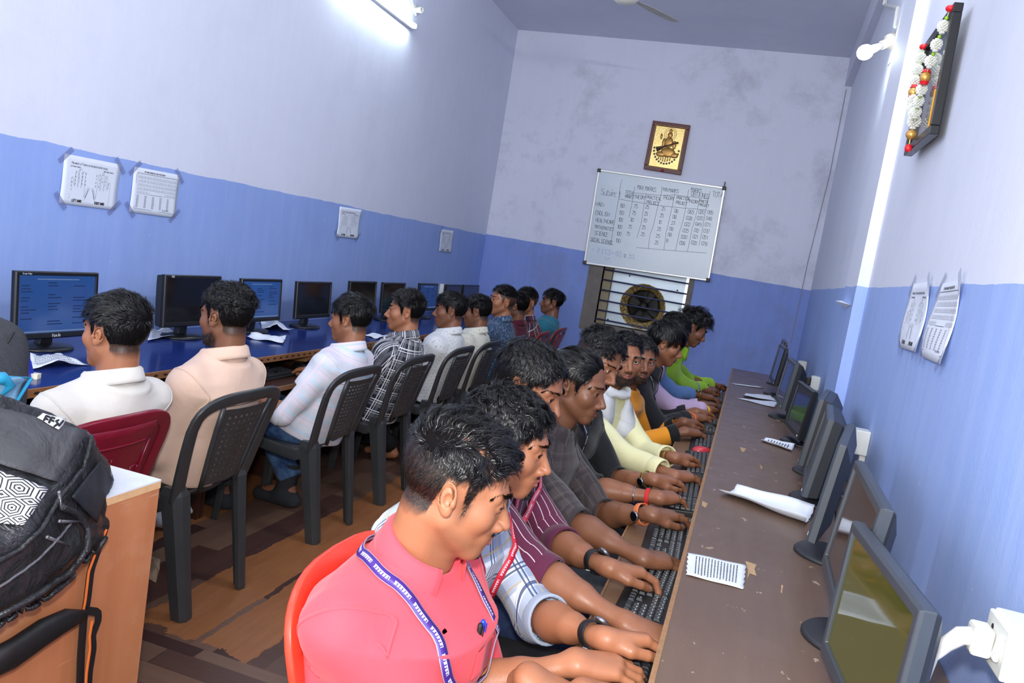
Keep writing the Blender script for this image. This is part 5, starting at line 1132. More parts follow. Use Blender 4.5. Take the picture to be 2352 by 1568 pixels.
# ---- hand, own frame: origin wrist, y to the fingertips, z out of the back; s = +1: thumb on +x
def hand_prims(s, curl=1.0, thumb=0.0, spread=1.0, lift=(0, 0, 0, 0)):
    pr = []; tips = []
    mcp = [(0.029, 0.086, 0.003), (0.0095, 0.092, 0.006), (-0.0105, 0.087, 0.004), (-0.028, 0.077, 0.0)]; ln = [(0.043, 0.026, 0.021), (0.047, 0.030, 0.022), (0.044, 0.028, 0.021), (0.035, 0.021, 0.019)]; sp = (0.16, 0.03, -0.09, -0.24); rr = (0.0092, 0.0095, 0.009, 0.0078)
    c0 = [(0.017, 0.006, 0), (0.006, 0.004, 0.002), (-0.006, 0.004, 0.001), (-0.017, 0.006, -0.002)]
    for i in range(4):
        b = np.array(mcp[i]); pr.append((np.array(c0[i]) * (s, 1, 1), b * (s, 1, 1), 0.0165, 0.0125, 0.016))
        a = 0.25 * curl - lift[i]; p_ = b.copy()
        for j in range(3):
            dv = np.array([math.sin(sp[i] * spread) * math.cos(a), math.cos(a) * math.cos(sp[i] * spread), -math.sin(a)]); e = p_ + dv * ln[i][j]; r0 = rr[i] * (1.06 - 0.07 * j); pr.append((p_ * (s, 1, 1), e * (s, 1, 1), r0, r0 * 0.92, 0.0055 if j == 0 else 0.0025)); p_ = e; a += (0.55, 0.38, 0)[j] * curl
        tips.append((p_ * (s, 1, 1), (np.array([0, math.sin(a - .3), math.cos(a - .3)]))))
    t0, t1, t2, t3 = np.array([0.014, 0.012, -0.006]), np.array([0.040, 0.045, -0.016 - 0.006 * thumb]), np.array([0.050 - 0.012 * thumb, 0.080, -0.020 - 0.010 * thumb]), np.array([0.046 - 0.022 * thumb, 0.110, -0.024 - 0.014 * thumb])
    pr += [(t0 * (s, 1, 1), t1 * (s, 1, 1), 0.017, 0.0135, 0.014), (t1 * (s, 1, 1), t2 * (s, 1, 1), 0.0125, 0.0108, 0.006), (t2 * (s, 1, 1), t3 * (s, 1, 1), 0.0108, 0.0086, 0.003)]
    tips.append((t3 * (s, 1, 1), np.array([s * 0.5, 0.1, 0.85])))
    return pr, tips
def ik(a, c, l1, l2, pole):
    d = c - a; L = float(np.linalg.norm(d)); u = d / max(L, 1e-6)
    if L > (l1 + l2) * 0.985: sc = L / ((l1 + l2) * 0.985); l1 *= sc; l2 *= sc
    x = (l1 * l1 - l2 * l2 + L * L) / (2 * L); h = math.sqrt(max(l1 * l1 - x * x, 0)); p_ = pole - u * float(pole @ u); p_ = p_ / max(np.linalg.norm(p_), 1e-6); return a + u * x + p_ * h
def frame_from(y, zhint):
    y = y / np.linalg.norm(y); x = np.cross(y, zhint); x /= np.linalg.norm(x); return np.stack([x, y, np.cross(x, y)], 1)
CW = np.array(CAM_LOC)
def make_person(label, spec):
    """spec: pelvis, head (world), face (+1: +x, -1: -x), hand targets, look, cloth ...; all geometry in world units, stored relative to the empty"""
    fx = spec['face']; fwd = np.array([fx * 1.0, spec.get('turn', 0.0), 0]); fwd /= np.linalg.norm(fwd); up = np.array([0, 0, 1.0]); right = np.cross(fwd, up)
    pel = np.array(spec['pelvis'], float); look = np.array(spec['look'], float); look /= np.linalg.norm(look); hup = up + right * spec.get('roll', 0.0); HR = frame_from(look, hup).astype(F32); sc = spec.get('hs', 1.0)
    if 'eye' in spec: ex, ey, edp, es = spec['eye']; hd = np.array(_C + ray(ex, ey) * edp) - HR @ (A3(es * 0.0315, 0.0885, 0.0035) * sc)
    else: hd = np.array(spec['head'], float)
    root = empty('person', (pel[0], pel[1], 0), 0, label, 'person', spec.get('group')); O = np.array([pel[0], pel[1], 0])
    lod = spec.get('lod', 1.0); vh = spec.get('vh', 0.0028); q = spec.get('hq', {}); skin = SKIN[spec.get('skin', 'mid')]
    # head frame
    toW = lambda V: (V * sc) @ HR.T + hd
    neckb = hd + toW(np.zeros((1, 3)))[0] * 0 - up * 0.160 * sc - fwd * spec.get('neckback', 0.05) + (pel - hd) * np.array([1, 1, 0]) * 0.12
    shw = spec.get('shw', 0.172); axis = neckb - pel; Lax = np.linalg.norm(axis); axu = axis / Lax; bend = spec.get('bend', 0.03)
    ctr = lambda t: pel + axis * t - fwd * bend * 4 * t * (1 - t)
    dfw = np.cross(axu, right) * -1; dfw = np.cross(up, right); dfw = -np.cross(right, axu); dfw = dfw if dfw @ fwd > 0 else -dfw
    sroll = spec.get('shdrop', 0.0)
    Sh = {s: ctr(spec.get('shat', 0.84)) + right * s * shw + up * (-0.012 + s * sroll) + dfw * spec.get('shfwd', 0.01) for s in (-1, 1)}
    W, E, HF, HP = {}, {}, {}, {}
    for s in (-1, 1):
        hnd = spec['hands'].get(s)
        if hnd is None: hnd = dict(w=pel + fwd * 0.33 + right * s * 0.12 + up * 0.10, d=fwd + right * -s * 0.2 - up * 0.1)
        W[s] = np.array(hnd['w'], float); dd = np.array(hnd['d'], float); E[s] = ik(Sh[s], W[s], 0.285, 0.25, np.array(hnd.get('pole', right * s * spec.get('elb', 0.45) - fwd * 0.2 - up * 0.9), float))
        HF[s] = frame_from(dd, np.array(hnd.get('n', up + 0.0), float)).astype(F32); HP[s] = hand_prims(-s, hnd.get('curl', 1.0), hnd.get('thumb', 0.0), hnd.get('spread', 1.0), hnd.get('lift', (0, 0, 0, 0)))
    hip = {s: pel + right * s * 0.085 - up * 0.01 for s in (-1, 1)}
    kneeh = spec.get('kneez', 0.485); knee = {s: hip[s] * [1, 1, 0] + fwd * spec.get('thigh', 0.40) + right * s * spec.get('kneeout', 0.05) + up * kneeh for s in (-1, 1)}
    ft = spec.get('feet', {}); ank = {s: np.array(ft.get(s, knee[s] * [1, 1, 0] - fwd * 0.02 + up * 0.085), float) for s in (-1, 1)}
    # ---- body mesh: head and neck fine, arms and hands fine, core coarse
    f_head = lambda P: head_sdf(P, q)
    nk = ((neckb - hd) @ HR / sc).astype(F32); nk2 = (((neckb + fwd * 0.012) - hd) @ HR / sc).astype(F32)
    def f_hn(P):
        d = f_head(P); n_ = cap(P, (0, -0.030, -0.055), nk, 0.053, 0.062); n_ = smin(n_, cap(P, (0, 0.030, -0.095), nk2 + A3(0, 0.02, 0), 0.024, 0.034), 0.03)
        return smin(d, n_, 0.016)
    lo = np.minimum(A3(-0.105, -0.13, -0.16), nk - 0.075); hi = np.maximum(A3(0.105, 0.13, 0.135), nk + 0.075)
    V, Fc = mesh_sdf(f_hn, lo, hi, vh); Nn, _ = grad(f_hn, V, 0.001); lips, b = face_masks(V, q); sm = scalp_mask(V, q) * (1 - (0.75 * part_gap(V, q) if q.get('style') == 'part' else 0))
    mk = np.stack([lips, np.maximum(b, sm * q.get('tint', 0.85) * np.clip((V[:, 2] + 0.076) / 0.03, 0, 1)), np.zeros(len(V))], -1).astype(F32)
    parts = [(toW(V) - O, Fc)]; masks = [mk]
    va = spec.get('va', 0.0034)
    for s in (-1, 1):
        prim, tips = HP[s]; Rm = HF[s]; w_, e_, sh_ = W[s].astype(F32), E[s].astype(F32), Sh[s].astype(F32); fa = (w_ - e_); mid = e_ + fa * 0.3; thin = spec.get('arm', 1.0)
        def f_arm(P, prim=prim, Rm=Rm, w_=w_, e_=e_, sh_=sh_, mid=mid, thin=thin):
            Q = (P - w_) @ Rm; d = None
            for a, b_, ra, rb, k_ in prim: c = cap(Q, a, b_, ra, rb); d = c if d is None else smin(d, c, k_)
            d = smin(d, ell(Q, (0, 0.045, -0.008), (0.034, 0.048, 0.013)), 0.012)
            fl = Q * A3(1, 1, 1.28)
            fe = ((e_ - w_) @ Rm) * A3(1, 1, 1.28); wr = cap(fl, (0, 0.006, 0), fe * 0.5, 0.0262, 0.030 * thin)
            d = smin(d, wr, 0.018); d = smin(d, cap(P, mid, w_ * 0.35 + mid * 0.65, 0.038 * thin, 0.033 * thin), 0.03); d = smin(d, cap(P, e_, mid, 0.036 * thin, 0.038 * thin), 0.03)
            return smin(d, cap(P, e_, sh_ + (e_ - sh_) * 0.3, 0.037 * thin, 0.044), 0.02)
        pts = np.concatenate([np.stack([w_ + Rm @ p_[1].astype(F32) for p_ in prim]), [w_, e_, sh_ + (e_ - sh_) * 0.25]]); V, Fc = mesh_sdf(f_arm, pts.min(0) - 0.07, pts.max(0) + 0.07, va)
        Q = (V - w_) @ Rm; nail = np.zeros(len(V), F32)
        for tp, nn in tips: c = tp + nn * 0.008 - A3(0, 0.001, 0); nail = np.maximum(nail, np.clip(1.4 - vlen((Q - c) / A3(0.0056, 0.0075, 0.0052)), 0, 1) * 0.55)
        parts.append((V - O.astype(F32), Fc)); masks.append(np.stack([np.zeros(len(V)), np.zeros(len(V)), np.clip(nail, 0, .5)], -1).astype(F32))
    def f_core(P):
        d = cap(P, ctr(0.12), ctr(0.75), 0.095, 0.10); d = smin(d, cap(P, ctr(0.8), neckb, 0.07, 0.045), 0.05)
        for s in (-1, 1): d = smin(d, cap(P, ctr(0.82), Sh[s], 0.05, 0.042), 0.04); d = smin(d, cap(P, hip[s], knee[s], 0.066, 0.046), 0.04); d = smin(d, cap(P, knee[s], ank[s], 0.045, 0.034), 0.02); d = smin(d, cap(P, ank[s], ank[s] + fwd * 0.16 - up * 0.05, 0.034, 0.022), 0.02); d = smin(d, cap(P, ank[s] - up * .035 - fwd * .03, ank[s] + fwd * 0.05 - up * 0.05, 0.03, 0.03), 0.02)
        return d
    pts = np.array([pel, neckb, *Sh.values(), *knee.values(), *[a + fwd * .2 - up * .07 for a in ank.values()], *[a - fwd * .1 for a in ank.values()]], F32)
    V, Fc = mesh_sdf(f_core, pts.min(0) - 0.16, pts.max(0) + 0.16, spec.get('vcore', 0.012)); V[:, 2] = np.maximum(V[:, 2], 0.002)
    parts.append((V - O.astype(F32), Fc)); masks.append(np.zeros((len(V), 3), F32))
    Vb, Fb = joinm(parts); body = np_mesh('body', Vb, Fb, skin, root, True, {'mask': np.concatenate(masks)})
    # ---- eyes, brows, hair
    tc_ = CW - hd; gz = np.array(spec.get('gaze', look + 0.45 * tc_ / np.linalg.norm(tc_) * np.array([1, 1, 0.2]) + np.array([0, 0, -.12])), float); gz = (gz / np.linalg.norm(gz)) @ HR
    for s in (-1, 1):
        mb = MB(); g = Vector(gz.tolist()).normalized(); u_ = g.orthogonal().normalized(); w2 = g.cross(u_); c = Vector((s * 0.0315, 0.0770, 0.0035)); r_ = 0.0126; rings = []
        angs = [0.001, 0.2, 0.3, 0.48, 0.54, 0.8, 1.2, 1.6, 2.2, 3.1]
        for a in angs: rings.append([c + g * (cos(a) * r_) + u_ * (sin(a) * r_ * cos(2 * PI * k_ / 20)) + w2 * (sin(a) * r_ * sin(2 * PI * k_ / 20)) for k_ in range(20)])
        mb.loft(rings, True, False); mb.mi = []
        for i in range(len(angs) - 1): mb.mi += [1 if i < 4 else 0] * 20
        mb.v = [tuple(x) for x in (toW(np.array(mb.v, F32)) - O)]; mb.build('eye', [M_eye, M_iris], root, True)
    if spec.get('hair', True):
        top_i = len(parts[0][0]); Vl = None
        Vh, Fh = mesh_sdf(f_head, (-0.1, -0.125, -0.14), (0.1, 0.13, 0.135), max(vh, 0.0034)); Nh, _ = grad(f_head, Vh, 0.001)
        hp, ncap = hair_for(Vh, Nh, Fh, q, lod); V, Fc = joinm(hp); ho = np_mesh('hair', toW(V) - O, Fc, [M_hair, M_scalp], root); mi_ = np.zeros(len(ho.data.polygons), np.int32); mi_[:ncap] = 1; ho.data.polygons.foreach_set('material_index', mi_)
        _, bm_ = face_masks(Vh, q); bh = beard_hairs(Vh, Nh, bm_, q, lod) if lod > 0.3 else None
        if bh: np_mesh('beard', toW(bh[0]) - O, bh[1], M_hair, root)
        if lod > 0.25: V, Fc = joinm(brow_hairs(f_head, q)); np_mesh('eyebrows', toW(V) - O, Fc, M_hair, root)
    # ---- shirt
    cl = spec['shirt']; fat = cl.get('fat', 1.0); loose = cl.get('loose', 0.010)
    ss = np.array([0, .2, .42, .62, .8, .9, .96, 1.0]); ww = np.array([.178, .168, .160, .172, .182, .150, .092, .070]) * fat; dd_ = np.array([.125, .120, .112, .118, .112, .088, .074, .066]) * fat; dpf = np.interp(ss, [0, .3, .8, .95], [1, cl.get('deep', 1.0), cl.get('deep', 1.0), 1])
    hem = cl.get('hem', -0.05); slen = cl.get('sleeve', 0.6)       # sleeve: 1 = elbow, 2 = wrist
    rgt, dfw_, axu_ = right.astype(F32), dfw.astype(F32), axu.astype(F32)
    def tors(P):
        t = ((P - pel) @ axu_) / Lax; tc = np.clip(t, -0.3, 1.0); c = pel + axis * tc[:, None] - fwd * (bend * 4 * tc * (1 - tc))[:, None]; r_ = (P - c); return t, r_ @ rgt, r_ @ dfw_
    A_, B_, C_ = {}, {}, {}
    for s in (-1, 1):
        A_[s], B_[s] = Sh[s].astype(F32), E[s].astype(F32)
        C_[s] = (Sh[s] + (E[s] - Sh[s]) * slen if slen <= 1 else E[s] + (W[s] - E[s]) * (slen - 1)).astype(F32)
    amp = cl.get('wr', 0.0045); rend = (0.044 - 0.012 * (slen - 1)) + loose * 0.65 if slen > 1 else 0.046 + loose * 1.2
    def f_sleeve(P, s):
        d = cap(P, A_[s], B_[s] if slen > 1 else C_[s], 0.054 * fat + loose * .5, 0.044 + loose * (0.75 if slen > 1 else 1.2))
        if slen > 1: d = smin(d, cap(P, B_[s], C_[s], 0.044 + loose * .7, rend), 0.015)
        return d
    def f_torso(P):
        t, x, y = tors(P); w_ = np.interp(t, ss, ww).astype(F32) + loose; h_ = np.interp(t, ss, dd_).astype(F32) + loose; h_ = np.where(y > 0, h_ * (1 + (np.interp(t, ss, dpf) - 1) * np.clip(y / 0.06, 0, 1)), h_).astype(F32); x2 = np.abs(x / w_); y2 = np.abs(y / h_); d = ((x2 ** 2.3 + y2 ** 2.3) ** (1 / 2.3) - 1) * np.minimum(w_, h_)
        return smax(d, (t - 1.015) * Lax, 0.012)
    belly = (pel + fwd * 0.11).astype(F32)
    def f_shirt(P):
        d = f_torso(P)
        for s in (-1, 1): d = smin(d, cap(P, ctr(0.90), A_[s] + (0, 0, 0.004), 0.066, 0.060), 0.05); d = smin(d, f_sleeve(P, s), 0.032)
        d = d + amp * wrinkle(P, cl.get('wf', 26.0))
        for s in (-1, 1):
            a_ = C_[s]; base = B_[s] if slen > 1 else A_[s]; ax_ = (a_ - base); ax_ /= np.linalg.norm(ax_); pl = (P - a_) @ ax_; near = vlen(P - a_) < 0.15
            d = np.where(near, smax(d, pl, 0.004), d)
            d = np.where(near, smax(d, -np.maximum(vlen((P - a_) - pl[:, None] * ax_) - (rend - 0.004), -(pl + 0.03)), 0.003), d)
        t, x, y = tors(P); d = smax(d, (hem - t) * Lax, 0.01)
        nb = cap(P, neckb + up * 0.0 + fwd * 0.012, neckb + up * 0.12 + fwd * 0.05, 0.060, 0.064); return smax(d, -nb, 0.006)
    pts = np.array([ctr(hem), neckb, *A_.values(), *B_.values(), *C_.values()], F32); vs = spec.get('vs', 0.007)
    V, Fc = mesh_sdf(f_shirt, pts.min(0) - 0.2, pts.max(0) + 0.14, vs, proj=1)
    t, x, y = tors(V); ds = {s: f_sleeve(V, s) for s in (-1, 1)}; dt = f_torso(V); ang = np.arctan2(x * 0.75, y)
    u = ang * 0.150; v = t * Lax; sl = np.zeros(len(V), F32)
    for s in (-1, 1):
        m_ = ds[s] < dt - 0.004; a_ = A_[s]; b1 = B_[s]; ax_ = (b1 - a_); l1 = np.linalg.norm(ax_); ax_ /= l1; rel = V - a_; al = rel @ ax_; e1 = np.cross(ax_, np.array([0, 0, 1.0]) + 0.01); e1 /= np.linalg.norm(e1); e2 = np.cross(ax_, e1); an = np.arctan2(rel @ e2, rel @ e1)
        if slen > 1: ax2 = (C_[s] - b1); ax2 /= np.linalg.norm(ax2); al2 = (V - b1) @ ax2; al = np.where(al2 > 0, l1 + al2, al)
        u = np.where(m_, an * 0.062 + 0.3, u); v = np.where(m_, -al + 0.5, v); sl = np.where(m_, s, sl)
    shirt = np_mesh('shirt', V - O, Fc, cl['mat'], root, True, {'cuv': np.stack([u, v, sl], -1)})
    # cuffs / rolled sleeve bands
    if cl.get('cuff', True):
        for s in (-1, 1):
            a_ = C_[s]; base = B_[s] if slen > 1 else A_[s]; ax_ = (a_ - base) / np.linalg.norm(a_ - base); r0 = rend - 0.001; cw = cl.get('cuffw', 0.045)
            mb = MB(); mb.lathe(Vector((a_ - ax_ * cw - O).tolist()), Vector(ax_.tolist()), [(r0 + .004, 0), (r0 + .0062, 0.003), (r0 + .0056, cw - 0.003), (r0 + .0036, cw + .001), (r0 - .001, cw), (r0 - .002, cw - 0.02)], 28, False); mb.build('cuff', cl.get('cuffmat', cl['mat']), shirt, True)
    if cl.get('collar', True):
        cm_ = cl.get('collarmat', cl['mat']); hgt = cl.get('colh', 0.036); nbv = neckb + up * 0.012 + fwd * 0.010; tilt = spec.get('coltilt', 0.38)
        upc = up * cos(tilt) - fwd * sin(tilt) * 0.0; fdir = fwd * cos(tilt) - up * sin(tilt); axn = fwd * sin(tilt) + up * cos(tilt); opn = cl.get('open', 0.42)
        mb = MB(); nth = 34; rows = 7
        for i in range(nth + 1):
            th = -PI + opn + (2 * PI - 2 * opn) * i / nth          # 0 = back, +-pi = front
            dirn = -fdir * cos(th) + right * sin(th); fr_ = (1 - cos(th)) / 2; tipf = max(0.0, (abs(th) - 1.7) / (PI - opn - 1.7)); R1 = 0.0685 + 0.006 * fr_
            prof = [(R1 + 0.004, -0.03), (R1 - 0.001, hgt * 0.4), (R1 - 0.001, hgt * (1 - 0.35 * fr_)), (R1 + 0.006, hgt * (1.06 - 0.35 * fr_)), (R1 + 0.013, hgt * (0.9 - 0.4 * fr_)), (R1 + 0.018 + 0.008 * tipf, hgt * 0.15 - 0.012 * fr_ - 0.02 * tipf), (R1 + 0.021 + 0.014 * tipf, -0.006 - 0.016 * fr_ - 0.034 * tipf ** 1.5)]
            mb.v += [tuple(nbv + dirn * r_ + axn * z_ - O) for r_, z_ in prof]
        fs = [(i * rows + j, (i + 1) * rows + j, (i + 1) * rows + j + 1, i * rows + j + 1) for i in range(nth) for j in range(rows - 1)]; mb.f = fs; mb.mi = [0] * len(fs)
        co = mb.build('collar', cm_, shirt, True, solid=0.0022, fix=False); a = co.data.attributes.new('cuv', 'FLOAT_VECTOR', 'POINT'); a.data.foreach_set('vector', np.array([(i * 0.014, (j % rows) * 0.012, 0) for i in range(nth + 1) for j in range(rows)], F32).ravel())
    # ---- trousers and shoes
    tr = spec.get('trousers', 'jeans'); hemz = spec.get('trhem', 0.0)
    def f_tr(P):
        d = ell(P, pel + fwd * 0.01 - up * 0.01, (0.16, 0.16, 0.11))
        for s in (-1, 1): d = smin(d, cap(P, hip[s] + fwd * .03, knee[s], 0.086, 0.067), 0.045); 
        wk = 0.004 * wrinkle(P, 22.0)
        for s in (-1, 1):
            ax_ = (ank[s] - knee[s]); ax_ = ax_ / np.linalg.norm(ax_); a_ = ank[s] + up * (0.005 + hemz); dl = smax(cap(P, knee[s], ank[s] + up * (0.02 + hemz), 0.064, 0.058) + wk, (P - a_) @ ax_.astype(F32), 0.006); d = smin(d, dl, 0.025)
        return d + wk * 0.3
    pts = np.array([pel, *hip.values(), *knee.values(), *ank.values()], F32); V, Fc = mesh_sdf(f_tr, pts.min(0) - 0.2, pts.max(0) + 0.2, spec.get('vt', 0.012), proj=1); np_mesh('trousers', V - O, Fc, TROUSERS[tr], root)
    foot = spec.get('foot', 'shoe')
    if foot != 'bare':
        for s in (-1, 1):
            a_ = ank[s]; fz = min(a_[2] - 0.0, 0.1)
            def f_sh(P):
                tip = a_ + fwd * 0.155 - up * (fz - 0.03); d = cap(P, a_ - up * (fz - 0.036) - fwd * 0.035, tip, 0.042, 0.037); d = smin(d, cap(P, a_ + up * (0.13 if foot == 'sock' else 0.03), a_ - up * .02 + fwd * .02, 0.047, 0.048), 0.04); return smax(d, -(P[:, 2] - (a_[2] - fz + 0.003)), 0.004)
            V, Fc = mesh_sdf(f_sh, a_ - 0.14, a_ + fwd * 0.2 + 0.14 - np.minimum(fwd * 0.4, 0) * 0 + np.abs(fwd) * 0.1, 0.007) if fx > 0 else mesh_sdf(f_sh, np.minimum(a_, a_ + fwd * 0.2) - 0.14, np.maximum(a_, a_ + fwd * .2) + 0.14, 0.007)
            np_mesh('sock' if foot == 'sock' else 'shoe', V - O, Fc, M_sock if foot == 'sock' else M_shoe, root)
    spec['_'] = dict(root=root, O=O, shirt=shirt, f_shirt=f_shirt, toW=toW, W=W, E=E, HF=HF, Sh=Sh, neckb=neckb, ctr=ctr, fwd=fwd, right=right, up=up, dfw=dfw, hd=hd, pel=pel)
    return spec
def on_shirt(sp, path, off=0.003, it=6):
    P = np.array(path, F32); f = sp['_']['f_shirt']
    for _ in range(it): n, d = grad(f, P, 0.004); P = P - n * np.clip(d - off, -0.03, 0.03)[:, None]
    n, d = grad(f, P, 0.004); return P, n
def resample(path, n):
    P = np.array(path, float); L = np.concatenate([[0], np.cumsum(np.linalg.norm(np.diff(P, axis=0), axis=1))]); t = np.linspace(0, L[-1], n); return np.stack([np.interp(t, L, P[:, i]) for i in range(3)], -1)
def band(sp, name, path, width, mat, th=0.0012, n=60, off=0.004, parent=None, snap=True):
    P = resample(path, n)
    if snap: P, nn = on_shirt(sp, P, off); P = resample(P, n); _, nn = on_shirt(sp, P, off, 1)
    else: nn = np.tile(np.array(snap or (0, 0, 1.0)), (n, 1))
    # smooth the normals so the band does not twist
    for _ in range(6): nn[1:-1] = (nn[:-2] + nn[1:-1] * 2 + nn[2:]) / 4
    t = np.gradient(P, axis=0); t /= np.linalg.norm(t, axis=1, keepdims=True); sd = np.cross(t, nn); sd /= np.linalg.norm(sd, axis=1, keepdims=True); O = sp['_']['O']
    V = np.concatenate([P + sd * width / 2 + nn * th, P - sd * width / 2 + nn * th, P - sd * width / 2 - nn * th, P + sd * width / 2 - nn * th]) - O
    i = np.arange(n - 1); Fc = np.concatenate([np.stack([i + a * n, i + 1 + a * n, i + 1 + b * n, i + b * n], -1) for a, b in ((0, 1), (1, 2), (2, 3), (3, 0))])
    L = np.concatenate([[0], np.cumsum(np.linalg.norm(np.diff(P, axis=0), axis=1))]); uv = np.concatenate([np.stack([L, np.full(n, s_), np.zeros(n)], -1) for s_ in (1.0, 0.0, 0.0, 1.0)])
    return np_mesh(name, V, Fc, mat, parent or sp['_']['root'], True, {'cuv': uv})
def wrist_ring(sp, s, name, mat, back, r=0.031, w=0.02, th=0.004, parent=None, flat=0.80, label=None):
    """watch strap, thread or bracelet around the forearm, `back` metres behind the wrist"""
    d = sp['_']; Rm = d['HF'][s]; e = d['E'][s] - d['W'][s]; e = e / np.linalg.norm(e); c = d['W'][s] + e * back; y = -e; x = Rm[:, 0] - y * (Rm[:, 0] @ y); x /= np.linalg.norm(x); z = np.cross(x, y); mb = MB(); n = 28; rings = []
    for i in range(n):
        a = 2 * PI * i / n; rad = lambda q_: c + x * (cos(a) * (r + q_)) + z * (sin(a) * (r * flat + q_)); rings.append([Vector((rad(0) + y * w / 2 - d['O']).tolist()), Vector((rad(th) + y * w / 2 - d['O']).tolist()), Vector((rad(th) - y * w / 2 - d['O']).tolist()), Vector((rad(0) - y * w / 2 - d['O']).tolist())])
    mb.loft(rings, True, False, True); o = mb.build(name, mat, d['root'], True, bevel=0.0008)
    if label: o['label'] = label
    return o, c, x, y, z
def watch(sp, s, strap, back=0.035, r=0.0315, facemat=None, w=0.02):
    o, c, x, y, z = wrist_ring(sp, s, 'wristwatch', strap, back, r, w, 0.0028); d = sp['_']; cc = Vector((c + z * (r * 0.80 + 0.003) - d['O']).tolist()); zz = Vector(z.tolist())
    MB().lathe(cc, zz, [(0.001, 0), (0.017, 0), (0.0175, 0.006), (0.0155, 0.008), (0.001, 0.008)], 24).build('watch_case', plain('watch_steel', (150, 152, 156), 0.25, 0.9), o, True); MB().disc(cc + zz * 0.0079, zz, 0.014, 0.014, 0.0008, 24).build('dial', facemat or plain('dial_dark', (14, 15, 18), 0.1), o)
    b = Vector((c - z * (r * 0.80 + 0.003) - d['O']).tolist()); MB().box(b, (0.012, 0.012, 0.006)).build('buckle', plain('watch_steel', (150, 152, 156), 0.25, 0.9), o, bevel=0.001)
# ---- cloth
def cloth(name, rgb, pat=None, rough=0.85, fold=0.5):
    k = N(name); a = k.attr('cuv'); s = k.xyz(a.outputs['Vector']); p = k.obj(); b = lin(*rgb); c = k.mix(k.noise(9, 4, 0.6, p), tuple(x * 0.90 for x in b[:3]) + (1,), tuple(min(1, x * 1.06) for x in b[:3]) + (1,))
    for it in (pat or []):
        kind = it[0]
        if kind == 'band':      # axis, period, offset, width, rgb, mix
            _, axx, per, off, wd, col_, mx = it; fr_ = k.math('FRACT', k.math('DIVIDE', k.math('ADD', s[axx], 10 + off), per)); c = k.mix(k.math('MULTIPLY', k.math('LESS_THAN', fr_, wd / per), mx), c, lin(*col_))
        if kind == 'wave':      # thin wavy pin stripes along v
            _, per, wd, col_, wob = it; uu_ = k.math('ADD', s[0], k.math('MULTIPLY', k.math('SINE', k.math('MULTIPLY', s[1], 46.0)), wob)); fr_ = k.math('FRACT', k.math('DIVIDE', k.math('ADD', uu_, 10), per)); c = k.mix(k.math('LESS_THAN', fr_, wd / per), c, lin(*col_))
        if kind == 'dots':
            _, per, r_, col_, mx = it; fx_ = k.math('SUBTRACT', k.math('FRACT', k.math('DIVIDE', k.math('ADD', s[0], 10), per)), 0.5); row = k.math('FLOOR', k.math('DIVIDE', k.math('ADD', s[0], 10), per)); fy_ = k.math('SUBTRACT', k.math('FRACT', k.math('ADD', k.math('DIVIDE', k.math('ADD', s[1], 10), per), k.math('MULTIPLY', row, 0.5))), 0.5)
            c = k.mix(k.math('MULTIPLY', k.math('LESS_THAN', k.math('ADD', k.math('MULTIPLY', fx_, fx_), k.math('MULTIPLY', fy_, fy_)), (r_ / per) ** 2), mx), c, lin(*col_))
        if kind == 'blot':
            _, sc_, col_, th = it; c = k.mix(k.ramp(k.noise(sc_, 4, 0.65, a.outputs['Vector']), [(th, 0.0), (th + 0.06, 1.0)]), c, lin(*col_))
        if kind == 'sweat':
            slv = k.math('GREATER_THAN', k.math('ABSOLUTE', s[2]), 0.5); og, bk, wh = lin(232, 150, 40), lin(24, 24, 26), lin(222, 222, 222)
            tor = k.mix(k.math('GREATER_THAN', s[1], .21), bk, k.mix(k.math('GREATER_THAN', s[1], .255), wh, og)); c = k.mix(slv, tor, k.mix(k.math('GREATER_THAN', s[1], .20), og, bk))
        if kind == 'below':     # colour block below v
            _, v0, col_ = it; c = k.mix(k.math('LESS_THAN', s[1], v0), c, lin(*col_))
    k.col(c); k.set(rough, spec=0.25); k.b.inputs['Sheen Weight'].default_value = 0.15
    h = k.math('ADD', k.math('MULTIPLY', k.noise(8, 3, 0.5, p, 0.5), 1.0), k.math('MULTIPLY', k.noise(500, 2, 0.5, p), 0.08)); k.bump(h, fold, 0.012); return k.m
def jeans(name, a, b):
    k = N(name); p = k.obj(); k.col(k.mix(k.ramp(k.noise(9, 5, 0.7, p), [(0.35, 0.0), (0.7, 1.0)]), lin(*a), lin(*b))); k.set(0.85, spec=0.25); k.bump(k.math('ADD', k.noise(14, 4, 0.6, p, 1.0), k.math('MULTIPLY', k.noise(600, 2, 0.5, p), 0.1)), 0.5, 0.01); return k.m
TROUSERS = {'jeans': jeans('denim_blue', (40, 66, 110), (104, 140, 186)), 'navy': jeans('denim_navy', (20, 28, 50), (40, 56, 92)), 'black': jeans('trouser_black', (20, 20, 22), (34, 34, 38)), 'grey': jeans('trouser_grey', (60, 62, 66), (84, 86, 92))}
M_shoe = plain('shoe_dark', (34, 30, 30), 0.5); M_sock = plain('sock_charcoal', (52, 54, 60), 0.9, 0, 0.2, 0.1, 60)
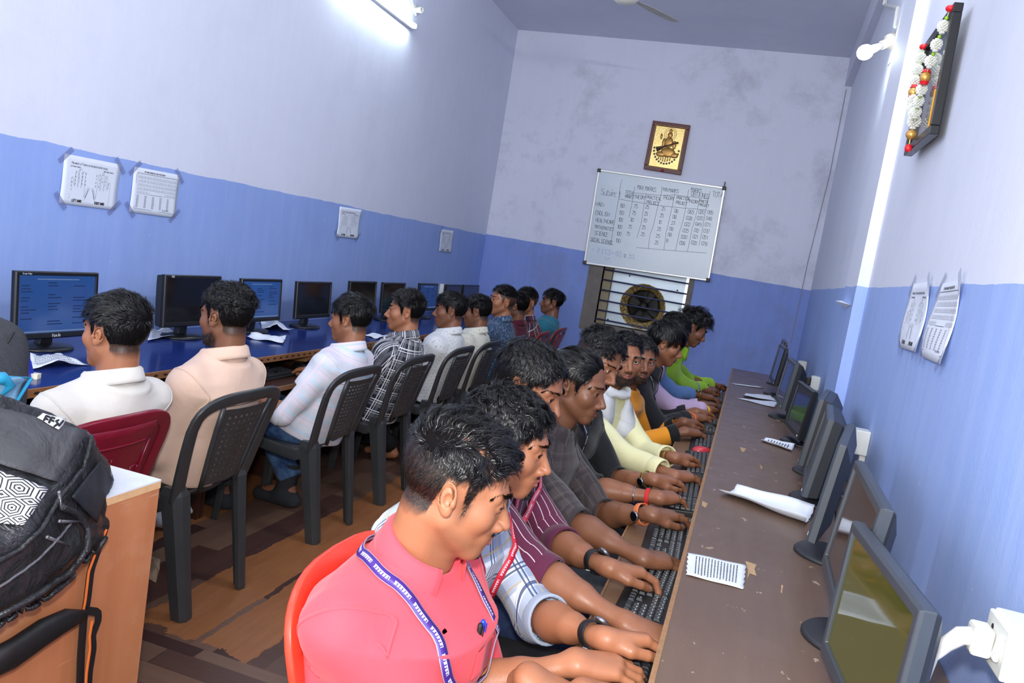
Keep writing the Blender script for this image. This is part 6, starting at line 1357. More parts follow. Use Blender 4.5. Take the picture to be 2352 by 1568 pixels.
# ---------------------------------------------------------------- the cast
import time as _time
_t0 = _time.time()
wp = lambda px, py, z=0.715: np.array(atz(px, py, z))
def hands_px(wr, tip, z=0.715, dz=0.0, **kw):
    a, b = wp(*wr, z), wp(*tip, z + dz); return dict(w=a, d=b - a, **kw)
C_pink = cloth('pink_shirt', (240, 80, 92), None, 0.8, 0.45)
C_plaid = cloth('pale_blue_plaid', (222, 230, 238), [('band', 0, .105, 0, .036, (104, 128, 164), .6), ('band', 1, .105, .02, .036, (104, 128, 164), .5), ('band', 0, .105, .055, .005, (60, 74, 110), .9), ('band', 0, .105, .066, .005, (60, 74, 110), .9), ('band', 1, .105, .075, .005, (60, 74, 110), .9), ('band', 1, .105, .086, .005, (60, 74, 110), .9), ('band', 0, .105, .085, .0035, (196, 168, 110), .8), ('band', 1, .105, .01, .0035, (196, 168, 110), .8)])
C_purple = cloth('maroon_pinstripe', (92, 36, 62), [('wave', .026, .0022, (226, 196, 210), .004)])
C_dark = cloth('charcoal_check', (72, 64, 64), [('band', 0, .05, 0, .012, (56, 50, 52), .8), ('band', 1, .05, 0, .012, (56, 50, 52), .8), ('band', 0, .05, .03, .003, (98, 90, 88), .6), ('band', 1, .05, .03, .003, (98, 90, 88), .6)])
C_black = cloth('black_shirt', (30, 31, 34)); C_yellow = cloth('pale_yellow', (240, 236, 184)); C_orange = cloth('orange_black', (232, 150, 40), [('sweat',)]); C_black2 = cloth('black_jacket', (34, 35, 40))
C_lav = cloth('lavender_shirt', (196, 172, 206)); C_denim = cloth('denim_shirt', (92, 130, 186)); C_lime = cloth('lime_green', (158, 206, 48))
C_white = cloth('off_white_shirt', (222, 218, 208), None, .85, .45); C_peach = cloth('peach_shirt', (228, 196, 174), None, .85, .45); C_stripe = cloth('white_striped', (214, 217, 226), [('band', 1, .085, 0, .03, (232, 216, 226), .7), ('band', 1, .085, .045, .012, (196, 220, 238), .8), ('band', 1, .085, .066, .004, (186, 208, 232), .8)], fold=0.6)
C_bw = cloth('black_white_plaid', (36, 38, 48), [('band', 0, .062, 0, .016, (120, 122, 130), .55), ('band', 1, .062, 0, .016, (120, 122, 130), .55), ('band', 0, .062, .028, .0055, (232, 232, 236), .95), ('band', 1, .062, .028, .0055, (232, 232, 236), .95), ('band', 0, .062, .040, .0035, (232, 232, 236), .9), ('band', 1, .062, .040, .0035, (232, 232, 236), .9)])
C_dot = cloth('white_dotted', (220, 222, 222), [('dots', .024, .0028, (110, 116, 120), .8)]); C_dot2 = cloth('cream_dotted', (222, 220, 204), [('dots', .022, .0026, (120, 118, 108), .8)])
C_acid = cloth('acid_denim', (52, 72, 100), [('blot', 60, (112, 136, 164), .52)]); C_maroon = cloth('maroon_shirt', (84, 22, 40)); C_pl2 = cloth('navy_maroon_plaid', (40, 40, 62), [('band', 0, .08, 0, .03, (110, 36, 50), .8), ('band', 1, .08, 0, .03, (110, 36, 50), .7), ('band', 0, .08, .042, .006, (224, 220, 222), .9), ('band', 1, .08, .042, .006, (224, 220, 222), .9)])
C_teal = cloth('teal_shirt', (44, 120, 140)); C_scarf = cloth('white_scarf', (226, 228, 230), None, 0.9, 0.8)
gpR = 'students typing along the right desk'; gpL = 'students seated along the left wall'
def RR(y, head, **kw):
    d = dict(face=1, hs=0.94, shw=.154, pelvis=(-0.63, y, 0.46), head=head, thigh=0.40, shat=.82, group=gpR, coltilt=0.35, neckback=0.05, bend=0.03); d.update(kw); return d
def LL(y, head, **kw):
    h = dict(w=(-2.13, y + 0.10, 0.70), d=(-1, -0.15, -0.12)), dict(w=(-2.10, y - 0.12, 0.70), d=(-1, 0.2, -0.12))
    d = dict(face=-1, pelvis=(-1.895, y, 0.49), head=head, thigh=0.42, group=gpL, coltilt=0.18, neckback=0.035, bend=0.012, elb=0.12, hands={1: h[0], -1: h[1]}); d.update(kw); return d
hp = lambda px, py, x: np.array(atx(px, py, x))
cast = {}
def add(key, label, sp):
    cast[key] = make_person(label, sp); print('person', key, round(_time.time() - _t0, 1))
# ---- right row, from the camera away
add('pink', 'person in a pink shirt with purple lanyard, nearest the camera', RR(1.37, None, eye=(1153, 1166, 1.44, 1), look=(0.93, 0.33, -0.26), skin='tan', vh=0.0022, va=0.0028, vs=0.005, shw=0.172, turn=-.2, hs=1.0, bend=.02, pelvis=(-0.555, 1.37, 0.46), trousers='black', kneeout=0.02,
    hands={1: dict(w=wp(1335, 1590, .70), d=(0.9, 0.35, -0.12)), -1: dict(w=(-0.26, 1.40, 0.70), d=(0.95, -0.1, -0.15))},
    hq=dict(seed=3, style='part', part=0.056, len=0.058, side=0.012, fade=0.050, vol=0.019, comb=(0.2, 0.6, 0), mess=.1, curl=0.4, turns=1.6, n=12000, w=0.0010, clump=26, cs=0.8, fringe=0.0, quiff=.15, hold=.7, beard=.22, must=.7, goatee=.6, sideb=.6, bl=.005, bd=.8, fh=0.078, open=0.45, tint=1.0),
    shirt=dict(mat=C_pink, deep=1.5, sleeve=0.92, loose=0.013, fat=1.02, open=0.50, colh=0.040, cuff=False, wr=0.0035)))
add('plaid', 'person in a pale blue plaid shirt with red lanyards and a black watch', RR(1.72, None, eye=(1242, 1047, 1.74, 1), turn=-.1, look=(0.97, 0.12, -0.16), skin='tan', vh=0.0022, va=0.0028, vs=0.005, trousers='black', gaze=(0.86, -.34, -.10),
    hands={1: hands_px((1318, 1520), (1495, 1545), .715, -.01, curl=1.1), -1: hands_px((1382, 1466), (1508, 1474), .735, -.01, curl=1.7, thumb=0.3, n=(0, 0.5, 1))},
    hq=dict(seed=5, style='crown', len=0.050, side=0.022, fade=0.035, vol=0.017, mess=.15, curl=0.5, turns=1.2, n=11000, w=0.0011, clump=26, cs=0.85, fringe=-0.45, beard=.16, must=.6, goatee=.95, sideb=.3, bl=.008, bd=1.2, fh=0.082),
    shirt=dict(mat=C_plaid, deep=1.15, sleeve=1.22, loose=0.016, open=0.5, cuffw=0.05)))
add('purple', 'person in a maroon pinstripe shirt behind the pale blue plaid one', RR(2.10, None, eye=(1268, 920, 2.12, 1), turn=-.1, look=(0.95, -0.1, -0.30), skin='mid', va=0.0028, trousers='navy',
    hands={1: hands_px((1432, 1428), (1512, 1462), .71, -.015, curl=0.9), -1: hands_px((1392, 1302), (1498, 1322), .735, -.02, curl=1.35, thumb=0.5, n=(0, .35, 1))},
    hq=dict(seed=7, style='crown', len=0.048, side=0.020, fade=0.035, vol=0.012, mess=.12, curl=0.3, turns=1.2, n=10000, w=0.0011, fringe=-0.55, fh=0.086, beard=.1, must=.4),
    shirt=dict(mat=C_purple, deep=1.15, sleeve=1.25, loose=0.014, cuffw=0.05)))
add('dark', 'person in a charcoal checked shirt with slicked hair and an orange watch strap', RR(2.54, None, eye=(1373, 907, 2.56, 1), turn=-.15, look=(0.96, -0.12, -0.16), skin='dark', va=0.0028, vs=0.006, trousers='grey',
    hands={1: hands_px((1470, 1280), (1570, 1294), .715, -.02, curl=0.8), -1: hands_px((1492, 1180), (1590, 1186), .735, -.02, curl=0.9, lift=(.1, .1, .1, .1))},
    hq=dict(seed=9, style='crop', comb=(-0.1, -1.0, 0), len=0.060, side=0.020, fade=0.040, vol=0.009, curl=0.12, turns=.8, mess=.12, n=9000, w=0.0012, clump=30, cs=0.7, fringe=0.0, quiff=.6, fh=0.084, beard=.2, must=.7, goatee=.75, sideb=.3, bl=.006),
    shirt=dict(mat=C_dark, deep=1.12, sleeve=1.16, loose=0.015, open=.5, cuffw=0.055)))
add('black', 'person with upswept curly hair in a black shirt with lanyard and red thread', RR(3.04, None, eye=(1399, 853, 2.98, 1), turn=-.25, look=(0.82, -0.42, -0.32), skin='mid', va=0.003, gaze=(.8, -.3, -.5), roll=-0.1, trousers='black',
    hands={1: hands_px((1508, 1142), (1608, 1140), .72, -.015), -1: hands_px((1497, 1100), (1598, 1106), .725, -.015)},
    hq=dict(seed=11, style='crop', comb=(0.3, 0.3, 0), len=0.055, side=0.009, fade=0.050, vol=0.022, curl=0.6, turns=1.3, mess=.35, n=8500, w=0.0012, clump=22, cs=.8, fringe=-0.2, hold=.8, fh=0.084, must=.5),
    shirt=dict(mat=C_black, deep=1.12, sleeve=1.2, loose=0.016, cuffw=0.05)))
add('yellow', 'bearded person in pale yellow with a white scarf, looking at the camera', RR(3.62, None, eye=(1462, 832, 3.55, -1), turn=-.45, look=(0.42, -0.9, -0.03), gaze=tuple(CW - np.array((-0.44, 3.595, 1.085))), skin='mid', va=0.0032, lod=.7, trousers='navy',
    hands={1: hands_px((1545, 1092), (1625, 1096), .715, -.01), -1: hands_px((1546, 1050), (1624, 1050), .72, -.01)},
    hq=dict(seed=13, style='crop', comb=(0.5, 0.4, 0), len=0.045, side=0.016, vol=0.014, fringe=-.2, curl=0.2, n=6500, beard=.9, must=.9, goatee=1, sideb=.9, bl=.006, bd=1.8, open=1.15),
    shirt=dict(mat=C_yellow, sleeve=1.82, loose=0.014, cuffw=0.05)))
add('orange', 'bearded person in an orange and black sweatshirt, looking at the camera', RR(4.12, None, eye=(1496, 835, 4.05, -1), turn=-.45, look=(0.42, -0.9, -0.05), gaze=tuple(CW - np.array((-0.425, 4.115, 1.066))), skin='brown', va=0.0034, lod=.6, trousers='navy',
    hands={1: hands_px((1572, 990), (1612, 996), .715, -.01), -1: hands_px((1568, 968), (1612, 972), .72, -.01)},
    hq=dict(seed=15, style='crop', comb=(-0.4, 0.5, 0), len=0.045, side=0.016, vol=0.014, fringe=-.2, curl=0.3, n=6000, beard=.85, must=.9, goatee=1, sideb=.8, bl=.006, bd=1.6, open=1.15),
    shirt=dict(mat=C_orange, sleeve=1.85, loose=0.018, collar=False, cuffw=0.05)))
add('profile', 'person in a black jacket with a straight fringe, seen in clean profile', RR(4.50, None, eye=(1561, 803, 4.35, 1), look=(0.975, 0.12, -0.28), skin='mid', va=0.0034, lod=.6, trousers='black',
    hands={1: hands_px((1592, 958), (1638, 962), .715, -.01), -1: hands_px((1596, 945), (1640, 950), .72, -.01)},
    hq=dict(seed=17, style='crown', len=0.085, side=0.030, fade=0.03, vol=0.020, curl=0.06, mess=.12, n=6500, w=.0012, fringe=0.35, fh=0.068, must=.3),
    shirt=dict(mat=C_black2, sleeve=1.80, loose=0.018, cuffw=0.05)))
add('lavender', 'person in a lavender shirt with yellow wrist thread, mostly hidden behind the black jacket', RR(4.86, (-0.40, 4.80, 1.09), look=(0.97, 0.1, -0.4), skin='brown', va=0.0038, vh=.0034, lod=.5, trousers='navy',
    hands={1: hands_px((1625, 942), (1660, 938), .715, -.01), -1: hands_px((1618, 930), (1656, 930), .72, -.01)},
    hq=dict(seed=19, style='mop', len=0.065, side=0.03, vol=0.024, curl=0.3, n=5000), shirt=dict(mat=C_lav, sleeve=1.85, loose=0.016, cuffw=0.05)))
add('denim', 'person in a denim blue shirt, between the lavender and lime green ones', RR(5.20, (-0.40, 5.15, 1.135), look=(0.97, 0.1, -0.35), skin='brown', va=0.0038, vh=.0034, lod=.5, trousers='navy',
    hands={1: hands_px((1608, 908), (1650, 916), .715, -.01), -1: hands_px((1622, 897), (1662, 898), .72, -.01)},
    hq=dict(seed=20, style='crop', len=0.06, side=0.03, vol=0.016, curl=0.3, n=5000), shirt=dict(mat=C_denim, sleeve=1.6, loose=0.014, cuffw=0.05)))
add('lime', 'person in a lime green shirt with bushy curls, farthest at the right desk', RR(5.45, (-0.305, 5.42, 1.165), look=(0.95, 0.18, -0.42), skin='brown', va=0.0038, vh=.0034, lod=.5, trousers='jeans',
    hands={1: hands_px((1625, 893), (1665, 893), .72, -.01), -1: hands_px((1645, 886), (1675, 884), .72, -.01)},
    hq=dict(seed=21, style='mop', len=0.06, side=0.035, vol=0.036, curl=0.8, turns=1.8, mess=.5, n=7500, w=.0012, stand=.25), shirt=dict(mat=C_lime, sleeve=1.75, loose=0.02, cuffw=0.05)))
# ---- left row
LX = -1.80
add('white', 'person in an off-white shirt on the maroon chair, seen from behind', LL(1.97, hp(266, 764, LX), hs=0.96, look=(-1, 0.06, -0.04), skin='tan', vh=.0026, vs=.006, shw=.18, trousers='grey',
    hq=dict(seed=23, style='crop', comb=(-0.25, 0.8, 0), len=0.05, side=0.019, fade=0.036, tint=.95, vol=0.016, curl=0.2, mess=.25, n=10000, w=.0011, fringe=-.1, quiff=.5, hold=.85, stand=.10, must=.4, beard=.05),
    shirt=dict(mat=C_white, sleeve=1.0, loose=0.016, fat=0.97, wr=.005, wf=15)))
add('peach', 'person in a peach shirt with curly hair and short beard, nearest black chair', LL(2.55, hp(520, 728, LX), hs=0.96, look=(-1, 0.10, -0.06), skin='dark', vh=.0026, vs=.006, trousers='grey',
    hq=dict(seed=25, style='mop', len=0.035, side=0.020, vol=0.018, curl=0.9, turns=1.8, mess=.6, n=11000, w=.0010, clump=12, beard=.8, must=.8, goatee=.9, sideb=.8, bl=.007, bd=1.5),
    shirt=dict(mat=C_peach, sleeve=1.05, loose=0.018, fat=1.0, wr=.005, wf=15)))
add('stripe', 'person in a white pale-striped shirt and blue jeans, right hand on a mouse', LL(3.45, hp(806, 733, LX), hs=0.96, look=(-1, -0.06, -0.08), skin='mid', vs=.006, va=.0032, trousers='jeans', foot='sock', trhem=.05, kneez=.50,
    feet={1: np.array(atz(640, 1150, .0)) + np.array((0.06, -0.03, .09)), -1: np.array((-2.28, 3.34, .09))},
    hands={1: dict(w=wp(735, 858, .70), d=wp(694, 846, .70) - wp(735, 858, .70), curl=.9), -1: dict(w=np.array((-2.12, 3.12, .70)), d=(-1, .1, -.1))},
    hq=dict(seed=27, style='crown', len=0.05, side=0.026, fade=.035, vol=0.016, curl=0.15, n=8000, beard=.25, must=.4, sideb=.5),
    shirt=dict(mat=C_stripe, sleeve=1.12, loose=0.02, hem=-.12)))
add('bw', 'person in a black and white plaid shirt, in profile with a side-parted crop', LL(4.12, hp(932, 715, LX), hs=0.96, look=(-1, -0.42, -0.02), skin='tan', vs=.006, va=.0036, trousers='black', foot='bare',
    feet={1: np.array(atz(880, 1055, .0)) + np.array((0.04, 0.0, .09)), -1: np.array((-2.28, 4.03, .09))},
    hq=dict(seed=29, style='crop', comb=(0.5, 0.6, 0), len=0.04, side=0.019, fade=.04, tint=.95, vol=0.020, curl=0.1, mess=.15, quiff=.4, n=7000),
    shirt=dict(mat=C_bw, sleeve=1.1, loose=0.016, hem=-.14)))
add('dot', 'person in a white dotted shirt, dark hair over the brow, right of the plaid one', LL(4.85, hp(1035, 713, LX), hs=0.96, look=(-1, -0.36, -0.06), skin='brown', lod=.6, va=.004, vs=.008, trousers='black',
    hq=dict(seed=31, style='crown', len=0.065, side=0.028, vol=0.016, curl=0.12, n=6000, fringe=.2), shirt=dict(mat=C_dot, sleeve=1.1, loose=0.016, hem=-.1)))
add('cream', 'person in a cream dotted shirt, right of the white dotted one', LL(5.42, hp(1096, 716, LX), hs=0.96, look=(-1, -0.12, -0.12), skin='brown', lod=.55, va=.0045, vs=.008, trousers='black',
    hq=dict(seed=33, style='crop', comb=(0.2, .8, 0), len=0.045, side=0.02, vol=0.018, curl=0.12, n=5500), shirt=dict(mat=C_dot2, sleeve=1.1, loose=0.016, hem=-.1)))
add('acid', 'person in a mottled denim-blue shirt, far in the left row', LL(6.05, hp(1154, 692, LX), look=(-0.80, -0.62, 0.07), skin='tan', lod=.5, va=.0045, vs=.008, trousers='navy',
    hq=dict(seed=35, style='crop', comb=(0.2, .9, 0), len=0.04, side=0.010, vol=0.018, curl=0.1, n=5500), shirt=dict(mat=C_acid, sleeve=1.2, loose=0.016)))
add('maroon', 'person in a dark maroon shirt, almost hidden behind the mottled denim shirt', LL(6.55, (-1.83, 6.50, 1.02), look=(-1, 0.0, -0.1), skin='brown', lod=.35, va=.006, vh=.004, vs=.010, trousers='black',
    hq=dict(seed=36, style='crop', len=0.04, side=0.02, n=3500), shirt=dict(mat=C_maroon, sleeve=1.6, loose=0.014)))
add('navyplaid', 'smiling person in a navy and maroon plaid shirt near the row end', LL(6.88, hp(1208, 694, -1.80), look=(-0.58, -0.82, -0.02), skin='tan', lod=.5, va=.0045, vs=.008, trousers='black',
    hq=dict(seed=37, style='crop', comb=(0.4, .7, 0), len=0.045, side=0.014, vol=0.020, curl=0.15, n=5500, beard=.3, must=.7, goatee=.7), shirt=dict(mat=C_pl2, sleeve=1.2, loose=0.016)))
add('teal', 'person in a teal shirt at the far end of the left row', LL(7.55, hp(1268, 694, -1.79), look=(-1, -0.45, 0.02), skin='brown', lod=.5, va=.0045, vs=.008, trousers='black',
    hq=dict(seed=39, style='mop', len=0.055, side=0.03, vol=0.022, curl=0.12, n=5500), shirt=dict(mat=C_teal, sleeve=1.2, loose=0.016, collar=False)))
# ---- stools under the right row
st0 = make_stool('white plastic stool under the man in the pale blue plaid shirt'); st0.location = (-0.66, 1.72, 0)
for y, lab in ((2.06, 'white stool under the man in the maroon pinstripe shirt'), (2.55, 'white stool under the man in the charcoal checked shirt'), (3.04, 'white stool under the man in the black shirt with lanyard'), (3.60, 'white stool under the man in pale yellow'), (4.10, 'white stool under the man in orange and black'), (4.54, 'white stool under the man in the black jacket'), (4.90, 'white stool under the man in lavender'), (5.22, 'white stool under the man in the denim blue shirt'), (5.47, 'farthest white stool, under the man in lime green')): dup(st0, (-0.66, y, 0), (0, 0, y), lab)
# ---------------------------------------------------------------- worn and carried things
def ribbon_mat(name, rgb, edge=None, glyph=(240, 240, 246)):
    k = N(name); s = k.xyz(k.attr('cuv').outputs['Vector']); c = lin(*rgb)
    cell = 0.0062; u = k.math('DIVIDE', s[0], cell); fu = k.math('FRACT', u); iu = k.math('FLOOR', u)
    r_ = lambda a: k.math('FRACT', k.math('MULTIPLY', k.math('SINE', k.math('ADD', k.math('MULTIPLY', iu, 12.98), a)), 4375.8))
    v = s[1]; inb = lambda x, a, b: k.math('MULTIPLY', k.math('GREATER_THAN', x, a), k.math('LESS_THAN', x, b))
    stem = k.math('MULTIPLY', inb(fu, 0.55, 0.78), inb(v, 0.34, 0.66)); head_ = k.math('MULTIPLY', inb(v, 0.60, 0.66), inb(fu, 0.02, 0.95))
    blob = k.math('MULTIPLY', k.math('MULTIPLY', inb(fu, 0.12, 0.6), k.math('GREATER_THAN', k.noise(420, 2, 0.5, k.attr('cuv').outputs['Vector']), 0.5)), inb(v, 0.36, 0.6))
    g = k.math('MAXIMUM', k.math('MAXIMUM', stem, head_), blob); word = k.math('GREATER_THAN', k.math('FRACT', k.math('MULTIPLY', u, 0.125)), 0.2); g = k.math('MULTIPLY', g, word)
    col_ = c
    if edge: col_ = k.mix(k.math('MAXIMUM', k.math('LESS_THAN', v, 0.07), k.math('GREATER_THAN', v, 0.93)), c, lin(*edge))
    k.col(k.mix(k.math('MULTIPLY', g, 0.9), col_, lin(*glyph))); k.set(0.45, spec=0.4); return k.m
M_lanp = ribbon_mat('lanyard_purple', (66, 40, 128), (150, 138, 150)); M_lanr = ribbon_mat('lanyard_red', (206, 36, 58)); M_lanr2 = ribbon_mat('lanyard_rose', (222, 82, 104)); M_lanb = ribbon_mat('lanyard_dark', (44, 44, 60))
M_steel = plain('watch_steel', (150, 152, 156), 0.25, 0.9); M_strapb = plain('strap_black', (24, 24, 26), 0.55); M_strapo = plain('strap_orange', (222, 122, 74), 0.6); M_thr = plain('thread_red', (206, 40, 40), 0.8); M_tho = plain('thread_orange', (236, 110, 50), 0.8); M_thy = plain('thread_yellow', (236, 180, 40), 0.8); M_goldw = plain('watch_gold', (200, 164, 84), 0.3, 0.8)
def lanyard(key, mat, width, drop, spread=0.055, sides=(1, -1), tail=None, off=0.005, neckr=0.100, asym=0.0):
    sp = cast[key]; d = sp['_']; nb, fw_, rt, up_ = d['neckb'], d['fwd'], d['right'], d['up']
    path = []; end = d['ctr'](drop) + d['dfw'] * 0.16 + rt * asym
    for s in sides:
        side = [nb + up_ * 0.012 - fw_ * (neckr + 0.0) + rt * s * 0.0, nb + up_ * 0.010 - fw_ * 0.06 + rt * s * 0.080, nb - up_ * 0.012 + rt * s * 0.104 - fw_ * 0.0, d['ctr'](0.93) + rt * s * 0.098 + fw_ * 0.06, d['ctr'](0.80) + rt * s * 0.080 + d['dfw'] * 0.14, d['ctr'](0.60) + rt * (s * spread + asym * .5) + d['dfw'] * 0.15, end + rt * s * 0.006]
        path.append(side)
    full = path[0][::-1] + (path[1][1:] if len(path) > 1 else [])
    o = band(sp, 'lanyard', full, width, mat, n=110, off=off); return o, end
lanyard('pink', M_lanp, 0.021, 0.20, off=0.008)
o, e = lanyard('plaid', M_lanr, 0.017, 0.30, off=0.007, asym=-0.01)
o, e = lanyard('purple', M_lanr2, 0.017, 0.42, off=0.007)
sp = cast['purple']; P_, n_ = on_shirt(sp, [e], 0.008); pc = Vector((P_[0] - sp['_']['O']).tolist())
MB().lathe(pc, (0.2, 0, -1), [(0.004, 0), (0.008, 0.004), (0.008, 0.012), (0.004, 0.02), (0.006, 0.028), (0.002, 0.034)], 12).build('hook', M_steel, o, True)
band(sp, 'id_card_edge', [e - np.array([0, 0, 0.03]), e - np.array([-0.02, 0, 0.14])], 0.012, plain('card_red', (200, 40, 56), 0.3), n=10, off=0.008, parent=o)
lanyard('black', M_lanb, 0.016, 0.45, off=0.006)
lanyard('profile', M_lanb, 0.014, 0.5, off=0.006)
watch(cast['plaid'], -1, M_strapb, 0.030, 0.0325); watch(cast['purple'], -1, M_strapb, 0.045, 0.0325); watch(cast['dark'], -1, M_strapo, 0.035, 0.0325, w=0.022)
watch(cast['black'], -1, M_goldw, 0.03, 0.031, w=0.012); watch(cast['yellow'], -1, M_goldw, 0.03, 0.031, plain('dial_gold', (210, 180, 110), 0.25, 0.5), 0.016)
wrist_ring(cast['black'], 1, 'bracelet', M_steel, 0.075, 0.033, 0.004, 0.003, label='silver chain bracelet'); wrist_ring(cast['black'], 1, 'wrist_thread', M_thr, 0.03, 0.0305, 0.014, 0.003, label='red sacred thread')
wrist_ring(cast['profile'], 1, 'wrist_thread', M_tho, 0.01, 0.0305, 0.012, 0.003); wrist_ring(cast['lavender'], 1, 'wrist_thread', M_thy, 0.012, 0.031, 0.016, 0.003); wrist_ring(cast['lavender'], -1, 'wrist_thread', M_thr, 0.02, 0.031, 0.01, 0.003); watch(cast['lime'], 1, M_goldw, 0.03, 0.031); watch(cast['denim'], 1, M_goldw, 0.035, 0.031)
wrist_ring(cast['stripe'], 1, 'wrist_thread', M_thr, 0.025, 0.031, 0.014, 0.003)
def ring_on(key, s, finger, name='ring'):
    sp = cast[key]; d = sp['_']; prim = hand_prims(-s)[0]; a, b = prim[finger * 4 + 1][0], prim[finger * 4 + 1][1]; c = a + (b - a) * 0.45; cw = d['W'][s] + d['HF'][s] @ c - d['O']; axd = d['HF'][s] @ (b - a); MB().lathe(Vector(cw.tolist()), Vector(axd.tolist()), [(0.0095, 0), (0.0108, 0.0005), (0.0108, 0.005), (0.0095, 0.0055)], 18, False).build(name, M_steel, d['root'], True)
ring_on('black', 1, 2); ring_on('yellow', 1, 1)
# scarf of the man in yellow: two hanging ends and a loop round the neck
sp = cast['yellow']; d = sp['_']
def scarf_path(s, dr): return [d['neckb'] - d['fwd'] * 0.085 + d['up'] * 0.02, d['neckb'] + d['right'] * s * 0.09 + d['up'] * 0.012 - d['fwd'] * 0.02, d['ctr'](0.92) + d['right'] * s * 0.085 + d['fwd'] * 0.08, d['ctr'](0.75) + d['right'] * s * 0.075 + d['dfw'] * 0.15, d['ctr'](0.5) + d['right'] * s * 0.06 + d['dfw'] * 0.15, d['ctr'](dr) + d['right'] * s * 0.05 + d['dfw'] * 0.16]
sc_ = band(sp, 'scarf', scarf_path(1, 0.12)[::-1] + scarf_path(-1, 0.08)[1:], 0.085, C_scarf, 0.004, 90, 0.012)
mb = MB(); ring = []
for i in range(28):
    a = 2 * PI * i / 28; c = d['neckb'] + d['up'] * (0.022 - 0.03 * (1 + cos(a)) / 2) + d['fwd'] * (0.014 + 0.088 * cos(a)) + d['right'] * 0.086 * sin(a) - d['O']; ring.append(Vector(c.tolist()))
mb.tube(ring, [0.020 + 0.004 * sin(i * 1.9) for i in range(28)], 10, loop=True); mb.build('scarf_loop', C_scarf, sc_, True)
for dr, s in ((0.30, 1), (0.26, -1)):
    band(sp, 'scarf_stripe', [d['ctr'](dr) + d['right'] * s * 0.09 + d['dfw'] * 0.16, d['ctr'](dr) + d['right'] * s * 0.02 + d['dfw'] * 0.16], 0.008, M_strapb, 0.001, 10, 0.0185, sc_)
# lettering across the sweatshirt's white band
sp = cast['orange']; d = sp['_']; tmp = MB(); strokes(tmp, 'ART AND SOUL', (0, 0, 0), (1, 0, 0), (0, 1, 0), 0.026, 0.005, 1.0); hh_ = np.linalg.norm(d['ctr'](1) - d['pel']); v0 = 0.232 / hh_
pts = np.array([d['ctr'](v0 + (q_[1] - 0.013) / hh_) + d['right'] * (0.13 - q_[0]) * 0.9 + d['dfw'] * 0.14 for q_ in tmp.v]); P_, n_ = on_shirt(sp, pts, 0.002); lb = MB(); lb.add([tuple(x) for x in (P_ - d['O'])], tmp.f); lb.build('chest_lettering', M_strapb, d['shirt'], fix=False)
# pens in the pink pocket
sp = cast['pink']; d = sp['_']
pk = None
for py_ in range(1432, 1372, -6):     # the chest pocket, where the shirt front is seen
    for px_ in (1090, 1080, 1070, 1060):
        rr_ = np.array([_C + ray(px_, py_) * (1.1 + 0.004 * i) for i in range(140)], F32); ii = np.nonzero(d['f_shirt'](rr_) < 0.0)[0]
        if len(ii) and pk is None and abs((rr_[ii[0]] - d['pel']) @ d['right'] + 0.02) < 0.10: pk = rr_[ii[0]][None]
if pk is None: pk = np.array([d['ctr'](0.55) - d['right'] * 0.02 + d['dfw'] * 0.17], F32)
pk, nk_ = on_shirt(sp, pk, 0.006)
pbase = Vector(pk[0].tolist())
band(sp, 'shirt_pocket', [pk[0] - d['up'] * 0.085, pk[0] - d['up'] * 0.03], 0.075, C_pink, 0.0008, 12, 0.0015, d['shirt'])
for i, (mt, lab) in enumerate(((M_strapb, 'black pen clipped in the pink shirt pocket'), (plain('pen_blue', (30, 70, 220), 0.25), 'blue pen clipped in the pink shirt pocket'))):
    t = empty('pen', pbase + Vector((0.004, 0.016 * i - 0.008, -0.02)), 0, lab, 'pen', 'pens in the shirt pocket'); c = t.location.copy()
    child(MB().tube([c + Vector((0.008, 0, -0.042)), c + Vector((0.008, 0, -0.02))], 0.0042, 10), 'barrel', mt, t, smooth=True)
    child(MB().tube([c + Vector((0.008, 0, -0.02)), c + Vector((0.008, 0, 0.022)), c + Vector((0.008, 0, 0.026))], [0.0052, 0.0052, 0.003], 10), 'cap', mt, t, smooth=True); child(MB().box(c + Vector((0.015, 0, 0.004)), (0.0018, 0.004, 0.034)), 'clip', mt, t)

# sewn seams: armholes and back yoke
def seams(key, mat, armhole=True, yoke=0.74):
    sp = cast[key]; d = sp['_']
    if armhole:
        for s_ in (-1, 1):
            a_ = d['Sh'][s_]; ax_ = d['E'][s_] - a_; ax_ /= np.linalg.norm(ax_); ax2 = ax_ * 0.55 + d['right'] * s_ * 0.6; ax2 /= np.linalg.norm(ax2); e1 = np.cross(ax2, d['fwd']); e1 /= np.linalg.norm(e1); e2 = np.cross(ax2, e1)
            band(sp, 'armhole_seam', [a_ - ax2 * 0.005 + e1 * cos(t_) * .075 + e2 * sin(t_) * .085 for t_ in np.linspace(0, 2 * PI, 30)], 0.006, mat, 0.0012, 70, 0.0005, d['shirt'])
    band(sp, 'yoke_seam', [d['ctr'](yoke) + d['right'] * x_ * 0.17 - d['dfw'] * (0.13 - 0.05 * x_ * x_) for x_ in np.linspace(-.95, .95, 12)], 0.006, mat, 0.0012, 50, 0.0005, d['shirt'])
seams('pink', C_pink); seams('white', C_white); seams('peach', C_peach); seams('stripe', C_stripe, True); seams('dark', C_dark); seams('plaid', C_plaid)
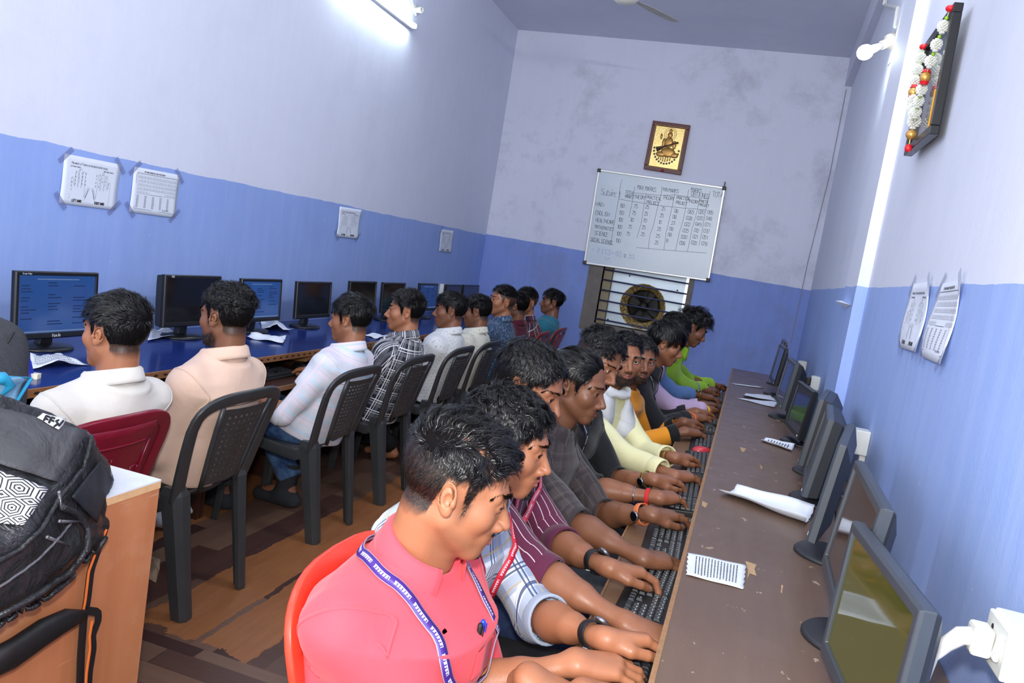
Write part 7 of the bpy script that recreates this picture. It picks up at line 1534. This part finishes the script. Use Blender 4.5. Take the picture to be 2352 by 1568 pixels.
# ---------------------------------------------------------------- papers and bags
def paper(label, px4, z, crumple=0.004, lines=0, curl=0.0, seed=0, fold=0.0):
    A, B, C_, D_ = [Vector(atz(a, b, z)) for a, b in px4]; cen = (A + B + C_ + D_) / 4; cen.z = z
    t = empty('paper_sheet', cen, 0, label, 'paper', 'loose sheets on the desks'); r2 = random.Random(seed); ph = [r2.uniform(0, 6) for _ in range(6)]
    def f(u, v, e=0.0):
        p = A.lerp(B, u).lerp(D_.lerp(C_, u), v) - cen; w = crumple * (1.2 + sin(u * 7 + ph[0] + v * 3) * 0.7 + sin(v * 9 + ph[1] - u * 4) * 0.5) + curl * ((2 * u - 1) ** 4) * (0.6 + 0.4 * v) + fold * max(0, 1 - abs(u - 0.45) * 5)
        ed = 0.0015 * sin(u * 31 + ph[2]) * (1 if v in (0.0, 1.0) else 0); return p + Vector((ed, ed * 0.6, 0.0012 + w + e))
    MB().grid(lambda u, v: f(u, v), 20, 14).build('sheet', M_paper, t, True, fix=False, solid=0.0003)
    if lines:
        mb = MB(); r2 = random.Random(seed + 1)
        for i in range(lines):
            v = 0.14 + 0.76 * i / lines; u = 0.10
            while u < 0.86:
                du = r2.uniform(0.02, 0.055); th = 0.30 / lines
                mb.add([f(u, v, .0006), f(u + du, v, .0006), f(u + du, v + th, .0006), f(u, v + th, .0006)], [(0, 1, 2, 3)]); u += du + 0.014
        mb.build('print', M_ink, t, fix=False)
    return t
zt = ZD + 0.0003
paper('torn printed sheet lying near the edge of the brown desk', [(1580, 1271), (1576, 1322), (1707, 1354), (1713, 1299)], zt, 0.0012, 14, 0.0, 1)
paper('long curled white sheet in the middle of the brown desk', [(1648, 1137), (1690, 1128), (1867, 1182), (1846, 1213)], zt, 0.004, 0, 0.03, 2)
paper('small curled printed sheet by the glossy navy monitor', [(1747, 1014), (1757, 1010), (1824, 1026), (1817, 1039)], zt, 0.002, 8, 0.014, 3)
paper('white sheet lying over another beside the thick far monitor', [(1706, 911), (1712, 906), (1770, 910), (1784, 924)], zt + 0.004, 0.003, 0, 0.006, 4)
paper('greyish sheet under the other one on the far brown desk', [(1688, 914), (1720, 918), (1786, 924), (1778, 937)], zt, 0.002, 0, 0.002, 5)
paper('farthest flat sheet on the brown desk', [(1680, 880), (1690, 884), (1757, 893), (1745, 889)], zt, 0.001, 0, 0.002, 6)
paper('crumpled printed sheet on the blue desk before the nearest left monitor', [(68, 822), (140, 819), (205, 840), (72, 850)], zt, 0.009, 10, 0.0, 7, 0.008)
paper('crumpled sheets on the blue desk between the first two heads', [(348, 760), (378, 757), (437, 772), (338, 785)], zt, 0.008, 9, 0.0, 8)
paper('folded white sheet standing up at the foot of the blue-lit monitor', [(598, 738), (632, 738), (674, 764), (600, 758)], zt, 0.014, 0, 0.0, 9, 0.022)
paper('ragged white sheet right of the curly haired head on the blue desk', [(566, 777), (588, 769), (656, 779), (650, 791)], zt, 0.010, 0, 0.0, 10, 0.006)
paper('small white sheet on the blue desk beside the plaid collar', [(836, 771), (862, 768), (892, 772), (866, 779)], zt, 0.006, 0, 0.0, 11)
M_scuff = plain('bare_chipboard', (176, 148, 112), 0.8, 0, 0.2, 0.2, 60)
t = empty('floor_litter', atz(350, 1312, 0), 0, 'crumpled scrap of brown paper on the floor beside the wooden table', 'litter'); q = [Vector(atz(a, b, 0.001)) for a, b in ((338, 1283), (366, 1297), (358, 1338), (336, 1325))]
child(MB().loft([q, [p.lerp(sum(q, Vector()) / 4, 0.45) + Vector((0.01 * i, 0.006 * (i % 2), 0.035)) for i, p in enumerate(q)]]), 'scrap', plain('scrap_brown', (186, 160, 140), 0.8, 0, 0.2, 0.2, 30), t)
c = Vector(atz(368, 1205, 0)); t = empty('plastic_bag', c, 0, 'crumpled clear-grey plastic bag on the floor behind the near black chair', 'litter')
def blob(center, rad, freq, amp, seed, h=0.012):
    r2 = np.random.default_rng(seed); ks = [(r2.normal(size=3) * freq, r2.uniform(0, 6)) for _ in range(6)]; center = np.array(center, F32)
    def f(P):
        d = ell(P, center, rad)
        for k_, ph in ks: d = d + amp * np.sin(P @ k_.astype(F32) + ph)
        return d
    return mesh_sdf(f, center - np.array(rad) - 0.05, center + np.array(rad) + 0.05, h)
V, Fc = blob((c.x, c.y, 0.055), (0.10, 0.12, 0.055), 42, 0.006, 3); V[:, 2] = np.maximum(V[:, 2], 0.001); np_mesh('bag', V - np.array(c), Fc, plain('plastic_grey', (190, 194, 202), 0.25), t)
# ---- black backpack hanging over the edge of the foreground table
BP = empty('backpack', (-1.4, 1.1, ZD), 0, 'black backpack with white geometric panel hanging over the foreground table', 'backpack')
k = N('bag_black'); p = k.obj(); k.col(k.mix(k.noise(7, 4, 0.6, p), lin(26, 27, 29), lin(44, 45, 48))); k.set(k.ramp(k.noise(9, 4, 0.6, p), [(0.3, 0.26), (0.7, 0.42)]), spec=0.5); k.bump(k.noise(12, 4, 0.62, p, 1.5), 0.7, 0.02); M_bag = k.m
M_bagg = N('bag_grey'); _p = M_bagg.obj(); M_bagg.col(M_bagg.mix(M_bagg.noise(6, 4, 0.6, _p), lin(58, 59, 61), lin(78, 79, 81))); M_bagg.set(0.5); M_bagg.bump(M_bagg.noise(10, 4, 0.6, _p, 1.2), 0.5, 0.02); M_bagg = M_bagg.m
# the sack: front panel, pocket, gusset and underside as a coarse cage, then subdivided and relaxed
KP = {'A': (-90, 868, -1.40), 'B': (212, 984, -1.31), 'C': (128, 1150, -1.20), 'D': (-90, 1300, -1.17), 'Cp': (196, 1205, -1.215), 'E': (194, 1262, -1.19), 'F': (70, 1368, -1.165), 'G': (-90, 1425, -1.16), 'B2': (250, 1058, -1.40), 'S': (284, 1106, -1.37), 'H': (240, 1236, -1.275), 'I': (150, 1345, -1.235), 'J': (-90, 1480, -1.22), 'M': (60, 1010, -1.29), 'N': (60, 1220, -1.165)}
kk = {n_: atx(a, b, c) for n_, (a, b, c) in KP.items()}; off_ = Vector((-0.20, 0.0, 0.0))
for n_ in ('A', 'B', 'B2'): kk[n_ + 'b'] = kk[n_] + Vector((-0.22, -0.02, -0.02))
kk['Sb'] = kk['S'] + Vector((-0.24, -0.05, -0.03)); kk['Ab2'] = Vector((kk['A'].x - 0.22, kk['A'].y, ZD + 0.006)); kk['Sb2'] = Vector((kk['Sb'].x, kk['Sb'].y - 0.04, ZD + 0.006)); kk['T1'] = Vector((-1.279, kk['H'].y, ZD + 0.006)); kk['T2'] = Vector((-1.279, kk['J'].y, ZD + 0.006)); kk['H2'] = Vector((-1.279, kk['H'].y - 0.02, kk['H'].z + 0.01)); kk['J2'] = Vector((-1.279, kk['J'].y, kk['J'].z + 0.01))
names = list(kk); ix = {n_: i for i, n_ in enumerate(names)}; F_ = ['A M D', 'A B M', 'B C M', 'M C N', 'M N D', 'C Cp E N', 'N E F', 'N F G D', 'B B2 S Cp', 'B Cp C', 'S H E Cp', 'E H I F', 'F I J G', 'A Ab Bb B', 'B Bb B2b B2', 'B2 B2b Sb S', 'Ab Ab2 Sb2 Sb B2b Bb', 'S Sb Sb2 T1', 'S T1 H2 H', 'H H2 J2 J I', 'T1 Sb2 Ab2 T2', 'H2 T1 T2 J2']
mb = MB(); mb.add([kk[n_] for n_ in names], [tuple(ix[w_] for w_ in q_.split()) for q_ in F_])
bo = child(mb, 'main_body', M_bag, BP, smooth=True)
md = bo.modifiers.new('sub', 'SUBSURF'); md.subdivision_type = 'SIMPLE'; md.levels = 4; md.render_levels = 4
md = bo.modifiers.new('relax', 'SMOOTH'); md.factor = 0.6; md.iterations = 14
tx_ = bpy.data.textures.new('bag_creases', 'CLOUDS'); tx_.noise_scale = 0.07; md = bo.modifiers.new('creases', 'DISPLACE'); md.texture = tx_; md.strength = 0.022; md.mid_level = 0.5
from mathutils.bvhtree import BVHTree
bpy.context.view_layer.update(); _dg = bpy.context.evaluated_depsgraph_get(); _ev = bo.evaluated_get(_dg); _me = _ev.to_mesh(); _mw = Matrix.Translation(BP.location)
_bv = BVHTree.FromPolygons([_mw @ v.co for v in _me.vertices], [tuple(f.vertices) for f in _me.polygons]); _ev.to_mesh_clear()
def bpt(px, py, off=0.004):   # point of the bag nearest the sight line of a picture position
    d_ = ray(px, py).normalized(); h_, n_, _, _ = _bv.ray_cast(_C, d_)
    if h_ is None:
        best = min((_bv.find_nearest(_C + d_ * (1.2 + 0.02 * q_)) for q_ in range(45)), key=lambda r_: r_[3]); h_, n_ = best[0], best[1]
    if n_.dot(h_ - _C) > 0: n_ = -n_
    return h_ + (n_ * 0.6 - d_ * 0.4).normalized() * off
def patch(name, pxs, mat, off, n=10, parent=BP, th=0.003):   # four-cornered patch that follows the bag
    a, b, c_, d = pxs; mb = MB(); L = lambda p_, q_, t_: (p_[0] + (q_[0] - p_[0]) * t_, p_[1] + (q_[1] - p_[1]) * t_)
    mb.grid(lambda u, v: bpt(*L(L(a, b, u), L(d, c_, u), v), off), n, n); n_ = n; return child(mb, name, mat, parent, smooth=True, fix=False, solid=th)
def piping(name, pxs, r, mat, off=0.006, n=40): 
    P_ = resample(np.array([(a, b, 0) for a, b in pxs]), n); return child(MB().tube([bpt(a, b, off) for a, b, _ in P_], r, 7), name, mat, BP, smooth=True)
patch('top_panel', [(-60, 925), (196, 992), (128, 1108), (-60, 1050)], M_bagg, 0.007)
k = N('hex_panel'); s = k.xyz(k.attr('cuv').outputs['Vector']); 
def hexm(k, s):
    u = k.math('MULTIPLY', s[0], 2.3); v = k.math('MULTIPLY', s[1], 2.3); fx_ = k.math('ABSOLUTE', k.math('SUBTRACT', k.math('FRACT', u), 0.5)); fy_ = k.math('ABSOLUTE', k.math('SUBTRACT', k.math('FRACT', v), 0.5)); hx = k.math('MAXIMUM', fx_, k.math('ADD', k.math('MULTIPLY', fx_, 0.5), k.math('MULTIPLY', fy_, 0.87)))
    return k.math('GREATER_THAN', k.math('FRACT', k.math('MULTIPLY', hx, 8.0)), 0.42)
k.col(k.mix(hexm(k, s), lin(34, 35, 38), lin(222, 224, 226))); k.set(0.5); M_hex = k.m
o = patch('geometric_panel', [(-60, 1062), (108, 1124), (52, 1208), (-60, 1196)], M_hex, 0.006); a = o.data.attributes.new('cuv', 'FLOAT_VECTOR', 'POINT'); a.data.foreach_set('vector', np.array([(i / 10, j / 10, 0) for i in range(11) for j in range(11)], F32).ravel())
o = patch('logo_patch', [(92, 953), (147, 968), (130, 993), (78, 964)], M_white, 0.012, 4, BP, 0.001)
mb = MB()
for q_ in ([(98, 960), (92, 972)], [(98, 960), (106, 963)], [(97, 966), (103, 969)], [(112, 964), (106, 978)], [(112, 964), (120, 967)], [(110, 970), (117, 973)], [(128, 969), (122, 972)], [(122, 972), (126, 978)], [(126, 978), (118, 986)], [(138, 971), (128, 986)]): mb.tube([bpt(*q_[0], 0.014), bpt(*q_[1], 0.014)], 0.0022, 6)
child(mb, 'logo_letters', M_strapb, BP)
patch('mesh_pocket', [(224, 1060), (256, 1102), (218, 1200), (160, 1140)], plain('mesh_net', (38, 42, 50), 0.6, 0, 0.4, 0.5, 300, 0.5), 0.006)
piping('zip_line', [(-20, 1292), (40, 1262), (90, 1215), (128, 1150), (185, 1075), (205, 1005)], 0.005, M_bag, 0.008); piping('zip_line', [(-20, 1350), (50, 1305), (110, 1250), (150, 1205)], 0.003, plain('zip_steel', (120, 122, 126), 0.35, 0.7), 0.014)
piping('zip_line', [(130, 1163), (165, 1180), (192, 1215), (190, 1260), (150, 1310), (60, 1370), (-20, 1410)], 0.007, M_bag, 0.012); piping('seam_piping', [(-20, 1440), (90, 1378), (190, 1300), (236, 1235)], 0.006, M_bag, 0.008)
for pts_ in ([(128, 1135), (130, 1165)], [(98, 1230), (150, 1252)], [(125, 1198), (175, 1200)], [(186, 1265), (181, 1318)]):
    child(MB().tube([bpt(*pts_[0], 0.013), bpt(*pts_[1], 0.014)], [0.0035, 0.0022], 8).ball(bpt(*pts_[0], 0.014), 0.0042, 8, 6), 'zip_pull', plain('zip_steel', (120, 122, 126), 0.35, 0.7), BP, smooth=True)
xs_ = -1.272
def webbing(name, pxs, w, mat, x, parent=BP, th=0.003, dx=None):
    P_ = resample(np.array([(a, b, 0) for a, b in pxs]), 24); pts_ = [atx(a, b, x + (dx(i / 23) if dx else 0)) for i, (a, b, _) in enumerate(P_)]; return child(MB().strip(pts_, w, th, (0, 1, 0.05)), name, mat, parent, smooth=False)
webbing('hanging_strap', [(244, 1205), (222, 1270), (208, 1310), (200, 1380), (192, 1420), (186, 1500), (183, 1590)], 0.020, M_strapb, xs_ + 0.004); webbing('orange_stripe', [(245, 1215), (219, 1272), (204, 1312), (196, 1380), (188, 1420)], 0.004, plain('stripe_orange', (240, 120, 50), 0.6), xs_ + 0.0085)
webbing('strap_loop', [(200, 1402), (225, 1405), (226, 1425), (212, 1460), (214, 1490), (205, 1545), (202, 1600)], 0.018, M_strapb, xs_ + 0.010); webbing('orange_stripe', [(212, 1425), (206, 1462), (207, 1490), (199, 1545), (196, 1600)], 0.004, plain('stripe_orange', (240, 120, 50), 0.6), xs_ + 0.0145)
child(MB().tube([atx(a, b, xs_ + 0.02) for a, b in ((-60, 1545), (30, 1500), (95, 1455), (150, 1425), (196, 1412))], [0.030, 0.034, 0.033, 0.027, 0.012], 10, flat=0.6, up=(1, 0, 0)), 'padded_strap', plain('strap_velour', (20, 21, 22), 0.5, 0, 0.5, 0.2, 40, 0.3), BP, smooth=True)
# grey bag behind, blue pouch, blue plastic stand
gb_ = Vector((-1.70, 1.42, ZD)); t = empty('grey_bag', gb_, 0, 'rounded charcoal grey bag standing behind the black backpack at the left edge', 'bag')
V, Fc = blob((-1.70, 1.405, 0.985), (0.15, 0.150, 0.17), 14, 0.008, 8); V[:, 2] = np.maximum(V[:, 2], ZD + 0.001); np_mesh('body', V - np.array(gb_), Fc, plain('charcoal_felt', (66, 68, 72), 0.85, 0, 0.2, 0.25, 120, 0.3), t)
child(MB().tube([atx(a, b, -1.585) for a, b in ((-10, 800), (15, 790), (32, 762))], 0.003, 6), 'seam', M_strapb, t, smooth=True)
k = N('shimmer_blue'); p = k.obj(); k.col(k.mix(k.noise(90, 3, 0.7, p), lin(88, 150, 190), lin(180, 216, 234))); k.set(0.3, metal=0.3); M_shim = k.m; M_teal = plain('teal_edge', (40, 150, 190), 0.5)
t = empty('pouch', (-1.5, 1.33, 1.0), 0, 'shimmering light blue pouch with teal edging at the left edge', 'pouch'); x_ = -1.48
q = [atx(a, b, x_) for a, b in ((-30, 862), (72, 868), (20, 950), (-30, 985))]
child(MB().grid(lambda u, v: q[0].lerp(q[1], u).lerp(q[3].lerp(q[2], u), v) + Vector((0.012 * sin(u * 4 + v * 3), 0, 0)), 8, 8), 'flap', M_shim, t, smooth=True, solid=0.006)
child(MB().tube([q[0], q[1]], 0.0022, 8).tube([q[1], q[2], q[3]], 0.004, 8), 'edging', M_teal, t, smooth=True); child(MB().tube([atx(-30, 870, x_ + .012), atx(5, 868, x_ + .014), atx(22, 884, x_ + .012), atx(2, 905, x_ + .01)], [.012, .014, .012, .006], 10), 'fold', M_teal, t, smooth=True)
c = Vector(atz(36, 866, ZD)); t = empty('plastic_stand', c, 0.3, 'royal blue plastic stand with an arch on the blue desk', 'stand'); M_roy = plain('royal_blue_plastic', (24, 50, 190), 0.3)
for s in (-1, 1): MB().loft([[(s * 0.038 + dx, dy, 0) for dx, dy in ((-.012, -.03), (.012, -.03), (.012, .03), (-.012, .03))], [(s * 0.026 + dx, dy * .7, 0.062) for dx, dy in ((-.01, -.03), (.01, -.03), (.01, .03), (-.01, .03))]]).build('leg', M_roy, t, bevel=0.003)
MB().span((-0.034, -0.022, 0.056), (0.034, 0.022, 0.07)).build('top', M_roy, t, bevel=0.004); MB().span((-0.028, 0.008, 0.015), (0.028, 0.014, 0.06)).build('back', M_roy, t)
c = Vector(atz(72, 868, ZD)); t = empty('chalk_box', c, 0.4, 'small white and yellow box on the blue desk edge beside the pouch', 'box'); MB().box((0, 0, 0.009), (0.05, 0.03, 0.018)).build('carton', plain('carton_cream', (236, 232, 206), 0.6), t, bevel=0.001)
